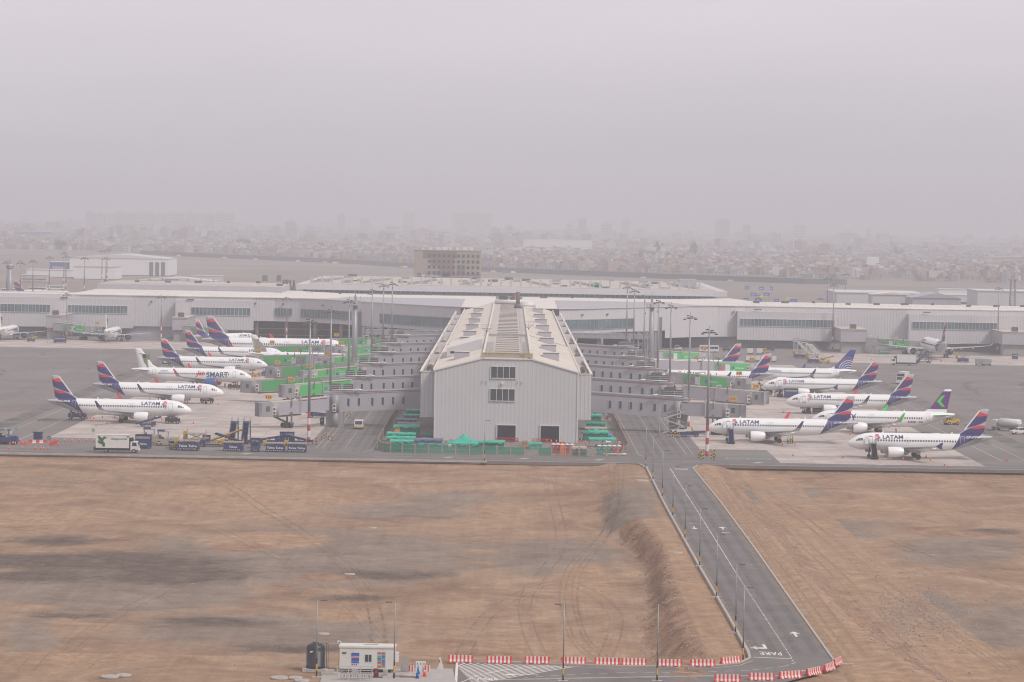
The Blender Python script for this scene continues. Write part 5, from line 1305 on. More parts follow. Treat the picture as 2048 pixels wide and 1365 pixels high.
GT = 'telescopic boarding bridges'
def tunnel(a, c, pattern, label, gear=.62, cabw=3.6, sign=True, ad=True):
    """a = rotunda end, c = cab end (world points of the tunnel's underside centre); pattern = colour of the two sections"""
    a = Vector(a); c = Vector(c); d = c - a; L = d.length; hd = Vector((d.x, d.y, 0)).normalized(); sd = Vector((hd.y, -hd.x, 0))
    if sd.y > 0: sd = -sd                            # side facing the road
    t = empty('boarding_bridge', (c.x, c.y, 0), label=label, cat='boarding bridge', group=GT); O = Vector((c.x, c.y, 0))
    def seg(u0, u1, w, h, m, nm, z0=0, par=t):
        p, q = a + d * u0 - O, a + d * u1 - O; b = MB(); k = len(b.v)
        for e_ in (p, q):
            for sw in (-1, 1):
                for z in (z0, z0 + h): b.v.append(tuple(e_ + sd * sw * w / 2 + Vector((0, 0, z))))
        for f in ((0, 1, 3, 2), (4, 6, 7, 5), (0, 4, 5, 1), (2, 3, 7, 6), (0, 2, 6, 4), (1, 5, 7, 3)): b.face([k + i for i in f])
        return b.build(nm, m, par)
    um = .50
    colm = {'g': M_green, 'e': M_tgrey}
    seg(0, um, 2.9, 3.0, M_tgrey, 'tunnel_section', .1); w2 = seg(um - .03, .93, 3.3, 3.3, M_tgrey, 'tunnel_section')
    seg(0, .93, 2.2, .22, M_roof2, 'tunnel_roof', 3.32)
    for (u0, u1, k) in pattern:
        wp = 3.36 if u1 > um else 2.96; z0 = .15
        q = seg(u0, u1, wp, 2.9, M_green, 'green_wrap', .25 if u1 > um else .22)
        if ad:                                       # small logo and picture on the wrap
            mid = a + d * ((u0 + u1) / 2) - O + sd * (wp / 2 + .03); dd = d.normalized() * (1 if d.x > 0 else -1)
            b = MB()
            p = mid + Vector((0, 0, 1.2)); b.poly([p, p + dd * .9, p + dd * .9 + Vector((0, 0, .9)), p + Vector((0, 0, .9))], 0)
            p = p + dd * 1.2 + Vector((0, 0, .2)); b.poly([p, p + dd * 3.2, p + dd * 3.2 + Vector((0, 0, .45)), p + Vector((0, 0, .45))], 1)
            b.fix = False; b.build('logo', [M_iblue, mat('logo_pale', (.30, .62, .42), .5)], q)
            if k == 2:
                p = a + d * u0 - O + sd * (wp / 2 + .03) + Vector((0, 0, .5)); e = d.normalized(); b = MB(); b.fix = False
                b.poly([p + e * .6, p + e * 4.2, p + e * 4.2 + Vector((0, 0, 2.1)), p + e * .6 + Vector((0, 0, 2.1))], 0); b.poly([p + e * 4.3, p + e * 6, p + e * 6 + Vector((0, 0, 2.2)), p + e * 4.3 + Vector((0, 0, 2.2))], 1)
                b.build('advert', [M_ipic, M_white], q)
    # ribs, cable carrier
    b = MB(); p = a + d * .47 - O
    for sw in (-1, 1): b.bar(p + sd * sw * 1.75, p + sd * sw * 1.75 + Vector((0, 0, 4.3)), .3)
    b.bar(p + sd * 1.75 + Vector((0, 0, 4.2)), p - sd * 1.75 + Vector((0, 0, 4.2)), .3); b.build('portal_frame', M_tgrey, t)
    b = MB(); p = a + d * .45 - O + Vector((0, 0, -.3)); q = a + d * .9 - O + Vector((0, 0, -.3))
    for sw in (-1, 1): b.bar(p + sd * sw * 1.3, q + sd * sw * 1.3, .2, .35)
    b.build('underframe', M_tgrey2, t)
    # cab
    b = MB(); p = a + d * .985 - O; e = d.normalized(); ang = math.atan2(hd.y, hd.x); M = Matrix.Translation(p) @ Matrix.Rotation(ang, 4, 'Z')
    b.cyl(M @ Vector((-1.6, 0, -.1)), M @ Vector((-1.6, 0, 3.4)), 2.0, None, 14); cb = b.build('cab_rotunda', M_cab, t)
    b = MB(); b.box(-1.6, 1.9, -1.9, 1.9, -.1, 3.45, 0, M); b.box(1.9, 2.6, -1.95, 1.95, .0, 3.4, 1, M, ty=.2)
    b.box(-.2, .8, -1.94, -1.9, 1.3, 2.6, 2, M); b.box(-.2, .8, 1.9, 1.94, 1.3, 2.6, 2, M)
    for i in range(6): b.box(1.95 + i * .12, 2.0 + i * .12, -2.0, 2.0, -.05, 3.5, 1, M)
    b.build('cab', [M_cab, M_tgrey, M_dkgrey], t)
    fu = a + d * .90 - O + sd * 1.9 + Vector((0, 0, 1.3)); inst('fan_unit', FANU, t, fu)
    # wheel bogie under the outer section
    p = a + d * gear - O; g = MB()
    for sw in (-1, 1): g.bar(p + sd * sw * 1.9 + Vector((0, 0, .6)), Vector((p.x, p.y, 1.1)) + sd * sw * 1.9, .42); g.bar(p + sd * sw * 1.9 + Vector((0, 0, 2)), p + sd * sw * 1.9 + Vector((0, 0, 4.2)), .25)
    g.bar(Vector((p.x, p.y, 1.1)) + sd * 1.9, Vector((p.x, p.y, 1.1)) - sd * 1.9, .5); g.bar(Vector((p.x, p.y, 1.0)) - hd * 1.2, Vector((p.x, p.y, 1.0)) + hd * 1.2, .5)
    g.bar(Vector((p.x, p.y, 1.0)), p + e * 4.2 + Vector((0, 0, -.2)), .3, .5)
    bg_ = g.build('drive_column', M_tgrey2, t)
    for x in (-1, 1):
        w = bpy.data.objects.new('wheel', WHEEL_T); C.objects.link(w); w.parent = bg_; w.location = Vector((p.x, p.y, .62)) + sd * (1.1 * x); w.rotation_euler = (0, 0, ang); w.scale = (1.1, 1.6, 1.1)
        w = bpy.data.objects.new('wheel', WHEEL_T); C.objects.link(w); w.parent = bg_; w.location = Vector((p.x, p.y, .62)) + sd * (1.1 * x) + hd * 1.3; w.rotation_euler = (0, 0, ang); w.scale = (1.1, 1.6, 1.1)
    if sign:
        b = MB(); p = a + d * .96 - O + Vector((0, 0, 3.4)); b.bar(p, p + Vector((0, 0, 1)), .12); b.box(p.x - .9, p.x + .9, p.y - .12, p.y + .12, p.z + .9, p.z + 2.0, 1); 
        for q in (-.55, 0, .45): b.box(p.x + q - .12, p.x + q + .12, p.y - .15, p.y - .121, p.z + 1.15, p.z + 1.75, 2)
        b.build('gate_sign', [M_steel, M_hold, M_dkgrey], t)
    return t
def tun(x0, y0, x1, y1, Y0, Y1, h, pat, label, **k):
    p, q = GD(x0, y0, Y0), GD(x1, y1, Y1); p.z -= h / 2; q.z -= h / 2
    q.z = max(q.z, 2.3); return tunnel(p, q, pat, label, **k)
tun(655, 808, 532, 820, 787, 781, 3.3, [], 'unwrapped grey boarding bridge left of the pier, nearest the road', ad=False)
tun(702, 772, 577, 783, 858, 852, 3.3, [(.03, .88, 1)], 'short green wrapped boarding bridge on the left, nearest of the green ones')
tun(715, 762, 500, 774, 874, 890, 3.3, [(.28, .86, 1)], 'long green wrapped boarding bridge reaching the hummingbird-tailed airliner')
tun(715, 744, 615, 754, 938, 934, 3.3, [(.03, .88, 1)], 'short green wrapped boarding bridge on the left, second from the road')
tun(715, 736, 548, 746, 950, 968, 3.3, [(.28, .86, 1)], 'long green wrapped boarding bridge ending beside the blue tug and worker')
tun(742, 719, 650, 727, 1012, 1010, 3.3, [(.05, .85, 1)], 'short green wrapped boarding bridge on the left, third from the road')
tun(742, 718, 507, 722, 1022, 1045, 3.3, [(.52, .90, 2)], 'long boarding bridge, outer half green, ending at the open cargo door airliner')
tun(770, 699, 678, 705, 1092, 1090, 3.3, [(.05, .85, 1)], 'short green wrapped boarding bridge below the owl-tailed airliner nose')
tun(765, 699, 535, 702, 1096, 1128, 3.3, [(.50, .88, 2)], 'long boarding bridge, outer half green, behind the owl-tailed airliner')
tun(790, 683, 668, 687, 1165, 1178, 3.3, [(.20, .88, 2)], 'green wrapped boarding bridge at the nose of the wide-bodied airliner on the left')
tun(1366, 817, 1470, 823, 788, 783, 3.3, [], 'unwrapped grey boarding bridge right of the pier, nearest the road', ad=False)
tun(1366, 783, 1518, 796, 860, 850, 3.5, [], 'unwrapped grey boarding bridge right of the pier, second from the road', ad=False)
tun(1335, 755, 1484, 768, 943, 930, 3.5, [(.24, .84, 2)], 'green wrapped boarding bridge with large picture right of the pier', ad=True)
tun(1298, 728, 1512, 738, 1015, 1030, 3.3, [(.58, .92, 2)], 'long boarding bridge, outer half green, before the blue-tailed airliner')
tun(1310, 711, 1412, 716, 1098, 1112, 3.3, [(.12, .80, 2)], 'green wrapped boarding bridge farthest along the right side of the pier')
# terminal gate bridges (short corridor out of the facade and a wrapped tunnel)
def gate(px0, px1, ztop, tun_pts, label, label2):
    x0, x1 = tx(px0, 1300), tx(px1, 1300); t = empty('gate_corridor', ((x0 + x1) / 2, 1300, 0), label=label, cat='passenger bridge', group='gate corridors out of the terminal'); w = (x1 - x0) / 2
    b = MB(); b.box(-w, w, -1, 28.5, 4.6, 9.8); b.build('corridor', M_tgrey, t); b = MB(); b.box(-w - .2, w + .2, -1.2, 28.5, 9.8, 10.05); b.build('roof', M_roof2, t)
    b = MB(); b.box(-w + .4, w - .4, .2, 6, 0, 4.6); b.build('pillar', M_conc, t); inst('air_conditioner', ACU, t, (0, 3, 10.05)); b = MB(); b.box(-w + .1, w - .1, -1.06, -1.0, 9.1, 9.25); b.build('red_pipe', M_rust, t)
    b = MB()
    for xx in (w + .6, w + 3.4):
        for yy in (0, 3): b.bar((xx, yy, 0), (xx, yy, 8), .18)
    for z in (2.4, 4.8, 7.2): b.box(w + .5, w + 3.5, -.1, 3.1, z - .08, z + .06); b.bar((w + .6, -.1, z + 1), (w + 3.4, -.1, z + 1), .08)
    b.bar((w + .6, -.1, 0), (w + 3.4, -.1, 2.4), .3); b.bar((w + 3.4, -.1, 2.4), (w + .6, -.1, 4.8), .3); b.build('escape_stair', M_rail, t)
    if tun_pts: tun(*tun_pts, 3.2, [(.22, .72, 2)], label2)
gate(92, 125, 10, (110, 654, 198, 664, 1300, 1292), 'grey gate corridor of the left-hand terminal wing behind the far mast', 'green wrapped boarding bridge at the terminal beside the white airliner seen from behind')
gate(345, 375, 10, (370, 660, 440, 666, 1300, 1290), 'grey gate corridor of the terminal above the striped tails', 'short boarding bridge at the terminal behind the striped tails')
gate(1682, 1734, 10, (1735, 684, 1855, 697, 1300, 1288), 'grey gate corridor of the right-hand terminal wing left of the wide-bodied airliner', 'green wrapped boarding bridge at the wide-bodied airliner')
gate(2005, 2060, 10, None, 'grey gate corridor at the right edge of the picture', '')

# ---------------------------------------------------------------- masts
M_mred = mat('mast_red', (.42, .045, .035), .5); M_pole = mat('mast_grey', (.30, .31, .32), .45, metal=.2)
fl = MB(); fl.box(-.38, .38, -.22, .22, -.13, .13); fl.box(-.34, .34, -.2, .2, -.18, -.135, 1); FLOOD = fl.mesh('floodlight', [M_dkgrey, M_white])
def mast_proto(h, bands=True, r=.42):
    t = empty('floodlight_mast'); b = MB(); n = 5 if bands else 0; bz = 1.5
    for i in range(n): b.cyl((0, 0, i * bz), (0, 0, (i + 1) * bz), r - (i * bz) * r * .6 / h, r - ((i + 1) * bz) * r * .6 / h, 12, 1 if i % 2 == 0 else 2, cap=(i == 0))
    b.cyl((0, 0, n * bz), (0, 0, h), r - n * bz * r * .6 / h, r * .4, 12, 0); b.build('pole', [M_pole, M_mred, M_white], t)
    b = MB(); b.box(-.7, .7, -.7, .7, 0, .25); b.build('footing', M_conc, t)
    b = MB()
    for i in range(12):
        a0, a1 = 2 * PI * i / 12, 2 * PI * (i + 1) / 12; b.bar((math.cos(a0) * .8, math.sin(a0) * .8, h - .9), (math.cos(a1) * .8, math.sin(a1) * .8, h - .9), .08)
    for i in range(4): a0 = PI / 2 * i; b.bar((0, 0, h - .5), (math.cos(a0) * 1.7, math.sin(a0) * 1.2, h - .8), .08)
    b.bar((-1.6, 0, h - .7), (1.6, 0, h - .7), .1); b.bar((0, 0, h - .4), (0, 0, h + .9), .05); b.build('head_ring', M_dkgrey, t)
    for i, (x, y, z) in enumerate(((-1.6, -.1, -1.1), (1.6, .1, -1.1), (-.9, -.9, -.8), (1.0, -.9, -.7), (0, 1.1, -.8), (-.5, .4, -.1), (.6, .3, -.3))): inst('floodlight', FLOOD, t, (x, y, h + z), rz=.4 * (i - 3))
    return t
GM = 'floodlight masts of the apron'
mast30 = mast_proto(29.6); first = True
MS = [(46.1, 708.9, 'banded floodlight mast nearest the road on the right, bollards round its foot'), (47.7, 812, 'floodlight mast beside the escape stair right of the pier'), (47.7, 909, 'third floodlight mast from the road right of the pier'), (46.5, 960, 'fourth floodlight mast from the road right of the pier'),
      (44.8, 1022, 'fifth floodlight mast from the road right of the pier'), (44.6, 1102, 'second farthest floodlight mast right of the pier'), (44.2, 1160, 'farthest floodlight mast right of the pier'),
      (-47.4, 731, 'banded floodlight mast nearest the road on the left, beside the blue loaders'), (-46.9, 808, 'second floodlight mast from the road left of the pier'), (-47.3, 906, 'third floodlight mast from the road left of the pier'), (-46.3, 1033, 'fourth floodlight mast from the road left of the pier'), (-46.1, 1120, 'second farthest floodlight mast left of the pier'), (-44, 1150, 'farthest floodlight mast left of the pier')]
for x, y, lab in MS:
    o = mast30 if first else copy_tree(mast30); first = False
    o.location = (x, y, 0); o.rotation_euler = (0, 0, random.uniform(-.4, .4)); tag(o, lab, 'floodlight mast', GM)
mast20 = mast_proto(19, True, .34); first = True
for px, py, lab in [(322, 682, 'slim floodlight mast before the left-hand terminal wing'), (573, 684, 'slim floodlight mast behind the wide-bodied airliner nose'), (133, 676, 'slim floodlight mast beside the gate at the far left')]:
    p = G(px, py); o = mast20 if first else copy_tree(mast20); first = False; o.location = (p.x, p.y, 0); tag(o, lab, 'floodlight mast', GM)
for px, py, lab in [(1665, 700, 'tall banded floodlight mast left of the gate corridor on the right wing'), (1995, 707, 'tall banded floodlight mast at the right-hand edge before the terminal')]:
    p = G(px, py); o = copy_tree(mast30); o.location = (p.x, p.y, 0); o.scale = (1, 1, .955); tag(o, lab, 'floodlight mast', GM)
def comm(x, y, h, lab, lattice=False):
    t = empty('communications_tower', (x, y, 0), label=lab, cat='tower'); b = MB(); b.cyl((0, 0, 0), (0, 0, h), 1.05, .75, 12); b.build('shaft', M_pole, t)
    b = MB(); b.cyl((0, 0, h - 1.2), (0, 0, h - 1.0), 1.9, None, 12)
    for i in range(12):
        a = 2 * PI * i / 12; a2 = 2 * PI * (i + 1) / 12; b.bar((math.cos(a) * 1.9, math.sin(a) * 1.9, h - 1), (math.cos(a) * 1.9, math.sin(a) * 1.9, h + .3), .08)
        for z in (h + .3, h - .35): b.bar((math.cos(a) * 1.9, math.sin(a) * 1.9, z), (math.cos(a2) * 1.9, math.sin(a2) * 1.9, z), .08)
    b.build('platform', M_rail, t)
    b = MB(); b.bar((0, 0, h), (0, 0, h + 4), .25); b.box(-.4, .4, -.3, .3, h + .5, h + 2); b.bar((1.6, 0, h), (1.6, 0, h + 2), .15); b.cyl((1.9, -.5, h - 2.5), (2.1, -.6, h - 2.5), .5, None, 10); b.build('antenna', M_steel, t)
comm(-50.4, 1001, 26.3, 'thick grey communications tower with a round railed platform left of the pier')
comm(49.2, 1066, 25.5, 'thick grey communications tower with a round railed platform right of the pier')

# ---------------------------------------------------------------- street lamps
M_lblk = mat('lamp_black', (.02, .02, .022), .5); M_lyel = mat('lamp_yellow', (.62, .34, .03), .5)
def lamp_proto():
    t = empty('street_lamp'); b = MB()
    for i, (z0, z1, mi) in enumerate(((0, .75, 1), (.75, 1.55, 2), (1.55, 2.2, 1), (2.2, 9.1, 0))): b.cyl((0, 0, z0), (0, 0, z1), .105 - z0 * .006, .105 - z1 * .006, 8, mi, cap=(i in (0, 3)))
    b.build('pole', [M_pole, M_lblk, M_lyel], t)
    b = MB(); b.bar((0, 0, 9.02), (.55, 0, 9.08), .07); b.build('arm', M_pole, t); b = MB(); b.box(.35, 1.15, -.16, .16, 9.02, 9.13); b.build('lamp_head', M_dkgrey, t)
    b = MB(); b.box(-.6, .6, -.35, .35, -.35, .06); b.build('footing', M_kerb, t); return t
lp = lamp_proto(); first = True
for px, py, dr, lab in [(1291.5, 934, 0, 'street lamp at the very top of the access road'), (1305.6, 960, 0, 'second street lamp down the access road'), (1324.5, 993, 0, 'third street lamp down the access road'), (1345.5, 1032, 0, 'fourth street lamp down the access road'), (1370, 1077, 0, 'fifth street lamp down the access road'),
                    (1399, 1132, 0, 'sixth street lamp down the access road'), (1433, 1194, 0, 'seventh street lamp down the access road'), (1471, 1265, 0, 'eighth street lamp down the access road, third-lowest of them'), (1486, 1321, 0, 'street lamp at the inner bend beside the painted word PARE'), (968.5, 922.5, 0, 'lone street lamp at the road edge before the pier front'),
                    (1314, 1362, 0, 'street lamp at the lower road edge below the slope of dug earth'), (1126, 1362, PI, 'street lamp at the lower road edge right of the hatched corner'), (788, 1358, PI, 'street lamp with black and yellow foot in front of the white cabin'), (633, 1354, 0, 'plain grey street lamp beside the black water tank')]:
    o = lp if first else copy_tree(lp); first = False; p = G(px, py); o.location = (p.x, p.y, 0); o.rotation_euler = (0, 0, dr + random.uniform(-.15, .15)); tag(o, lab, 'street lamp', 'street lamps along the road')
# ================================================================== PEOPLE, GROUND VEHICLES, CONES, YARD
G_blue = mat('equipment_blue', (.022, .040, .145), .5, .25, 1.5); G_dk = mat('chassis_black', (.02, .02, .022), .7); G_grey = mat('equipment_grey', (.30, .29, .28), .6, .2, 1.2)
G_wht = mat('vehicle_white', (.66, .65, .63), .4, .06, 1.0); G_or = mat('cone_orange', (.85, .10, .02), .5); G_vest = mat('vest_orange', (.85, .15, .03), .7); G_yv = mat('vest_yellow', (.5, .62, .05), .7)
G_skin = mat('skin', (.28, .16, .11), .7); G_cl = mat('dark_clothing', (.03, .032, .045), .9); G_glass = mat('vehicle_glass', (.03, .04, .045), .1)
G_ylw = mat('equipment_yellow', (.50, .32, .05), .5, .15, 1.2); G_bk = mat('barrier_red', (.62, .05, .04), .5); G_bw = mat('barrier_white', (.62, .60, .56), .6, .08, 1.5)
def person_mesh(pose):
    me = bpy.data.meshes.new('body'); st = .10
    V = [(0, 0, .92), (0, 0, 1.15), (0, 0, 1.40), (0, .01, 1.52), (0, .02, 1.62), (0, .01, 1.72)]; E = [(0, 1), (1, 2), (2, 3), (3, 4), (4, 5)]; R = [.15, .14, .17, .07, .10, .085]
    def chain(root, pts, rs):
        k = root
        for p, r in zip(pts, rs): V.append(p); R.append(r); E.append((k, len(V) - 1)); k = len(V) - 1
    sp = .22 if pose == 1 else .03
    for s in (-1, 1):
        chain(0, [(s * .10, -.01, .84), (s * .11, s * sp * .5, .48), (s * .11, s * sp, .09), (s * .11, s * sp + .15, .05)], [.11, .075, .055, .045])
        if pose == 2: chain(2, [(s * .20, 0, 1.40), (s * .26, .10, 1.16), (s * .16, .34, 1.14), (s * .13, .42, 1.13)], [.07, .05, .04, .035])
        else: chain(2, [(s * .20, 0, 1.40), (s * .26, -s * sp * .3, 1.14), (s * .27, -s * sp * .8 + .06, .88), (s * .27, -s * sp * .9 + .08, .78)], [.07, .05, .04, .035])
    me.from_pydata(V, E, []); o = bpy.data.objects.new('body', me); C.objects.link(o)
    o.modifiers.new('s', 'SKIN')
    for i, r in enumerate(R): me.skin_vertices[0].data[i].radius = (r, r * .85)
    me.skin_vertices[0].data[0].use_root = True
    o.modifiers.new('d', 'SUBSURF').levels = 1
    dg = bpy.context.evaluated_depsgraph_get(); n = bpy.data.meshes.new_from_object(o.evaluated_get(dg)); bpy.data.objects.remove(o)
    n.materials.clear(); n.materials.append(G_cl); n.materials.append(G_skin)
    for p in n.polygons:
        c = p.center; p.material_index = 1 if (c.z > 1.50 or (c.z < .84 and abs(c.x) > .22 and c.z > .7)) else 0; p.use_smooth = True
    n.name = 'body'; return n
PM = [person_mesh(0), person_mesh(1), person_mesh(2)]
b = MB(); secs = []
for z, rx, ry in ((.95, .20, .16), (1.15, .19, .15), (1.35, .24, .17), (1.47, .18, .12)): secs.append([(math.cos(2 * PI * i / 12) * rx, math.sin(2 * PI * i / 12) * ry, z) for i in range(12)])
b.loft(secs); VEST = b.mesh('vest', G_vest); VESTY = b.mesh('vest', G_yv)
b = MB(); secs = []
for z, r in ((1.66, .118), (1.71, .12), (1.77, .09), (1.80, .03)): secs.append([(math.cos(2 * PI * i / 10) * r, .01 + math.sin(2 * PI * i / 10) * r, z) for i in range(10)])
b.loft(secs); HAT = b.mesh('cap', G_dk); HATW = b.mesh('helmet', G_wht)
def person(px, py, lab, pose=0, rz=0, vest=0, z=0, world=None, group=None, s=1.05):
    p = Vector(world) if world else G(px, py, z); t = empty('person', (p.x, p.y, p.z), rz, lab, 'person', group, s)
    inst('body', PM[pose], t); 
    if vest is not None: inst('vest', VESTY if vest == 1 else VEST, t)
    inst('cap' if vest != 2 else 'helmet', HATW if vest == 2 else HAT, t); return t
GP = 'ground staff in orange vests'
k = 0
def crew(lst, where):
    n = len(lst); w = ['first', 'second', 'third', 'fourth', 'fifth', 'sixth']
    for i, (px, py) in enumerate(lst):
        person(px, py, (f'worker in orange vest {where}' if n == 1 else f'{w[i]} worker from the left {where}'), (i * 2 + n) % 3, (i * 1.7 + n) % 6.2, 2 if i % 3 == 0 else 0, group=GP)
crew([(143, 841), (160, 840), (166.5, 839), (172, 839)], 'under the nearest left-hand airliner tail')
crew([(450, 777), (460.5, 778), (468, 778), (473.5, 780), (481.5, 777), (486.5, 777)], 'by the hummingbird-tailed airliner nose gear')
crew([(518, 754)], 'under the nose of the airliner with the open cargo door'); crew([(1792, 869)], 'under the purple-tailed airliner')
crew([(1832, 725), (1882, 727)], 'behind the wide-bodied airliner on the right'); crew([(1979, 731)], 'beside the silver containers at the right edge')
crew([(1550, 793), (1563, 795)], 'at the blue steps before the blue-tailed airliner'); crew([(13, 889), (33, 888)], 'among the orange cones at the left edge')
crew([(575, 828.5)], 'behind the left-hand bridge cab')
for i, (px, py) in enumerate([(1576, 889), (1581, 888), (1585, 888)]): person(px, py, f'worker in yellow vest at the main wheels, {["left", "middle", "right"][i]} of three', i, i, 1, group='ground staff in yellow vests')
person(297, 838.5, 'dark-clothed worker beside the engine of the nearest left-hand airliner', 1, 0, None)

# wheels for vehicles
b = MB(); b.cyl((0, -.15, 0), (0, .15, 0), .5, None, 14); VW = b.mesh('wheel', A_tyre); b = MB(); b.cyl((0, -.16, 0), (0, .16, 0), .26, None, 10); VR = b.mesh('rim', G_grey)
def wheels(t, xs, w, r=.5):
    for x in xs:
        for s in (-1, 1):
            o = inst('wheel', VW, t, (x, s * (w / 2 - .12), r), scale=(r / .5, 1, r / .5)); inst('rim', VR, o)
def vtext(t, body, size, x, y, z, m, sx=1, nm='lettering', centre=True):
    me, w = text_mesh(body, size, m, sx, .02); o = inst(nm, me, t, (x - (w / 2 if centre else 0), y, z)); return o
def on(px, py, x0=None):
    p = G(px, py); return (p.x, p.y, 0)
def catering_truck(loc, rz, lab, leaf=True, text=True, s=1.0):
    t = empty('catering_truck', loc, rz, lab, 'truck', 'white catering trucks', s)    # nose +x
    b = MB(); b.box(-4.9, 2.6, -1.25, 1.25, 1.15, 4.0); b.box(-4.95, 2.65, -1.3, 1.3, 4.0, 4.08); b.box(-4.9, 2.6, -1.28, -1.25, 1.1, 1.25); b.build('box_body', G_wht, t)
    b = MB(); b.box(-5.0, 4.6, -.9, .9, .55, .95); b.box(-4.2, 2.4, -1.15, 1.15, .7, 1.1); b.box(-5.4, -4.9, -1.1, 1.1, .5, 1.3)
    for i in range(5): b.bar((-3.6 + i * 1.2, -1.15, .5), (-3.0 + i * 1.2, -1.15, 1.0), .12)
    b.build('chassis', G_dk, t)
    b = MB(); secs = []
    b.prism([(2.9, .7), (4.75, .7), (4.8, 1.5), (4.45, 2.6), (3.1, 2.65), (2.9, 2.5)], -1.15, 1.15); c = b.build('cab', G_wht, t)
    b = MB(); b.prism([(3.3, 1.6), (4.35, 1.6), (4.2, 2.4), (3.3, 2.4)], -1.17, -1.15); b.prism([(3.3, 1.6), (4.35, 1.6), (4.2, 2.4), (3.3, 2.4)], 1.15, 1.17); b.poly([(4.8, -1.0, 1.6), (4.8, 1.0, 1.6), (4.5, 1.0, 2.5), (4.5, -1.0, 2.5)]); b.build('cab_window', G_glass, c)
    b = MB(); b.box(2.62, 2.9, -1.2, 1.2, .9, 3.4); b.build('bulkhead', G_dk, t); b = MB(); b.box(3.0, 3.5, -1.1, 1.1, 2.65, 3.5, tx=.2); b.build('roof_unit', G_dk, t)
    b = MB(); b.box(4.75, 4.95, -1.1, 1.1, .5, .9); b.build('bumper', G_wht, t)
    wheels(t, (-2.6, 3.7), 2.3, .48)
    if leaf:
        b = MB(); b.fix = False
        for (cx, cz, a, L, w) in ((-4.0, 3.3, 2.2, 1.3, .38), (-3.4, 3.0, .9, 1.1, .35), (-3.9, 2.4, 2.7, 1.4, .40), (-3.2, 2.1, -.9, 1.2, .38), (-2.9, 3.4, .2, 1.0, .3), (-3.1, 1.6, -.4, .8, .25)):
            d = Vector((math.cos(a), 0, math.sin(a))); n = Vector((-d.z, 0, d.x)); c_ = Vector((cx, -1.29, cz))
            b.poly([c_ - d * L / 2, c_ - d * L * .2 + n * -w, c_ + d * L * .2 - n * w * .8, c_ + d * L / 2, c_ + d * L * .2 + n * w * .8, c_ - d * L * .2 + n * w], 0)
        b.build('leaf_picture', mat('leaf_green', (.06, .17, .04), .5, col2=(.03, .09, .03), scale=2, space='o'), t)
    if text: vtext(t, 'Gategourmet', .62, .3, -1.285, 3.0, mat('letter_grey', (.18, .25, .24), .5), 1.1)
    vtext(t, '43', .45, 2.3, -1.285, 3.5, A_dark)
    return t
catering_truck(on(236, 905.5), math.radians(1), 'white catering truck with painted green leaves driving along the service road')
catering_truck(on(1806, 731), PI, 'white catering truck with leaves parked in front of the wide-bodied airliner at the right')
t = catering_truck(on(1805, 768), math.radians(250), 'white box truck seen from behind on the right-hand taxiway', False, False)
catering_truck(on(352, 731), math.radians(10), 'pale catering truck half hidden behind the third striped tail on the left', False, False, .9)

def box_unit(loc, rz, lab, w=2.4, d=1.8, h=2.2, m=None, txt=None, cat='ground equipment', nm='ground_power_unit', grp=None, stripe=False):
    t = empty(nm, loc, rz, lab, cat, grp); m = m or G_blue
    b = MB(); b.box(-w / 2, w / 2, -d / 2, d / 2, .45, h, 0, ty=.05); b.box(-w / 2 - .05, w / 2 + .05, -d / 2 - .05, d / 2 + .05, h - .12, h, 0); b.build('housing', m, t)
    b = MB(); b.box(-w / 2 + .1, w / 2 - .1, -d / 2 + .1, d / 2 - .1, .25, .5); b.bar((-w / 2, 0, .4), (-w / 2 - .9, 0, .35), .1); b.build('chassis', G_dk, t)
    b = MB(); b.box(-w / 2 + .25, w / 2 - .25, -d / 2 - .02, -d / 2 + .1, h - .85, h - .35); b.build('grille', G_grey, t)
    if stripe:
        b = MB(); b.box(-w / 2, w / 2, -d / 2 - .03, -d / 2 + .04, .5, .75); b.build('hazard_strip', G_ylw, t)
    wheels(t, (-w / 2 + .4, w / 2 - .4), d, .28)
    if txt: vtext(t, txt, .62, 0, -d / 2 - .06, .95, G_wht, 1.1)
    return t
def tug(loc, rz, lab, m=None, cab=True, grp='baggage tractors and tow tugs', s=1.0):
    t = empty('tow_tractor', loc, rz, lab, 'tractor', grp, s); m = m or G_blue
    b = MB(); b.box(-1.6, 1.6, -.8, .8, .4, 1.05, 0, tx=.08); b.box(.5, 1.55, -.7, .7, 1.05, 1.25, 0, tx=.1); b.build('body', m, t)
    if cab:
        b = MB()
        for x in (-1.2, .3):
            for y in (-.65, .65): b.bar((x, y, 1.0), (x, y, 2.05), .08)
        b.box(-1.35, .45, -.75, .75, 2.05, 2.15); b.build('canopy', m, t)
    b = MB(); b.box(-.9, -.3, -.5, .5, 1.0, 1.25); b.box(-1.0, -.85, -.5, .5, 1.0, 1.6); b.bar((.25, 0, 1.0), (-.05, 0, 1.45), .06); b.build('seat', G_dk, t)
    wheels(t, (-1.05, 1.05), 1.6, .36); return t
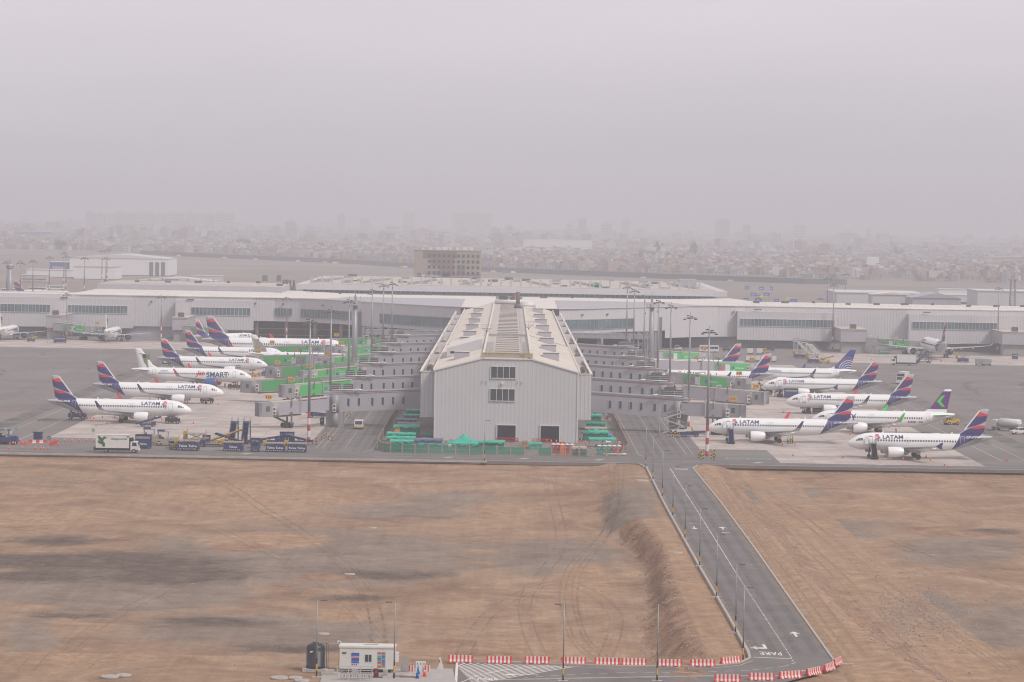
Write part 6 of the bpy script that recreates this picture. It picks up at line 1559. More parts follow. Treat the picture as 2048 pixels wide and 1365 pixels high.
def belt_loader(loc, rz, lab, up=.28, m=None, s=1.0):
    t = empty('belt_loader', loc, rz, lab, 'belt loader', 'blue belt loaders', s); m = m or G_blue
    b = MB(); b.box(-2.4, 2.2, -.85, .85, .4, .95, 0, tx=.1); b.box(1.0, 2.2, -.9, -.1, .95, 1.5, 0); b.build('body', m, t)
    b = MB(); a = Vector((-3.6, 0, .8)); c = Vector((3.9, 0, 1.3 + up * 5)); b.bar(a, c, .9, .28); k = MB(); 
    for y in (-.5, .5): k.bar(a + Vector((0, y, .18)), c + Vector((0, y, .18)), .08, .25)
    cv = b.build('conveyor', G_dk, t); k.build('side_rail', m, cv); b = MB(); b.bar((-.5, -.4, .9), (1.2, -.4, 1.6 + up * 2.5), .12); b.bar((-.5, .4, .9), (1.2, .4, 1.6 + up * 2.5), .12); b.build('lift_arm', G_ylw, t)
    wheels(t, (-1.5, 1.5), 1.7, .38); return t
def stairs(loc, rz, lab, h=3.4, truck=True, m=None, s=1.0):
    """mobile steps rising towards +x"""
    t = empty('mobile_steps', loc, rz, lab, 'mobile steps', 'mobile boarding steps', s); m = m or G_blue
    b = MB(); b.bar((-2.6, -.62, .3), (1.6, -.62, h), .14, .45); b.bar((-2.6, .62, .3), (1.6, .62, h), .14, .45)
    for i in range(16):
        u = i / 16; x = -2.6 + 4.2 * u; z = .4 + (h - .3) * u; b.box(x - .16, x + .16, -.6, .6, z - .04, z + .04)
    b.bar((-2.6, 0, .22), (1.6, 0, h - .08), 1.2, .06); b.build('flight', m, t)
    b = MB(); b.box(1.5, 3.0, -.85, .85, h, h + .12); b.build('landing', m, t)
    b = MB()
    for y in (-.72, .72):
        b.bar((-2.6, y, 1.3), (1.6, y, h + 1.05), .08); b.bar((1.6, y, h + 1.05), (3.0, y, h + 1.05), .08); b.bar((-2.6, y, .5), (-2.6, y, 1.3), .06)
        for u in (.25, .5, .75, 1): b.bar((-2.6 + 4.2 * u, y, .4 + (h - .3) * u), (-2.6 + 4.2 * u, y, 1.35 + (h - .3) * u), .06)
        b.bar((3.0, y, h), (3.0, y, h + 1.05), .08)
    b.build('handrail', G_grey, t)
    b = MB(); b.box(-2.7, 2.9, -.85, .85, .35, .6)
    for x in (1.6, 2.8):
        for y in (-.75, .75): b.bar((x, y, .5), (x, y, h), .1)
    for y in (-.75, .75): b.bar((1.6, y, .6), (2.8, y, h - .1), .06); b.bar((2.8, y, .6), (1.6, y, h - .1), .06)
    b.build('undercarriage', G_dk if m is G_blue else m, t)
    wheels(t, (-2.0, 2.3), 1.7, .34); return t
def hi_loader(loc, rz, lab, txt=('Talma', 'Talma'), s=1.0, raised=0.0, small=False):
    t = empty('container_loader', loc, rz, lab, 'container loader', 'blue container loaders', s); w = 4.6 if not small else 3.0
    b = MB(); b.box(-w / 2, w / 2, -1.5, 1.5, .35, 1.75, 0); b.box(-w / 2 - .15, w / 2 + .15, -1.6, 1.6, .3, .55, 0); b.build('body', G_blue, t)
    b = MB(); b.box(-w / 2 - .2, w / 2 + .2, -1.7, 1.5, 2.1 + raised, 2.3 + raised)
    for i in range(8): b.cyl((-w / 2 + .3 + i * (w - .6) / 7, -1.5, 2.34 + raised), (-w / 2 + .3 + i * (w - .6) / 7, 1.4, 2.34 + raised), .07, None, 6)
    b.build('deck', G_grey, t)
    b = MB()
    for x in (-1, 1):
        b.bar((x * w * .35, -1.2, 1.7), (-x * w * .35, -1.2, 2.15 + raised), .14); b.bar((x * w * .35, 1.2, 1.7), (-x * w * .35, 1.2, 2.15 + raised), .14)
        b.bar((x * w / 2, -1.5, 1.7), (x * w / 2, -1.5, 3.0 + raised), .12); b.bar((x * w / 2, 1.4, 1.7), (x * w / 2, 1.4, 3.4 + raised), .12)
    b.build('scissor_frame', G_ylw, t)
    b = MB(); b.box(-w / 2 - .9, -w / 2 - .1, .1, 1.5, 1.4, 2.8 + raised); b.build('operator_stand', G_ylw if not small else G_blue, t)
    b = MB()
    for i in range(8): b.box(-w / 2 + .2 + i * (w - .4) / 8, -w / 2 + .42 + i * (w - .4) / 8, -1.63, -1.6, .36, .5)
    b.build('hazard_marks', G_wht, t)
    if txt:
        n = len(txt)
        for i, q in enumerate(txt): vtext(t, q, .75, (i - (n - 1) / 2) * 2.15, -1.53, .85, G_wht, 1.05)
    wheels(t, (-w / 2 + .7, w / 2 - .7), 3.2, .4); return t
# equipment row on the left
box_unit(on(287, 897.5), 0, 'tall blue equipment box directly behind the catering truck cab', 3.6, 2.2, 3.2, txt='Talma')
for i, (px, py) in enumerate([(304, 886.5), (332, 891.5)]):
    t = tug(on(px, py), .05, ['grey tow tractor with yellow stripe beyond the catering truck', 'grey tow tractor left of the small blue box'][i], G_grey, True, s=1.55); b = MB(); b.box(-1.5, 1.5, -.86, -.82, .42, .58); b.build('hazard_strip', G_ylw, t); b = MB(); b.box(-1.3, -.2, -.5, .5, 2.15, 2.4); b.build('light_bar', G_blue, t)
box_unit(on(348, 899), 0, 'small blue box with yellow edge left of the big loader', 2.3, 1.6, 1.8, txt='Talma', stripe=True)
hi_loader(on(377, 901), 0, 'large blue container loader with white lettering, leftmost of the loaders', ('Talma', 'Talma'), 1.02)
hi_loader(on(392, 893), 0, 'white-sided loader with tall yellow posts behind the leftmost loader', ('Talma',), .95, .9); tag(bpy.data.objects[-1]) if False else None
box_unit(on(413, 885), 0, 'small blue unit standing alone on the concrete beyond the low conveyor', 1.8, 1.4, 1.7)
t = empty('roller_dolly', on(426, 893), 0, 'long low blue roller bed between the two big loaders', 'roller bed'); b = MB(); b.box(-3.2, 3.2, -1, 1, .3, .6)
b.build('bed', G_blue, t); b = MB(); [b.bar((-3 + i * .75, -1, .66), (-3 + i * .75, 1, .66), .1) for i in range(9)]; b.bar((-3.2, -1, .7), (3.2, -1, .7), .1); b.build('rollers', G_ylw, t); wheels(t, (-2.4, 2.4), 2, .22)
hi_loader(on(467, 902.5), 0, 'single-word blue loader below the pair of blue steps', ('Talma',), .95)
belt_loader(on(452, 889), .1, 'yellow and blue belt loader left of the pair of blue steps', .45, G_ylw, 1.0); belt_loader(on(462, 893), 2.9, 'blue belt loader standing behind the single-word loader', .3)
stairs(on(466, 887), math.radians(86), 'tall blue steps, left one of the parked pair', 4.6, s=1.08); stairs(on(491, 887), math.radians(88), 'tall blue steps, right one of the parked pair', 4.6, s=1.08)
t = tug(on(510, 903), math.radians(95), 'blue tractor with driver between the single loader and the pair of loaders', s=1.2); box_unit(on(511, 899), 0, 'blue box trailer behind the driven blue tractor', 2.2, 1.6, 2.6); person(0, 0, 'driver in orange vest on the blue tractor', 2, PI, 0, world=(t.location.x, t.location.y - .2, .75), group=GP)
hi_loader(on(551, 904), 0, 'blue container loader, left one of the pair near the striped mast', ('Talma', 'Talma'), .92); hi_loader(on(594, 904.5), 0, 'blue container loader, right one of the pair near the striped mast', ('Talma', 'Talma'), .92)
belt_loader(on(541, 889), .05, 'blue belt loader behind the left one of the paired loaders', .15); belt_loader(on(596, 890), 3.0, 'blue belt loader beside the foot of the striped mast', .2); box_unit(on(574, 886), 0, 'blue tractor box beyond the paired loaders', 3.4, 1.6, 2.6)
belt_loader(on(296, 853.5), .35, 'blue belt loader beside the engine of the nearest left-hand airliner', .3, s=.86)
belt_loader(on(634, 836), PI, 'blue belt loader seen under the left-hand bridge', .05); 
for i, (px, py, w) in enumerate([(345, 847.5, 'the nearest'), (414, 806.5, 'the second'), (468, 779, 'the hummingbird-tailed')]):
    tug(on(px, py), PI + .1, f'dark tow tug at the nose gear of {w} left-hand airliner', G_dk, False, s=1.25)
tug(on(154, 839), .1, 'dark blue tractor parked under the tail of the nearest left-hand airliner', G_blue, True, s=1.5)
tug(on(535, 752.5), .1, 'blue tug with trailer under the nose of the airliner with the open cargo door', G_blue, True, s=1.3); belt_loader(on(548, 751), .1, 'blue belt loader beside the blue tug near the green bridge cab', .2)
box_unit(on(600, 857), 0, 'blue and brown pump unit by the bridge pillar', 1.2, 1.0, 1.9, nm='pump_unit') if False else None
box_unit(on(644, 851), 0, 'small blue bin unit at the foot of the left-hand bridge pillar', 1.1, 1.0, 1.9)
# white crew van with striped bumper
def van(loc, rz, lab):
    t = empty('passenger_van', loc, rz, lab, 'van'); b = MB(); b.prism([(-2.4, .45), (2.3, .45), (2.35, 1.2), (1.9, 2.2), (-2.3, 2.25), (-2.4, 1.2)], -1.1, 1.1); b.build('body', G_wht, t)
    b = MB(); b.poly([(2.36, -.95, 1.25), (2.36, .95, 1.25), (1.96, .9, 2.1), (1.96, -.9, 2.1)]); b.build('windscreen', G_glass, t); b = MB()
    for y in (-1.12, 1.1): b.box(-2.0, 1.7, y, y + .02, 1.3, 1.95)
    b.build('side_window', G_glass, t); b = MB(); b.box(2.3, 2.48, -1.1, 1.1, .4, .75); b.build('bumper', G_ylw, t); wheels(t, (-1.5, 1.5), 2.1, .36); return t
van(on(718, 858), -PI / 2, 'white crew van with yellow bumper driving towards the camera beside the pier')
# steps at the right-hand airliners
stairs(on(1747, 918), math.radians(90), 'dark steps at the open door of the nearest right-hand airliner', 3.3, m=G_dk, s=1.0)
stairs(on(1461, 887), math.radians(90), 'blue steps at the open door of the airliner beside the mast', 3.3); stairs(on(1615, 827), math.radians(90), 'blue steps at the airliner directly behind the purple-tailed one', 3.3); stairs(on(1560, 794), math.radians(90), 'blue steps at the airliner in front of the blue-tailed one', 3.3)
stairs(on(1846, 727), math.radians(25), 'long blue steps reaching the wide-bodied airliner from behind', 4.2, s=1.15)
person(1747, 913, 'person in orange vest climbing the dark steps', 1, 0, 0, group=GP); person(1461, 884, 'person in orange vest at the foot of the steps beside the mast', 0, 0, 0, group=GP)
def pickup(loc, rz, lab, m=None):
    t = empty('pickup_truck', loc, rz, lab, 'pickup', 'white pickups'); m = m or G_wht
    b = MB(); b.prism([(-2.6, .5), (2.55, .5), (2.6, 1.0), (1.2, 1.15), (.7, 1.75), (-.7, 1.78), (-.95, 1.15), (-2.6, 1.15)], -.9, .9); b.build('body', m, t); b = MB(); b.box(-2.4, -1.05, -.75, .75, 1.12, 1.18); b.build('load_bed', G_dk, t); b = MB()
    for y in (-.92, .90): b.prism([(-.7, 1.2), (1.0, 1.2), (.65, 1.68), (-.65, 1.7)], y, y + .02)
    b.poly([(1.22, -.75, 1.2), (1.22, .75, 1.2), (.76, .75, 1.7), (.76, -.75, 1.7)]); b.build('window', G_glass, t); wheels(t, (-1.7, 1.65), 1.85, .38); return t
pickup(on(1362, 868), 0.05, 'white pickup beside the escape stair right of the pier'); belt_loader(on(1380, 874), 0.02, 'dark belt loader with yellow rail before the white pickup', .0)
pickup(on(2040, 869), math.radians(200), 'white pickup at the right edge behind the tanker')
def tanker(loc, rz, lab):
    t = empty('fuel_tanker', loc, rz, lab, 'tanker'); b = MB(); secs = []
    for x, r in ((-4.2, .6), (-4.0, 1.1), (2.2, 1.1), (2.4, .6)): secs.append([(x, math.cos(2 * PI * i / 16) * r * 1.1, 2.2 + math.sin(2 * PI * i / 16) * r) for i in range(16)])
    b.loft(secs); b.build('tank', G_wht, t); b = MB(); b.box(-4.3, 4.6, -.9, .9, .6, 1.1); b.box(-4.5, -4.2, -1.2, 1.2, .6, 2.0); b.build('chassis', G_grey, t); b = MB(); b.prism([(2.8, .8), (4.7, .8), (4.7, 1.6), (4.4, 2.8), (2.8, 2.8)], -1.15, 1.15); b.build('cab', G_wht, t)
    b = MB(); b.poly([(4.72, -1, 1.7), (4.72, 1, 1.7), (4.45, 1, 2.6), (4.45, -1, 2.6)]); b.box(3.2, 4.2, -1.17, -1.151, 1.7, 2.5); b.build('cab_window', G_glass, t); wheels(t, (-3, -1.9, 3.6), 2.3, .48); return t
tanker(on(2014, 862), math.radians(133), 'white fuel tanker driving away at the right edge'); tug(on(1903, 850), .4, 'orange and grey tug with cones behind the purple-tailed airliner', G_ylw, True, s=1.3)
box_unit(on(1582, 797), 0, 'tall blue box truck in front of the blue-tailed airliner', 4.2, 2.2, 3.0, nm='blue_service_truck'); tug(on(1531, 790), 0, 'crowded crew tractor at the end of the second grey bridge', G_dk, True, s=1.4); box_unit(on(1634, 827), 0, 'low blue unit beside the blue steps', 2.6, 1.4, 1.5)
def bus(loc, rz, lab, L=9.5, grp='buses'):
    t = empty('bus', loc, rz, lab, 'bus', grp); b = MB(); b.box(-L / 2, L / 2, -1.2, 1.2, .5, 2.9, 0, tx=.12, ty=.05); b.build('body', G_wht, t)
    n = int(L / 1.5)
    for y in (-1.24, 1.215):
        for i in range(n):
            x = -L / 2 + .5 + i * (L - .9) / n; q = MB(); q.box(x, x + (L - .9) / n - .12, y, y + .03, 1.5, 2.4); q.build('window', G_glass, t)
    wheels(t, (-L * .32, L * .33), 2.3, .45); return t
bus(on(1418, 705), PI, 'white minibus parked by the terminal wall on the right', 8.2)
for i, (px, py, r) in enumerate([(20, 586, .1), (75, 583, 0), (110, 580, .3)]): bus((G(px, py).x, G(px, py).y, 0), r, ['white coach far left beyond the terminal, leftmost of three', 'white coach beyond the left-hand terminal roof, middle of three', 'white coach beyond the left-hand terminal roof, rightmost of three'][i], 12, 'coaches beyond the terminal')
# far right equipment park
def dolly_box(px, py, lab, w=3.0, h=2.2, m=None, grp='silver containers on dollies'): 
    t = empty('cargo_container', on(px, py), 0, lab, 'container', grp); b = MB(); b.prism([(-w / 2, .6), (w / 2 - .4, .6), (w / 2, 1.1), (w / 2, h), (-w / 2, h)], -.9, .9); b.build('shell', m or M_steel, t); b = MB(); b.box(-w / 2, w / 2, -.9, .9, .35, .55); b.build('dolly', G_dk, t); wheels(t, (-w / 2 + .4, w / 2 - .4), 1.7, .22)
dolly_box(1959, 731, 'silver container at the right, left one of two', 3.2, 2.6); dolly_box(1974, 732, 'silver container at the right, right one of two', 3.2, 2.6)
ws = ['first', 'second', 'third', 'fourth', 'fifth', 'sixth']
for i, px in enumerate((1496, 1506, 1516, 1526, 1536, 1548)): dolly_box(px, 724 + (i > 3), f'pale container in the far row by the terminal, {ws[i]} from the left', 1.7, 2.3, G_wht, 'pale containers by the terminal')
for i, px in enumerate((1500, 1519)): dolly_box(px, 709, f'white container near the terminal columns, {["left", "right"][i]} of two', 2.4, 2.4, G_wht, 'pale containers by the terminal')
hi_loader(on(1600, 717), 0, 'grey and blue loader in the far equipment park, left of two', None, .9, .8); hi_loader(on(1626, 727), 0, 'loader with high deck in the far equipment park, right of two', None, .9, 1.6)
stairs(on(1606, 714), math.radians(160), 'pale steps in the far equipment park, leftmost of three', 4.4, m=G_wht, s=1.35); stairs(on(1622, 716), math.radians(160), 'pale steps in the far equipment park, middle of three', 4.4, m=G_wht, s=1.35); stairs(on(1632, 720), math.radians(158), 'pale steps in the far equipment park, rightmost of three', 4.4, m=G_wht, s=1.35)
belt_loader(on(1648, 727), .2, 'yellow belt loader at the end of the far equipment park', .3, G_ylw); tug(on(1453, 703), .2, 'dark tractor beside the parked minibus', G_dk); tug(on(1356, 701), .1, 'white tractor left of the parked minibus', G_wht); tug(on(1530, 707), .1, 'yellow tractor between the terminal columns', G_ylw); tug(on(1541, 702), .1, 'dark blue tractor between the terminal columns', G_blue)
for i, px in enumerate((1415, 1445, 1462)): belt_loader(on(px, 722 - i * 2), .1 * i, f'low flat loader behind the striped tail, {["left", "middle", "right"][i]} of three', .0, G_grey)
hi_loader(on(1926, 725), 0, 'yellow and blue loader right of the wide-bodied airliner', None, .9, .9); box_unit(on(1768, 709), 0, 'green skip by the terminal on the right', 4.4, 2, 1.9, mat('skip_green', (.02, .22, .11), .6), nm='skip', cat='skip') ; box_unit(on(2030, 719), 0, 'blue bin unit at the right edge by the gate', 2.2, 2, 2.2)
box_unit(on(120, 686), 0, 'blue container at the terminal wall on the left', 5, 2, 2.4); tug(on(66, 679), .1, 'tractor parked at the terminal wall far left', G_ylw); tug(on(62, 684), .1, 'blue tug beside the airliner at the left edge', G_blue)
for i, (px, py) in enumerate([(135, 685), (1700, 765)]): pass
# ---------------------------------------------------------------- cones
b = MB(); b.box(-.2, .2, -.2, .2, 0, .05); b.cyl((0, 0, .05), (0, 0, .78), .155, .03, 10, 0); CONE_B = b.mesh('body', G_or); b = MB(); b.cyl((0, 0, .42), (0, 0, .56), .095, .071, 10); CONE_S = b.mesh('stripe', G_wht)
c_proto = None; regions_c = {}
def cone(px, py, s=1.15, z=0):
    global c_proto
    p = G(px, py, z)
    if c_proto is None:
        c_proto = empty('traffic_cone'); inst('body', CONE_B, c_proto); inst('stripe', CONE_S, c_proto); o = c_proto
    else: o = copy_tree(c_proto)
    o.location = (p.x, p.y, z); o.scale = (s, s, s); tag(o, 'orange traffic cone standing on the apron', 'traffic cone', 'orange traffic cones'); return o
for px, py in [(78, 842), (176, 839), (181, 839), (188, 838), (205, 836), (192, 853), (214, 849), (230, 836), (274, 848), (304, 841), (324, 841), (387, 848), (100, 883), (115, 884), (129, 885), (144, 885), (158, 884), (173, 884), (188, 885), (300, 880),
               (18, 900), (45, 899), (71, 900), (82, 900), (87, 901), (96, 900), (3, 889), (20, 890), (10, 887), (26, 889), (31, 891), (40, 884), (43, 888), (46, 890), (50, 888), (54, 889), (112, 890), (116, 892), (104, 891), (66, 886), (98, 889), (52, 893),
               (375, 806), (436, 810), (300, 798), (346, 807), (95, 685), (129, 687), (202, 689), (307, 689), (331, 691),
               (1686, 916), (1770, 914), (1780, 921), (1806, 922), (1801, 914), (1852, 916), (1861, 922), (1889, 933), (2015, 922), (1833, 910), (1586, 913), (1704, 863), (1778, 856), (1643, 829), (1714, 823), (1566, 826), (1700, 870), (1610, 823), (1463, 755), (1743, 721), (1891, 727), (1914, 724), (2020, 728), (1565, 890), (1590, 889)]: cone(px, py)
# kiosk, water barriers, sign posts at the left
t = empty('control_booth', on(76, 884), 0, 'small blue booth with dark window among the orange cones', 'booth'); b = MB(); b.box(-.95, .95, -.9, .9, 0, 2.1, 0); b.box(-1.1, 1.1, -1.05, 1.05, 2.1, 2.3, 0); b.box(-1.1, 1.1, -1.05, -.2, 2.3, 2.42, 0); b.build('cabin', G_blue, t); b = MB(); b.box(-.7, .7, -.93, -.9, .8, 1.6); b.build('window', G_glass, t)
wb = MB(); wb.prism([(-.3, 0), (.3, 0), (.12, .3), (.1, .85), (-.1, .85), (-.12, .3)], -.75, .75, ax='x'); WBR = wb.mesh('water_barrier', G_bk); WBW = wb.mesh('water_barrier', G_wht)
for i in range(5):
    p = G(61 + i * 7.2, 886.5); o = bpy.data.objects.new('water_barrier', WBR if i % 2 == 0 else WBW); C.objects.link(o); o.location = (p.x, p.y, 0); o.scale = (.55, 1, .9)
    tag(o, f'{"red" if i % 2 == 0 else "white"} plastic barrier before the blue booth, {ws[i]} from the left', 'barrier', 'plastic barriers by the booth')
b = MB(); b.box(-1, 1, -.05, .05, .3, 1.0, 0, Matrix.Rotation(-.35, 4, 'Y')); o = b.build('fallen_red_banner', G_bk, loc=on(108, 892)); tag(o, 'tilted red banner among the cones right of the blue booth', 'banner')
def signpost(px, py, lab, m, h=2.4, txt=None):
    t = empty('sign_post', on(px, py), 0, lab, 'sign', 'small sign posts on the apron'); b = MB(); b.bar((0, 0, 0), (0, 0, h), .07); b.build('post', M_steel, t); b = MB(); b.box(-.35, .35, -.06, -.03, h - .7, h); b.build('panel', m, t); b = MB(); b.box(-.12, .12, -.075, -.062, h - .5, h - .2); b.build('mark', G_wht, t)
signpost(32, 884, 'green sign on a post among the cones', mat('sign_green', (.02, .30, .14), .5), 3.2); signpost(186, 882, 'green sign on a post at the corner of the concrete pad', mat('sign_green', (0, 0, 0)), 2.9); signpost(11, 884, 'white sign panel on a post at the left edge', G_wht, 3.2); signpost(21, 885, 'white sign panel right of the leftmost post', G_wht, 2.6); signpost(98, 892, 'thin dark post with small panel right of the booth', G_dk, 2.2)
tug(on(14, 889), 0, 'dark blue tractor among the cones at the left edge', G_blue, True, s=1.6); box_unit(on(20, 888), 0, 'dark blue cart beside the tractor at the left edge', 3.6, 1.6, 1.5)
# bollards round the mast and the pillars
b = MB(); 
for i in range(4): b.cyl((0, 0, i * .27), (0, 0, (i + 1) * .27), .12, None, 8, i % 2, cap=(i in (0, 3)))
BOL = b.mesh('bollard', [M_lblk, M_lyel])
def bollard(px, py, lab='black and yellow striped bollard standing on the apron'):
    p = G(px, py); o = bpy.data.objects.new('bollard', BOL); C.objects.link(o); o.location = (p.x, p.y, 0); o.scale = (1.1, 1.1, 1.15); tag(o, lab, 'bollard', 'black and yellow bollards')
for px, py in [(1397, 917), (1400, 914), (1403, 911), (1407, 918), (1402, 919), (1423, 918), (1427, 915), (1430, 917), (1424, 911), (1429, 909), (1408, 909), (1428, 921), (1340, 874), (1345, 873), (1350, 875), (1354, 874), (1358, 876), (1343, 869), (1352, 869), (1378, 868), (1386, 869), (1384, 864),
               (643, 881), (652, 876), (657, 880), (664, 882), (648, 878), (625, 889), (633, 890), (696, 837), (701, 836), (632, 884), (1310, 834), (1316, 834), (1322, 834), (1328, 834), (1332, 835), (1858, 709), (1862, 709)]: bollard(px, py)
# ================================================================== YARD BEFORE THE PIER
M_tarp = mat('green_tarp', (.02, .40, .28), .55, .18, .7); M_tarp2 = mat('green_netting', (.025, .17, .12), .8, .25, 1.2); M_post = mat('fence_post_wood', (.36, .26, .21), .8, .15, 1.5)
M_brown = mat('plywood', (.34, .20, .12), .8, .2, 1); M_bei = mat('beige_board', (.46, .38, .32), .7, .1, 1); M_purp = mat('violet_tarp', (.16, .15, .27), .6, .2, .8); M_blt = mat('light_blue_tarp', (.14, .25, .46), .6, .2, .8)
def mesh_sheet_mat(name, col, al):
    m = bpy.data.materials.new(name); m.use_nodes = True; n = m.node_tree; b = n.nodes["Principled BSDF"]; b.inputs['Base Color'].default_value = (*col, 1); b.inputs['Roughness'].default_value = .9; b.inputs['Alpha'].default_value = al; return m
M_net = mesh_sheet_mat('fence_netting', (.20, .15, .125), .70); M_net2 = mesh_sheet_mat('wire_netting', (.26, .22, .19), .22); M_gnet = mesh_sheet_mat('green_fence_netting', (.025, .24, .165), .84)
FP = [(-30.6, 1215), (-30.6, 722), (-29.4, 711), (-26.5, 706.4), (-20, 704.2), (22, 704.8), (25.4, 706.6), (27.6, 711), (28.4, 720), (28.4, 1215)]
fence = empty('yard_fence', (0, 0, 0), label='wooden post fence with green netting round the building yard before the pier', cat='fence')
pm = MB(); pm.box(-.13, .13, -.1, .1, 0, 2.35); PST = pm.mesh('post', M_post)
def along(P, step):
    out = []; acc = 0
    for a, c in zip(P, P[1:]):
        a, c = Vector(a), Vector(c); L = (c - a).length; t = 0 if not out else step - acc
        while t <= L: out.append(tuple(a + (c - a) * t / L)); t += step
        acc = (L - (t - step))
    return out
front = along(FP[1:9], 3.15); sidel = along([FP[0], FP[1]], 12.5); sider = along([FP[8], FP[9]], 12.5)
for p in front + sidel[:38] + sider[:38]: inst('post', PST, fence, (p[0], p[1], 0), rz=0)
b = MB()
for a, c in zip(FP[1:], FP[2:9]):
    for z in (.15, 1.1, 2.05): b.bar((a[0], a[1] - .06, z), (c[0], c[1] - .06, z), .05, .07)
b.build('rail', M_post, fence)
random.seed(5)
for i, (a, c) in enumerate(zip(front, front[1:])):
    mm = M_gnet if (3 <= i <= 14 or i == 16 or i in (1, 2)) else M_net2
    b = MB(); n = 10; h0 = 1.95 if mm is M_gnet else 1.9
    for k in range(n):
        u0, u1 = k / n, (k + 1) / n; w = lambda u: .06 * math.sin(u * 13 + i * 2.1)
        q = lambda u, z: (a[0] + (c[0] - a[0]) * u, a[1] + (c[1] - a[1]) * u - .02 + w(u) * (1 - abs(z - 1)), z)
        b.poly([q(u0, .1), q(u1, .1), q(u1, h0 - .1 * math.sin(u1 * PI)), q(u0, h0 - .1 * math.sin(u0 * PI))])
    b.build('netting', mm, fence)
for P in ((FP[0], FP[1]), (FP[8], FP[9])):
    b = MB(); b.poly([(P[0][0], P[0][1], .05), (P[1][0], P[1][1], .05), (P[1][0], P[1][1], 2.2), (P[0][0], P[0][1], 2.2)]); b.build('side_netting', M_net, fence)
    k = MB(); k.bar((P[0][0], P[0][1], 2.2), (P[1][0], P[1][1], 2.2), .12); k.build('rail', M_post, fence)
GS = 'sheds and tarpaulins of the building yard'
def shed(x0, x1, yb, yt, lab, wall=M_tarp2, roof=M_tarp, dep=3.0, over=.25, tent=0, extra=None):
    p = G((x0 + x1) / 2, yb); Y = p.y; w = (x1 - x0) / FPX * Y / 2; h = (yb - yt) / FPX * Y * .97 - dep * .05
    t = empty('yard_shed' if not tent else 'yard_canopy', (p.x, p.y, 0), 0, lab, 'shed' if not tent else 'canopy', GS)
    n = 8; b = MB(); b.fix = False; jit = lambda: random.uniform(-.07, .07)
    g = {}
    for i in range(n + 1):
        for j in range(5):
            x = -w - over + (2 * w + 2 * over) * i / n; y = -over + (dep + 2 * over) * j / 4; r = max(abs(2 * i / n - 1), abs(j / 2 - 1)); z = h + (.12 * j / 4) + jit() + (tent * (1 - r) ** 1.9 if tent else 0)
            g[i, j] = (x, y, z)
    for i in range(n):
        for j in range(4): b.poly([g[i, j], g[i + 1, j], g[i + 1, j + 1], g[i, j + 1]])
        a, c = g[i, 0], g[i + 1, 0]; d = .35 + .12 * math.sin(i * 2.3)          # hanging edge
        b.poly([(a[0], a[1] - .03, a[2] - d), (c[0], c[1] - .03, c[2] - d), c, a])
    rr = b.build('roof', roof, t)
    if wall:
        b = MB(); b.box(-w, w, 0.05, dep, 0, h - .12); b.build('wall', wall, t)
    else:
        b = MB()
        for x in (-w, 0, w):
            for y in (.1, dep - .1): b.bar((x, y, 0), (x, y, h), .12)
        b.build('frame', M_post, t)
    if extra:
        b = MB(); b.box(-w + .1, -w + .1 + extra[1], -.06, .04, .1, h * .8); b.build('panel', extra[0], t)
    return t
for a in [(820, 837, 823, 813, 'small green covered shed farthest left under the bridge'), (813, 838, 832, 819, 'green shed behind the flat green roof on the left of the yard'),
          (808, 837, 840, 829, 'flat green roof over brown walls on the left of the yard', M_brown), (793, 833, 850, 838, 'blue grey covered shed on the left of the yard', M_dkgrey, M_blt), (796, 838, 856, 845, 'shed with beige roof on the left of the yard', M_tarp2, M_bei),
          (788, 837.5, 876, 850, 'largest green netted shed with an orange board at its left', M_tarp2, M_tarp, 5, .25, 0, (M_hold, 1.3)), (775, 801, 884, 865, 'low bright green shed by the left fence'), (803, 830, 884, 866, 'green shed with a yellow strip along its roof', M_tarp2, M_tarp, 2.5, .2, 0),
          (773, 829, 893, 873, 'wide green roof with beige edge near the left fence corner', M_brown, M_tarp, 3), (781, 825, 905, 880, 'bright green shed at the front left corner of the yard', M_tarp, M_tarp, 3.5), (827, 884, 894, 877, 'violet roofed shed with green edge', M_purp, M_purp, 3),
          (1044, 1055, 893, 882, 'small brown box shed near the left doorway', M_brown, M_brown, 1.5, 0), (1058, 1084, 900, 886, 'green box shed between the two doorways', M_tarp, M_tarp, 2, .1), (1145, 1173, 913, 894, 'dark green netted enclosure with white top between the toilets', M_tarp2, M_bei, 3, .05),
          (1191, 1222, 882, 868, 'light blue covered shed at the right of the yard', M_tarp2, M_blt), (1172, 1212, 868, 855, 'shed with pale boarded roof right of the pier', M_brown, M_bei), (1173, 1210, 861, 843, 'green covered shed under the right gallery', M_tarp, M_tarp, 4), (1183, 1202, 846, 829, 'green tent shaped shed right of the pier', M_tarp2, M_tarp),
          (1187, 1194, 830, 822, 'tiny bright green booth far right of the pier', M_tarp, M_tarp, 1.5, .1), (958, 1008, 900, 882, 'long green shed left of the left doorway', M_tarp2, M_tarp, 3), (1212, 1221, 893, 883, 'small white cabin with dark window in the yard', M_white, M_white, 2, .05)]: shed(*a)
shed(838, 886, 894, 884, 'green sun canopy with a pointed top before the violet shed', M_tarp2, M_tarp, 5, .3, 1.0)
shed(847, 871, 876, 868, 'green tent at the left corner of the pier wall', M_tarp2, M_tarp, 3, .2, .5)
shed(897, 958, 896, 884, 'large peaked green canopy in the middle of the yard', M_tarp2, M_tarp, 6, .3, 2.0)
shed(1167, 1216, 882, 862, 'green sagging canopy beside the dark opening on the right', M_tarp2, M_tarp, 5, .2, .7)
shed(1179, 1231, 896, 876, 'long green roof on posts above the toilets on the right', None, M_tarp, 4, .2, .1)
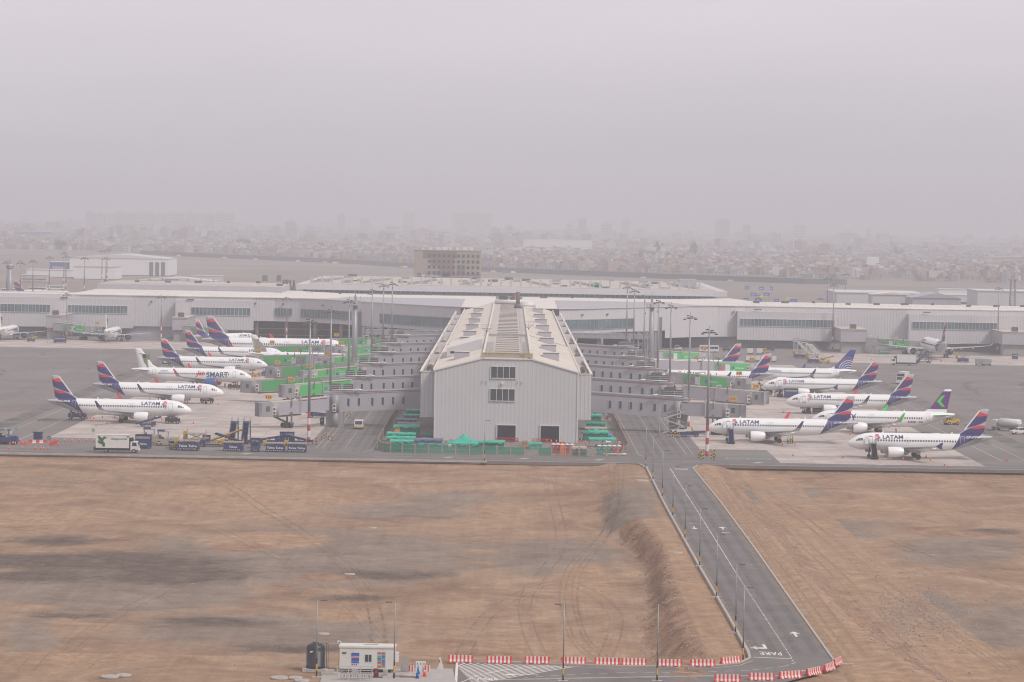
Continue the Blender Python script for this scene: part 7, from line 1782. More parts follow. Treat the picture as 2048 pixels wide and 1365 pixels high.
b = MB(); b.box(-1.3, 1.3, -.08, .08, .6, 2.1); tag(b.build('leaning_board', M_bei, loc=on(998, 898)), 'beige board leaning before the long green shed', 'board'); b = MB(); b.box(-1.6, 1.6, -.4, .4, 0, .7); tag(b.build('timber_stack', M_brown, loc=on(1052, 899)), 'stack of brown timber near the left doorway', 'timber')
b = MB(); b.box(-1.6, 1.6, -.3, .3, .0, .6); tag(b.build('timber_stack', M_brown, loc=on(1127, 913)), 'brown timber lying by the fence below the orange toilet', 'timber')
tr = [('red', (.33, .03, .04)), ('teal', (.02, .27, .23)), ('orange', (.75, .17, .02)), ('pale_red', (.50, .22, .17))]
TM = {k: mat('toilet_' + k, c, .5) for k, c in tr}
for i, (px, yb, k) in enumerate([(1106.5, 907, 'red'), (1115, 907, 'red'), (1124, 907.5, 'orange'), (1133.5, 907.5, 'red'), (1143.5, 907.5, 'pale_red'), (1198, 910, 'teal'), (1208.5, 910, 'teal'), (1218, 910, 'teal'), (1228, 910.5, 'red'), (1238, 910.5, 'red')]):
    t = empty('portable_toilet', on(px, yb), 0, f'{k.replace("_", " ")} portable toilet with domed white roof, {["first", "second", "third", "fourth", "fifth"][i % 5]} from the left of the {"left" if i < 5 else "right"} row', 'toilet', 'portable toilets')
    b = MB(); b.box(-.55, .55, -.55, .55, 0, 2.0, 0, tx=.03, ty=.03); b.build('cabin', TM[k], t); b = MB(); secs = []
    for z, r in ((2.0, .58), (2.15, .5), (2.28, .28), (2.33, .1)): secs.append([(math.cos(2 * PI * q / 12) * r * 1.05, math.sin(2 * PI * q / 12) * r, z) for q in range(12)])
    b.loft(secs); b.build('roof', M_white, t); b = MB(); b.box(-.36, .36, -.58, -.54, .12, 1.85); b.build('door', TM[k], t); b = MB(); b.box(-.15, .15, -.6, -.585, 1.5, 1.6); b.build('door_plate', M_white, t)
for px, py in [(1093, 885), (1103, 887), (1112.5, 887), (1120.5, 887), (1156, 885), (1163, 885), (1035, 884), (1171, 889), (856, 862), (845.5, 872), (1232, 872), (1123, 889)]: cone(px, py, 1.25, .01)
t = empty('red_barrier_rail', on(1014, 884), 0, 'red and white rail barrier before the left doorway', 'barrier'); b = MB(); b.bar((-2.6, 0, .9), (2.6, 0, .9), .1, .2); b.bar((-2.6, 0, .4), (2.6, 0, .4), .1, .2)
[b.bar((-2.6 + i * 1.3, 0, 0), (-2.6 + i * 1.3, 0, 1), .1) for i in range(5)]; b.build('rails', M_red, t)
t = empty('red_barrier_rail', on(1083, 886), 0, 'red rail barrier before the right doorway', 'barrier'); b = MB(); b.bar((-2.2, 0, .9), (2.2, 0, .9), .1, .2); b.bar((-2.2, 0, .4), (2.2, 0, .4), .1, .2); [b.bar((-2.2 + i * 1.1, 0, 0), (-2.2 + i * 1.1, 0, 1), .1) for i in range(5)]; b.build('rails', M_red, t)
for i, (px, py) in enumerate([(1211, 825), (1212, 831), (1216, 838), (1219, 842), (1236, 886), (1239, 890), (1243, 895)]):
    o = bpy.data.objects.new('water_barrier', WBR if i % 2 == 0 else WBW); C.objects.link(o); p = G(px, py); o.location = (p.x, p.y, .01); o.rotation_euler = (0, 0, 1.2); tag(o, f'plastic barrier along the right fence of the yard, {"far" if i < 4 else "near"} group', 'barrier', 'plastic barriers along the yard fence')
box_unit(on(1215, 828), 0, 'blue cabinet by the right fence beyond the yard', .9, .8, 2.0, nm='cabinet', cat='cabinet')
b = MB(); [b.cyl((0, -.6 + .3 * i, .3), (5.5, -.4 + .25 * i, .35 + .1 * (i % 2)), .12, None, 6) for i in range(4)]; b.bar((1, -.8, .1), (1, .8, .1), .2); b.bar((4, -.8, .1), (4, .8, .1), .2)
tag(b.build('pipe_stack', M_white, loc=on(1205, 911)), 'white pipes stacked behind the fence before the teal toilets', 'pipes')
random.seed(21)
for i in range(26):                                  # loose material lying in the yard
    px = random.uniform(838, 1235); py = random.uniform(884, 899) if px < 1150 else random.uniform(888, 904); w = random.uniform(.3, .9); b = MB(); b.box(-w, w, -.3, .3, 0, random.uniform(.3, .9), 0, Matrix.Rotation(random.uniform(0, 3), 4, 'Z'))
    o = b.build('building_material', random.choice([M_bei, M_brown, M_steel, M_dkgrey, M_white, M_tarp]), loc=on(px, py)); tag(o, 'small pile of building material lying in the yard', 'building material', 'loose building material in the yard')

# ================================================================== FOREGROUND: hut, tank, barriers
def brick_slab(): pass
sheet('hut_slab', [G(640, 1366)[:2], G(645, 1345)[:2], G(690, 1338)[:2], G(905, 1338)[:2], G(912, 1366)[:2]], .03, mat('slab_pale', (.38, .35, .33), .8, .12, .6))
p = G(734, 1346); hut = empty('site_cabin', (p.x, p.y, .03), 0, 'white site cabin on short legs with window and coloured notices', 'cabin')
M_hw = mat('cabin_white', (.62, .60, .56), .5, .05, .8)
b = MB(); b.box(-3.3, 3.3, 0, 2.5, .42, 2.95); b.build('wall', M_hw, hut); b = MB(); b.box(-3.4, 3.4, -.1, 2.6, 2.95, 3.13); b.box(-3.3, 3.3, 0, 2.5, 3.13, 3.16); b.build('roof', M_hw, hut)
b = MB(); b.box(-3.3, 3.3, .1, 2.4, .25, .42); b.build('base_frame', M_dkgrey, hut)
for x in (-3.0, -1, 1, 3.0): b = MB(); b.box(x - .15, x + .15, .2, .6, 0, .25); b.build('leg', M_steel, hut)
f = MB(); f.box(-.36, .62, -.04, .02, 1.20, 2.25); w = f.build('window_frame', M_white, hut); f = MB(); f.box(-.26, .10, -.06, -.02, 1.3, 2.15); f.box(.16, .52, -.06, -.02, 1.3, 2.15); f.build('pane', M_glass, w)
f = MB(); f.box(-3.0, -2.5, -.05, .0, 2.2, 2.42); f.build('vent', M_dkgrey, hut)
cb_, cr_, cg_, cy_ = mat('notice_blue', (.04, .09, .38), .5), mat('notice_red', (.50, .04, .08), .5), mat('notice_green', (.04, .35, .22), .5), mat('notice_yellow', (.55, .38, .05), .5)
for (x0, z0, w_, h_, m_) in [(-1.9, 1.98, .95, .36, cb_), (-1.9, 1.80, .42, .09, cr_), (-1.4, 1.80, .42, .09, cr_), (-1.88, 1.35, .9, .36, cb_), (-1.88, 1.10, .9, .2, cb_), (-1.85, .86, .16, .12, cb_), (-1.6, .86, .16, .12, cr_), (-1.35, .86, .16, .12, cb_)]:
    b = MB(); b.box(x0, x0 + w_, -.03, 0, z0, z0 + h_); b.build('notice', m_, hut)
for r in range(8):
    for c_ in range(2):
        b = MB(); x0 = 1.22 + c_ * .5; z0 = 2.28 - r * .235; b.box(x0, x0 + .44, -.03, 0, z0, z0 + .17); b.build('notice', [cr_, mat('notice_grey', (.35, .36, .40), .5), cg_, cb_, cg_, cr_, cy_, cr_][r] if c_ == 0 else [cr_, cg_, cb_, cg_, cb_, cb_, cr_, cg_][r], hut)
b = MB(); b.box(3.32, 3.75, .3, 1.1, 1.3, 2.4); b.build('air_conditioner', M_white, hut); b = MB(); b.bar((-3.2, 1, 3.15), (-3.2, 1, 3.5), .06); b.bar((-3.2, 1, 3.5), (-3.55, .8, 3.65), .08); b.bar((-3.55, .8, 3.65), (-3.6, .8, 3.35), .1); b.build('camera_arm', M_white, hut); b = MB(); b.bar((-3.45, .2, 0), (-3.3, .2, 3), .08); b.bar((-3.6, .2, .0), (-3.6, .2, 1.6), .07); b.build('yellow_strut', G_ylw, hut); b = MB(); b.bar((-.5, 1.2, 3.17), (1.2, 1.3, 3.17), .12); b.build('roof_tube', M_steel, hut)
p = G(631, 1340); t = empty('water_tank', (p.x, p.y, .0), 0, 'black ribbed cylindrical water tank on a concrete base beside the cabin', 'water tank'); b = MB(); secs = []
for z, r in ((.25, 1.12), (.6, 1.14), (.62, 1.10), (1.1, 1.14), (1.12, 1.10), (1.6, 1.14), (1.62, 1.10), (2.1, 1.14), (2.12, 1.10), (2.7, 1.13), (3.0, 1.0), (3.2, .6), (3.26, .3)): secs.append([(math.cos(2 * PI * i / 28) * r, math.sin(2 * PI * i / 28) * r, z) for i in range(28)])
b.loft(secs); b.build('shell', mat('tank_black', (.022, .022, .025), .45), t); b = MB(); b.cyl((0, 0, 3.24), (0, 0, 3.38), .35, None, 14); b.build('lid', M_dkgrey, t); b = MB(); b.box(-1.5, 1.5, -1.4, 1.4, -.1, .25); b.build('base', M_kerb, t)
b = MB(); b.bar((1.3, -.2, .3), (1.3, -.2, 3.2), .08); b.bar((1.5, -.2, .3), (1.5, -.2, 3.2), .06); b.bar((1.5, -.2, 3.2), (.6, -.1, 3.3), .06); b.build('pipe', M_dkgrey, t); b = MB(); b.prism([(-.6, 2.2), (-.25, 2.28), (-.25, 2.36), (-.45, 2.4), (-.62, 2.34)], -1.13, -1.08); b.build('mark', M_white, t)
p = G(709, 1362); t = empty('tubular_railing', (p.x, p.y, .03), 0, 'grey tubular railing with hanging panel standing before the white cabin', 'railing'); b = MB()
for z in (.35, .75, 1.2, 1.65): b.bar((-2.05, 0, z), (2.05, 0, z), .08)
for x in (-2.05, -.7, .7, 2.05): b.bar((x, 0, 0), (x, 0, 1.7), .09)
b.build('rails', M_rail, t); b = MB(); b.box(-.35, .4, -.05, -.02, .75, 1.4); b.build('panel', M_tgrey, t)
def racks(n, p, lab):
    t = empty('bicycle_rack', p, 0, lab, 'rack'); 
    for i in range(n): b = MB(); x = i * .42; b.bar((x, 0, 0), (x, 0, .7), .06); b.bar((x, 0, .7), (x + .25, 0, .7), .06); b.bar((x + .25, 0, .7), (x + .25, 0, 0), .06); b.build('hoop', M_dkgrey, t)
racks(9, (G(682, 1358).x, G(682, 1358).y, .03), 'row of dark metal hoops behind the tubular railing')
p = G(752, 1356); t = empty('litter_bin', (p.x, p.y, .03), 0, 'dark red litter bin with flat foot plate beside the railing', 'bin'); b = MB(); b.box(-.3, .3, -.25, .25, .12, 1.05, 0, tx=.03); b.build('bin_body', mat('bin_maroon', (.11, .015, .03), .5), t); b = MB(); b.box(-.1, .12, -.28, -.24, .6, .8); b.build('mark', M_red, t); b = MB(); b.box(-.4, .8, -.3, .3, 0, .1); b.build('foot_plate', M_dkgrey, t)
p = G(771, 1352); b = MB(); b.box(-.28, .28, -.28, .28, 0, .75); tag(b.build('concrete_block', M_kerb, loc=(p.x, p.y, .03)), 'short grey concrete block between the bin and the cabin corner', 'concrete block')
p = G(808, 1350); t = empty('mesh_crate', (p.x, p.y + 2, .03), 0, 'grey framed mesh screen with round fan right of the cabin', 'screen'); b = MB(); b.box(-.5, .5, -.05, .05, 0, 1.7); b.build('frame', mesh_sheet_mat('pale_mesh', (.4, .38, .36), .6), t); b = MB(); b.cyl((0, -.1, .5), (0, -.05, .5), .38, None, 16); b.build('fan', M_steel, t)
for i, px in enumerate((834.5, 841, 848)):
    p = G(px, 1343); t = empty('white_cabinet', (p.x, p.y, .03), 0, f'narrow white cabinet panel right of the cabin, {["left", "middle", "right"][i]} of three', 'cabinet', 'white cabinet panels'); b = MB(); b.box(-.19, .19, -.12, .12, 0, 1.15); b.build('panel', M_white, t); b = MB(); b.box(-.06, .06, -.14, -.12, .8, .95); b.build('mark', M_dkgrey, t)
for i, px in enumerate((823, 855)):
    p = G(px, 1344); b = MB(); [b.box(-.32 + k * .16, -.32 + (k + 1) * .16, -.1, .1, 0, .75, k % 2) for k in range(4)]; tag(b.build('striped_board', [G_bk, G_bw], loc=(p.x, p.y, .03)), f'low red and white striped board {"left" if i == 0 else "right"} of the white cabinets', 'board')
p = G(880, 1340); t = empty('tarped_sign', (p.x, p.y, 0), 0, 'white wrapped triangular sign standing on gravel by the road', 'sign'); b = MB(); b.prism([(-.4, 0), (.45, 0), (.35, .5), (.0, 1.55), (-.12, 1.5), (-.05, .9)], -.12, .12); b.build('wrap', M_hw, t); b = MB(); b.prism([(-.14, .9), (.02, .9), (.0, 1.2), (-.12, 1.2)], -.14, -.12); b.build('red_mark', M_red, t)
cb2 = MB(); cb2.box(-.22, .22, -.22, .22, 0, .06); cb2.cyl((0, 0, .06), (0, 0, .95), .17, .03, 10); CB = cb2.mesh('body', mat('cone_blue', (.01, .10, .42), .5))
for i, (px, py) in enumerate([(834.5, 1357.5), (836, 1349)]):
    p = G(px, py); t = empty('tall_cone', (p.x, p.y, .03), 0, f'tall blue cone with white rings on the pale slab, {["nearer", "farther"][i]} one', 'traffic cone', 'blue cones'); t.scale = (1.1, 1.1, 1.15); inst('body', CB, t); inst('stripe', CONE_S, t)
o = cone(849, 1354, 1.35); o.location.z = .03; o['label'] = 'orange traffic cone beside the two blue cones on the pale slab'; del o['group']
b = MB(); b.cyl((0, 0, .2), (2.0, .1, .2), .16, None, 10); b.cyl((-.9, .3, .15), (2.2, .4, .15), .1, None, 8); tag(b.build('rolled_tubes', M_bei, loc=G(800, 1355, .03)), 'pale rolled tubes lying on the slab before the cabinets', 'tubes')
b = MB(); b.box(-1, 1, -.6, .6, 0, .3); b.box(-.6, .5, -.4, .3, .3, .6, 0); tag(b.build('equipment_pallet', M_kerb, loc=G(660, 1350, .0)), 'pale pallet with small equipment between tank and cabin', 'pallet')
for i, (px, py) in enumerate([(590, 1356), (560, 1356), (604, 1362), (220, 1354), (248, 1351)]):
    b = MB(); b.cyl((0, 0, -.1), (0, 0, .16), .9 + .2 * (i % 2), None, 16); b.cyl((0, 0, .16), (0, 0, .2), .5, None, 12); tag(b.build('concrete_ring', M_kerb, loc=(G(px, py).x, G(px, py).y, -.05)), f'round concrete cover lying on the dirt at the bottom left, {ws[i]} of five', 'concrete ring', 'concrete covers at the bottom edge')
for i, (px, py, w) in enumerate([(745, 1039, .8), (700, 1128, .9), (648, 1244, .8), (688, 953, .7), (1355, 1107, .9), (1284, 962, 1.5)]):
    p = G(px, py, -2 if px < 1200 else -.2); z = hgt(p.x, p.y); b = MB(); b.cyl((0, 0, -.3), (0, 0, .12), w, None, 14); b.cyl((0, 0, .12), (0, 0, .16), w * .5, None, 12); tag(b.build('manhole_cover', M_kerb, loc=(p.x, p.y, z)), f'pale round manhole cover in the dirt, {ws[i]} of six by distance from the left tank', 'manhole cover', 'manhole covers in the dirt')
for i, (px, py) in enumerate([(1410, 961), (1458, 1026), (1522, 1110), (1607, 1222), (1690, 1330)]):
    p = G(px, py, -.1); b = MB(); b.box(-.9, .9, -.2, .2, -.3, .12); b.box(-.9, -.5, -.35, .35, -.3, .05); tag(b.build('drain_slab', M_kerb, loc=(p.x, p.y, hgt(p.x, p.y) + .05)), f'pale drain slab beside the right road edge, {ws[i]} from the top', 'drain slab', 'drain slabs beside the road')
# jersey barriers
b = MB(); L = 3.1; n = 13; pr = [(-.30, 0), (.30, 0), (.27, .14), (.12, .34), (.08, .82), (-.08, .82), (-.12, .34), (-.27, .14)]
for i in range(n): b.prism(pr, -L / 2 + L * i / n, -L / 2 + L * (i + 1) / n, 0 if i % 2 == 0 else 1, ax='x')
b.box(-.9, -.6, -.31, .31, -.001, .06, 2); b.box(.6, .9, -.31, .31, -.001, .06, 2)
JB = b.mesh('jersey_barrier', [G_bk, G_bw, G_dk])
jl = [(921, 1325, 0), (998, 1327, 0), (1074, 1327.5, 0), (1147, 1329, 0), (1214, 1330, 0), (1268, 1331.5, 0), (1339, 1333, 0), (1405, 1333, 4), (1461, 1328, 36), (1455, 1364, 0), (1523, 1361, 3), (1580, 1357, 28), (1627, 1350, 52), (1658, 1341, 62), (1675, 1330, 68)]
od = ws + ['seventh', 'eighth', 'ninth']
for i, (px, py, r) in enumerate(jl):
    p = G(px, py); o = bpy.data.objects.new('jersey_barrier', JB); C.objects.link(o); o.location = (p.x, p.y, .02); o.rotation_euler = (0, 0, math.radians(r)); o.scale = (1, 1, 1.05)
    tag(o, f'red and white striped road barrier, {od[i]} from the left on the inner road edge' if i < 9 else f'red and white striped road barrier, {od[i - 9]} from the left on the outer bend', 'road barrier', 'red and white road barriers')
# ================================================================== BEYOND THE TERMINAL
H_beige = mat('hotel_beige', (.36, .30, .24), .7); H_brown = mat('hotel_brown', (.21, .145, .125), .7); H_red = mat('hotel_red', (.36, .08, .06), .6)
hY = 1900.0
def hx(px): return (px - 1023 + 1.4) * hY / FPX
hot = empty('hotel_building', (0, 0, 0), label='six storey beige and brown hotel block behind the terminal', cat='building'); x0, x1 = hx(827.5), hx(962)
b = MB(); b.box(x0, x1, hY, hY + 26, 0, 33.4); b.build('wall', H_beige, hot)
b = MB()
for (a, c, zt, zb) in ((846, 914, 33.3, 28.6), (862, 880, 28.6, 24), (880, 908, 28.6, 21), (870, 902, 21, 17), (884, 962, 19.5, 13), (915, 930, 25, 19.5)):
    b = MB(); b.box(hx(a), hx(c), hY - .12, hY - .005, zb, zt); b.build('brown_panel', H_brown, hot)
b = MB(); b.box(hx(901), hx(903), hY - .2, hY - .125, 13, 29); b.build('red_strip', H_red, hot)
wp = MB(); wp.box(-.85, .85, -.1, .05, -.95, .95); HW = wp.mesh('window', M_glass)
for r in range(5):
    for c in range(11):
        px = 859 + c * 9.7
        if px > 958: continue
        inst('window', HW, hot, (hx(px), hY - .16, 30.3 - r * 3.5 - (0 if r else 0)))
for i in range(5): b = MB(); b.box(x0 - .06, x0 + .02, hY + 3, hY + 22, 12 + i * 4, 13.6 + i * 4); b.build('side_window', M_glass, hot)
b = MB(); b.box(x0 - .3, x1 + .3, hY - .3, hY + 26.3, 33.4, 33.9); b.build('parapet', H_beige, hot)
for i in range(8): b = MB(); x = x0 + 5 + i * 4.2; b.box(x, x + random.uniform(1, 3.4), hY + 4, hY + 9, 33.9, 34.6 + random.uniform(.2, 1.5)); b.build('roof_unit', M_white, hot)
b = MB(); b.box(hx(835), hx(842), hY - .22, hY - .12, 17.2, 19.6); b.build('sign_panel', M_dkgrey, hot); b = MB(); b.cyl((hx(846.5), hY - .3, 18.4), (hx(846.5), hY - .14, 18.4), 1.2, None, 12); b.build('round_sign', M_white, hot)
def block(px0, px1, Y, z0, z1, m, lab, dep=40, roofm=None, rise=0, nm='warehouse_building', det=None, cat='building'):
    xa, xb = (px0 - 1023) * Y / FPX, (px1 - 1023) * Y / FPX; xs = .0175 * HC; xa += xs * 0; t = empty(nm, ((xa + xb) / 2, Y, 0), label=lab, cat=cat); w = (xb - xa) / 2
    b = MB(); b.box(-w, w, 0, dep, 0, z1); b.build('wall', m, t); b = MB()
    if rise: b.prism([(-w - .5, z1), (w + .5, z1), (w * .1, z1 + rise), (-w * .1, z1 + rise)], -.5, dep + .5)
    else: b.box(-w - .4, w + .4, -.4, dep + .4, z1, z1 + .5)
    b.build('roof', roofm or M_trim, t)
    if det == 'strip':
        b = MB(); b.box(-w * .95, w * .95, -.12, -.02, z1 * .3, z1 * .45); b.build('window_band', M_glass, t)
    if det == 'door':
        for k in range(3): b = MB(); b.box(w * (.62 + .12 * k), w * (.62 + .12 * k) + w * .08, -.12, -.02, 0, z1 * .8); b.build('door', M_dkgrey, t)
    if det == 'posts':
        for k in range(7): b = MB(); b.bar((-w + 2 * w * k / 6, -1, 0), (-w + 2 * w * k / 6, -1, z1 + 2), .4); b.build('buttress', M_dkgrey, t)
    return t
Wh = mat('hangar_white', (.75, .735, .73), .6)
block(141, 338, 2620, 0, 14.2, Wh, 'largest white hangar with shallow roof on the left plain', 70, M_trim, 3.2, det='door')
block(150, 233, 2450, 0, 9.5, Wh, 'smaller white shed in front of the largest hangar', 40, M_roof2)
block(277, 430, 2160, 0, 6.2, Wh, 'low white tent hall just behind the terminal roof on the left', 30, M_trim, 2.4, det='posts')
block(333, 358, 2150, 0, 7.6, M_tgrey, 'small grey block before the low white tent hall', 10)
t = block(100, 138, 2640, 0, 9.5, mat('store_blue', (.05, .07, .26), .6), 'blue store building with pale lettering at the far left', 30)
vt, _w = text_mesh('ransa', 5.0, M_white, 1.0, .1); inst('lettering', vt, t, (-5, -.3, 3.5))
block(55, 145, 2500, 0, 5.5, Wh, 'long low white building at the far left', 20); block(45, 95, 2330, 0, 4.6, M_roof2, 'low canopy with yellow stripes at the far left', 12, det='strip')
block(388, 446, 2420, 0, 4.5, M_wall2, 'low pale block right of the hangars', 14)
block(1676, 1852, 1720, 0, 15.8, M_wall2, 'large plain grey hall behind the right-hand wing', 60); block(1748, 1830, 1640, 0, 17.0, M_wall2, 'grey hall with cream roof behind the right-hand wing', 20, M_roof, 1.2, det='strip')
block(1828, 1925, 1600, 0, 16.6, M_tgrey, 'dark grey sloping hall behind the right-hand wing', 30, M_tgrey, 2.5)
block(1958, 2080, 1700, 0, 18.5, M_wall2, 'tall grey building with window band at the right edge', 40, det='strip'); block(1872, 1962, 2050, 0, 8.0, M_wall2, 'pale low hall left of the tall grey building', 30, det='strip')
block(1880, 1940, 2380, 0, 5, Wh, 'long white low building on the right plain', 14)
for i, (px, py, w, h) in enumerate([(530, 551, 10, 12), (544, 566, 14, 12), (558, 551, 9, 12), (571, 560, 12, 8)]):
    p = GD(px, py, 1900); t = empty('dark_screen', (p.x, 1900, 0), label=f'dark square screen on posts beyond the terminal, {ws[i]} from the left', cat='screen', group='dark screens beyond the terminal'); b = MB(); ww = w * 1900 / FPX / 2; hh = h * 1900 / FPX; b.box(-ww, ww, 0, .3, p.z - hh, p.z); b.build('panel', M_tgrey2, t); b = MB(); b.bar((-ww, .2, 0), (-ww, .2, p.z), .2); b.bar((ww, .2, 0), (ww, .2, p.z), .2); b.build('posts', M_steel, t)
for i, px in enumerate((567, 573, 580, 587)):
    b = MB(); x = (px - 1020) * 1440 / FPX; b.cyl((x, 1440, 16), (x, 1440, 20.5), 1.1, .9, 10); b.cyl((x, 1440, 20.5), (x, 1440, 23.5), .5, None, 8); tag(b.build('roof_stack', M_dkgrey), f'dark ventilation stack on the terminal roof left of the upper hall, {ws[i]} of four', 'ventilation stack', 'ventilation stacks')
for i, (px, py, w, h, Y) in enumerate([(1494, 576, 9, 7, 2300), (1523, 577, 9, 7, 2300), (1543, 577, 6, 7, 2300), (1507, 589, 12, 6, 2050), (1533, 589, 13, 6, 2050), (1492, 599, 10, 6, 1900), (1517, 600, 14, 7, 1900), (1553, 601, 10, 6, 1900), (1587, 602, 15, 7, 1900), (1372, 561, 5, 6, 2500)]):
    p = GD(px, py, Y); ww = w * Y / FPX / 2; hh = h * Y / FPX / 2; t = empty('road_sign', (p.x, Y, 0), label=f'small blue road sign beyond the terminal, {od[i] if i < 9 else "alone left of the others"}' + (' of the cluster' if i < 9 else ''), cat='road sign', group='blue road signs'); b = MB(); b.box(-ww, ww, -.15, .05, p.z - hh, p.z + hh); b.build('panel', mat('sign_blue', (.03, .10, .42), .5), t); b = MB(); b.bar((-ww * .7, .1, 0), (-ww * .7, .1, p.z + hh), .25); b.bar((ww * .7, .1, 0), (ww * .7, .1, p.z + hh), .25); b.build('posts', M_steel, t)
    b = MB(); b.box(-ww * .6, ww * .5, -.2, -.16, p.z - hh * .3, p.z); b.build('mark', M_white, t)
comm2 = GD(20, 522, 1500); t = empty('radio_tower', (comm2.x, 1500, 0), label='tall grey tower with wide head above the roof at the far left', cat='tower'); b = MB(); b.cyl((0, 0, 0), (0, 0, comm2.z - 2), 1.5, 1.2, 12); b.build('shaft', M_pole, t); b = MB(); b.cyl((0, 0, comm2.z - 4), (0, 0, comm2.z - 3.2), 1.2, 1.9, 12); b.cyl((0, 0, comm2.z - 3.2), (0, 0, comm2.z - 1.6), 1.9, 1.8, 12); b.bar((0, 0, comm2.z - 2), (0, 0, comm2.z + 1), .4); b.build('head', M_steel, t)
comm3 = GD(2026, 560, 1600); t = empty('radio_tower', (comm3.x, 1600, 0), label='grey lattice tower at the right edge behind the terminal', cat='tower'); b = MB()
for x in (-1.5, 1.5):
    for y in (-1.5, 1.5): b.bar((x, y, 0), (x * .7, y * .7, comm3.z), .45)
for k in range(10): z = k * comm3.z / 10; b.bar((-1.5, -1.5, z), (1.5, -1.5, z + comm3.z / 10), .3); b.bar((-1.5, -1.5, z), (1.5, -1.5, z), .3)
b.build('lattice', M_pole, t); b = MB(); b.box(-2.2, 2.2, -2.2, 2.2, comm3.z, comm3.z + .4); b.box(-1, 1, -1, 1, comm3.z + .4, comm3.z + 2.4); b.build('head', M_steel, t)
first = True
for i, (px, Y) in enumerate([(98, 1900), (131, 1950), (168, 1900), (211, 1900), (213, 2300), (127, 2100), (203, 2250), (65, 1750), (40, 1700), (13, 1700), (850, 1600), (1655, 1650), (1690, 1800)]):
    o = copy_tree(mast20); o.location = ((px - 1020) * Y / FPX, Y, 0); o.scale = (1.3, 1.3, 1.35); tag(o, f'hazy floodlight mast standing beyond the terminal roof', 'floodlight mast', 'distant floodlight masts')
# expressway wall and its cars
t = empty('expressway_wall', (0, 0, 0), label='long dark expressway wall crossing the hazy plain before the houses', cat='wall')
EW = [(-470, 3900), (-180, 3434), (-60, 3130), (132, 2890), (262, 2747), (300, 2740)]
b = MB(); k = MB(); g = MB()
for a, c in zip(EW, EW[1:]): b.bar((a[0], a[1], 2.4), (c[0], c[1], 2.4), 1.0, 4.8); k.bar((a[0], a[1] - .7, 5.0), (c[0], c[1] - .7, 5.0), .6, .6)
b.build('wall', M_tgrey2, t); k.build('coping', M_kerb, t)
t = empty('boundary_wall', (0, 0, 0), label='pale low boundary wall between the plain and the houses on the right', cat='wall'); b = MB(); b.bar((90, 3080, 1.2), (560, 2960, 1.2), .8, 2.4); b.bar((-500, 4050, 1.2), (-200, 3650, 1.2), .8, 2.4); b.build('wall', M_kerb, t)
cm = MB(); cm.prism([(-2.2, .3), (2.2, .3), (2.2, .9), (1.3, 1.0), (.8, 1.5), (-1.2, 1.5), (-1.8, 1.0), (-2.2, .95)], -.9, .9); 
CARS = [cm.mesh('car', mat('car_' + n_, c_, .3)) for n_, c_ in (('white', (.7, .7, .7)), ('silver', (.4, .4, .42)), ('yellow', (.6, .45, .05)), ('blue', (.05, .1, .35)))]
random.seed(9)
for i in range(34):
    if i < 20: u = random.random() * 4; s_ = int(u); a, c = EW[s_], EW[s_ + 1]; f_ = u - s_; x = a[0] + (c[0] - a[0]) * f_ + random.uniform(-3, 3); y = a[1] + (c[1] - a[1]) * f_ - random.uniform(12, 40)
    else: x = random.uniform(165, 235); y = random.uniform(1850, 2250)
    o = bpy.data.objects.new('parked_car', random.choice(CARS)); C.objects.link(o); o.location = (x, y, .0); o.scale = (1.2, 1.2, 1.2); o.rotation_euler = (0, 0, random.uniform(-.6, .6)); tag(o, 'tiny car seen through the haze beyond the terminal', 'car', 'distant cars')
# houses of the city
cols = [('brick', (.29, .185, .15)), ('clay', (.33, .235, .19)), ('cream', (.38, .34, .30)), ('white', (.50, .48, .47)), ('grey', (.27, .26, .27)), ('ochre', (.37, .28, .20)), ('mint', (.28, .35, .34)), ('rose', (.36, .26, .25))]  # muted hues: some of the distance haze is mixed into these colours
CM = [mat('house_' + n_, c_, .8) for n_, c_ in cols]
hw = MB(); hw.box(-.9, .9, -.12, .02, -.7, .7); HWN = hw.mesh('window', M_glass)
def ystart(x_over_y):
    px = 1023 + x_over_y * FPX; return interp([(0, 4150), (450, 4100), (700, 3560), (1024, 3180), (1600, 3010), (2048, 2960)], px)
protos = []
for i, (n_, c_) in enumerate(cols):
    t = empty('city_house'); h = (6, 8.5, 6, 9, 11, 6, 8, 5.5)[i]; w = (4.5, 4, 6, 5, 5, 7, 4.5, 4)[i]; b = MB(); b.box(-w, w, 0, 9, 0, h); b.build('wall', CM[i], t)
    b = MB(); b.box(-w - .1, w + .1, -.1, 9.1, h, h + .5); b.box(-w * .2, w * .7, 4, 8, h + .5, h + 2.8); b.build('roof', CM[(i + 4) % 8], t)
    for r in range(int(h / 3)):
        for q in range(2 if w < 6 else 3): inst('window', HWN, t, (-w * .55 + q * w * .6, -.02, 1.9 + r * 2.9))
    protos.append(t)
used_p = set(); random.seed(17); nh = 0; row = 0
while nh < 290:
    v = random.uniform(-.17, .17); Y = ystart(v) + random.random() ** 1.5 * 520; x = v * Y; k = random.choices(range(8), (6, 6, 4, 4, 3, 2, 1, 3))[0]
    o = protos[k] if k not in used_p else copy_tree(protos[k]); used_p.add(k); o.location = (x, Y, 0); o.rotation_euler = (0, 0, random.uniform(-.5, .5)); s = random.uniform(.65, 1.05); o.scale = (s, s, random.uniform(.55, .95))
    tag(o, f'{cols[k][0]} coloured flat-roofed house at the near edge of the hazy city', 'house', f'{cols[k][0]} houses of the city'); nh += 1
b = MB(); b.fix = False; random.seed(23)
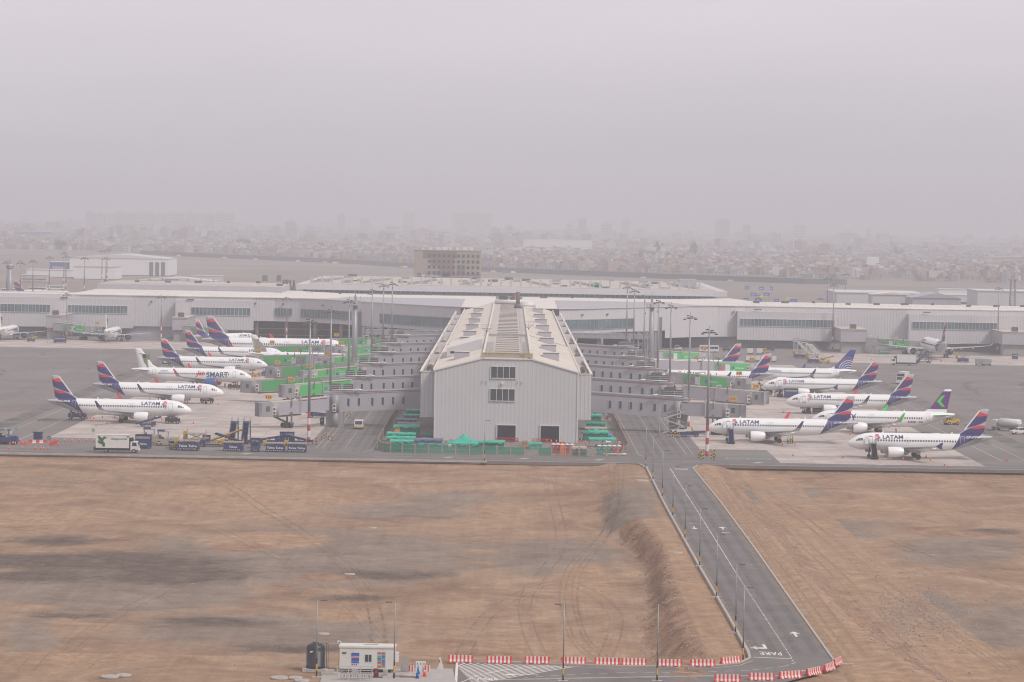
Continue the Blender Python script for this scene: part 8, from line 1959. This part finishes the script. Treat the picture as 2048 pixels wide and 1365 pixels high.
for i in range(15000):
    v = random.uniform(-.175, .175); y0 = ystart(v) + 120; Y = y0 + (11500 - y0) * random.random() ** 1.7; x = v * Y; w = random.uniform(3.5, 9) * (1 + (Y - 3500) / 9000); d = random.uniform(6, 14); h = random.choice((3.2, 5.8, 6, 8.5, 9)) * random.uniform(.8, 1.2)
    if random.random() < .04 and Y > 5000: h *= 2.5
    M = Matrix.Translation((x, Y, 0)) @ Matrix.Rotation(random.uniform(-.6, .6), 4, 'Z'); mi = random.choices(range(8), (7, 6, 4, 3.5, 4, 2, .6, 3))[0]
    b.box(-w, w, -d, d, -.5, h, mi, M)
    if random.random() < .5: b.box(-w * .4, w * .3, -d * .5, d * .3, h, h + 2.6, random.choice((0, 2, 3, 4)), M)
tag(b.build('city_blocks', CM), 'dense low houses of the city fading into the haze', 'houses', kind='stuff')
# towers and large blocks in the city
Tg = mat('tower_haze_grey', (.34, .34, .37), .7); Tb = mat('tower_haze_beige', (.42, .40, .38), .7)  # paled tones: part of the haze fade is put into the colour
Tw = mat('tower_window', (.22, .22, .24), .5)
def tower(px0, px1, ytop, Y, m, lab, dep=25, win=True, grp='distant apartment towers'):
    p = GD((px0 + px1) / 2, ytop, Y); w = (px1 - px0) * Y / FPX / 2; t = empty('apartment_tower', (p.x, Y, 0), label=lab, cat='tower block', group=grp); b = MB(); b.box(-w, w, 0, dep, 0, p.z); b.build('wall', m, t)
    if win:
        n = max(2, int(p.z / 9))
        for i in range(n): b = MB(); b.box(-w * .85, w * .85, -.3, -.02, 5 + i * p.z / n * .9, 5 + i * p.z / n * .9 + p.z / n * .35); b.build('window_band', Tw, t)
    b = MB(); b.box(-w * .3, w * .3, 5, 12, p.z, p.z + 4); b.build('roof_box', m, t)
tl = [(1157, 1173, 437, 6400), (1203, 1224, 446, 6200), (1132, 1146, 448, 6600), (1432, 1460, 440, 7000), (1487, 1502, 450, 6400), (1588, 1612, 450, 6800), (1680, 1715, 466, 6400), (1735, 1742, 458, 6600), (1757, 1779, 465, 6500), (1541, 1562, 468, 5600),
      (905, 985, 427, 7800), (925, 950, 424, 7900), (980, 1000, 456, 5600), (1012, 1026, 452, 5200), (770, 800, 452, 5800), (675, 690, 430, 7200), (720, 740, 436, 7300), (805, 830, 426, 7800), (570, 592, 444, 5600), (1270, 1290, 458, 6900), (1243, 1262, 440, 7200)]
for i in range(15): tl.append((170 + i * 20, 187 + i * 20 + (i % 3), 424 + (i * 7) % 5, 7000))
for i, (a, c, yt, Y) in enumerate(tl): tower(a, c, yt, Y * 1.25, (Tg, Tb, CM[3])[i % 3], 'pale apartment tower almost lost in the haze above the city' if i > 3 else ['slim tower block standing clearest in the haze right of centre', 'tower block right of the slim clear one', 'short tower left of the slim clear one', 'wide faint tower in the right half of the skyline'][i])
fb = mat('factory_blue', (.07, .12, .30), .6)
block(962, 1150, 4450, 0, 8, fb, 'long blue walled factory with cream roof in the city', 60, M_roof, 2, nm='factory_building'); block(1048, 1185, 4800, 0, 21, Wh, 'large white factory block above the blue walled one', 60, det='strip', nm='factory_building'); block(1160, 1186, 4700, 0, 12, Wh, 'white annex at the right end of the large white factory', 30, nm='factory_building')
block(0, 100, 5600, 0, 14, fb, 'long faint blue factory at the left edge of the city', 40, nm='factory_building'); block(1620, 1690, 4400, 0, 8, Wh, 'long white store with red end in the city on the right', 40, nm='factory_building'); block(1965, 2060, 4200, 0, 13, CM[5], 'cream and red chequered building at the right edge of the city', 30, det='strip', nm='school_building'); block(690, 830, 4700, 0, 4, CM[4], 'low grey mound-like store left of the hotel', 120, nm='factory_building')
t = empty('water_tower', ((1743 - 1020) * 3370 / FPX, 3370, 0), label='white square water tower standing among the houses on the right', cat='water tower'); b = MB(); b.box(-4, 4, -4, 4, 0, 10); b.build('stem', Wh, t); b = MB(); b.box(-6.5, 6.5, -6.5, 6.5, 10, 18.5); b.build('tank', Wh, t)
t = empty('water_tower', ((1293 - 1020) * 3800 / FPX, 3800, 0), label='beige round reservoir on pillars among the houses right of centre', cat='water tower'); b = MB(); b.cyl((0, 0, 14), (0, 0, 21), 11, None, 20); b.cyl((0, 0, 21), (0, 0, 22.5), 11, 3, 20); b.build('tank', CM[2], t)
for i in range(8): a = 2 * PI * i / 8; b = MB(); b.bar((math.cos(a) * 9, math.sin(a) * 9, 0), (math.cos(a) * 9, math.sin(a) * 9, 14), 1.6); b.build('pillar', CM[2], t)
# trees
M_leaf = mat('foliage', (.045, .065, .035), .8, col2=(.085, .10, .06), scale=.5); M_bark = mat('bark', (.12, .09, .07), .9)
def tree_proto(seed, h, r):
    random.seed(seed); t = empty('city_tree'); b = MB(); b.cyl((0, 0, 0), (0, 0, h * .5), .5, .3, 8)
    for k in range(5): a = k * 1.3; b.cyl((0, 0, h * .4), (math.cos(a) * r * .5, math.sin(a) * r * .5, h * .7), .25, .1, 6)
    b.build('trunk', M_bark, t); b = MB(); b.fix = False
    cl = [(random.gauss(0, r * .42), random.gauss(0, r * .42), h * .62 + random.gauss(0, h * .15), random.uniform(r * .2, r * .42)) for _ in range(16)]
    for (cx, cy, cz, cr_) in cl:
        for _ in range(60):
            d = Vector((random.gauss(0, 1), random.gauss(0, 1), random.gauss(0, 1))).normalized() * cr_ * random.uniform(.5, 1.05); p = Vector((cx, cy, cz)) + d; u = Vector((random.gauss(0, 1), random.gauss(0, 1), random.gauss(0, 1))).normalized() * .8; v = u.cross(d.normalized()) * 1.0
            b.poly([p - u, p + v, p + u, p - v])
    b.build('crown', M_leaf, t); return t
TP = [tree_proto(1, 15, 8), tree_proto(2, 18, 7), tree_proto(3, 22, 5.5)]; ut = set()
for i, (px, py, k, s) in enumerate([(352, 480, 0, 1.4), (437, 482, 1, 1.1), (487, 498, 0, 1.2), (200, 497, 0, .9), (225, 492, 1, .9), (1387, 520, 2, 1.15), (1354, 531, 0, 1.0), (1316, 515, 2, 1.1), (860, 480, 0, 1.2), (985, 488, 1, 1.0), (1340, 525, 1, .8), (1705, 535, 0, .8), (1795, 520, 1, 1.0), (1100, 485, 0, 1.1), (640, 505, 1, .9), (120, 500, 0, 1.0), (1480, 500, 1, .9), (1560, 505, 0, .9), (1850, 505, 1, .9), (1965, 525, 0, .9), (1230, 500, 0, .9), (1640, 522, 1, .8)]):
    o = TP[k] if k not in ut else copy_tree(TP[k]); ut.add(k); p = G(px, py); o.location = p; o.scale = (s, s, s); o.rotation_euler = (0, 0, i); tag(o, 'dark round tree among the hazy houses of the city', 'tree', 'trees of the city')
# ================================================================== haze over the whole scene
b = MB(); b.box(-6500, 6500, -900, 23500, -6.0, 135.0)
hz = bpy.data.materials.new('haze_air'); hz.use_nodes = True; n = hz.node_tree; n.nodes.clear()
om = n.nodes.new("ShaderNodeOutputMaterial"); pv = n.nodes.new("ShaderNodeVolumePrincipled")
pv.inputs['Density'].default_value = 2.55e-4; pv.inputs['Color'].default_value = (.79, .80, .86, 1); pv.inputs['Anisotropy'].default_value = 0.0
n.links.new(pv.outputs[0], om.inputs['Volume'])
tag(b.build('haze', hz), kind='stuff')
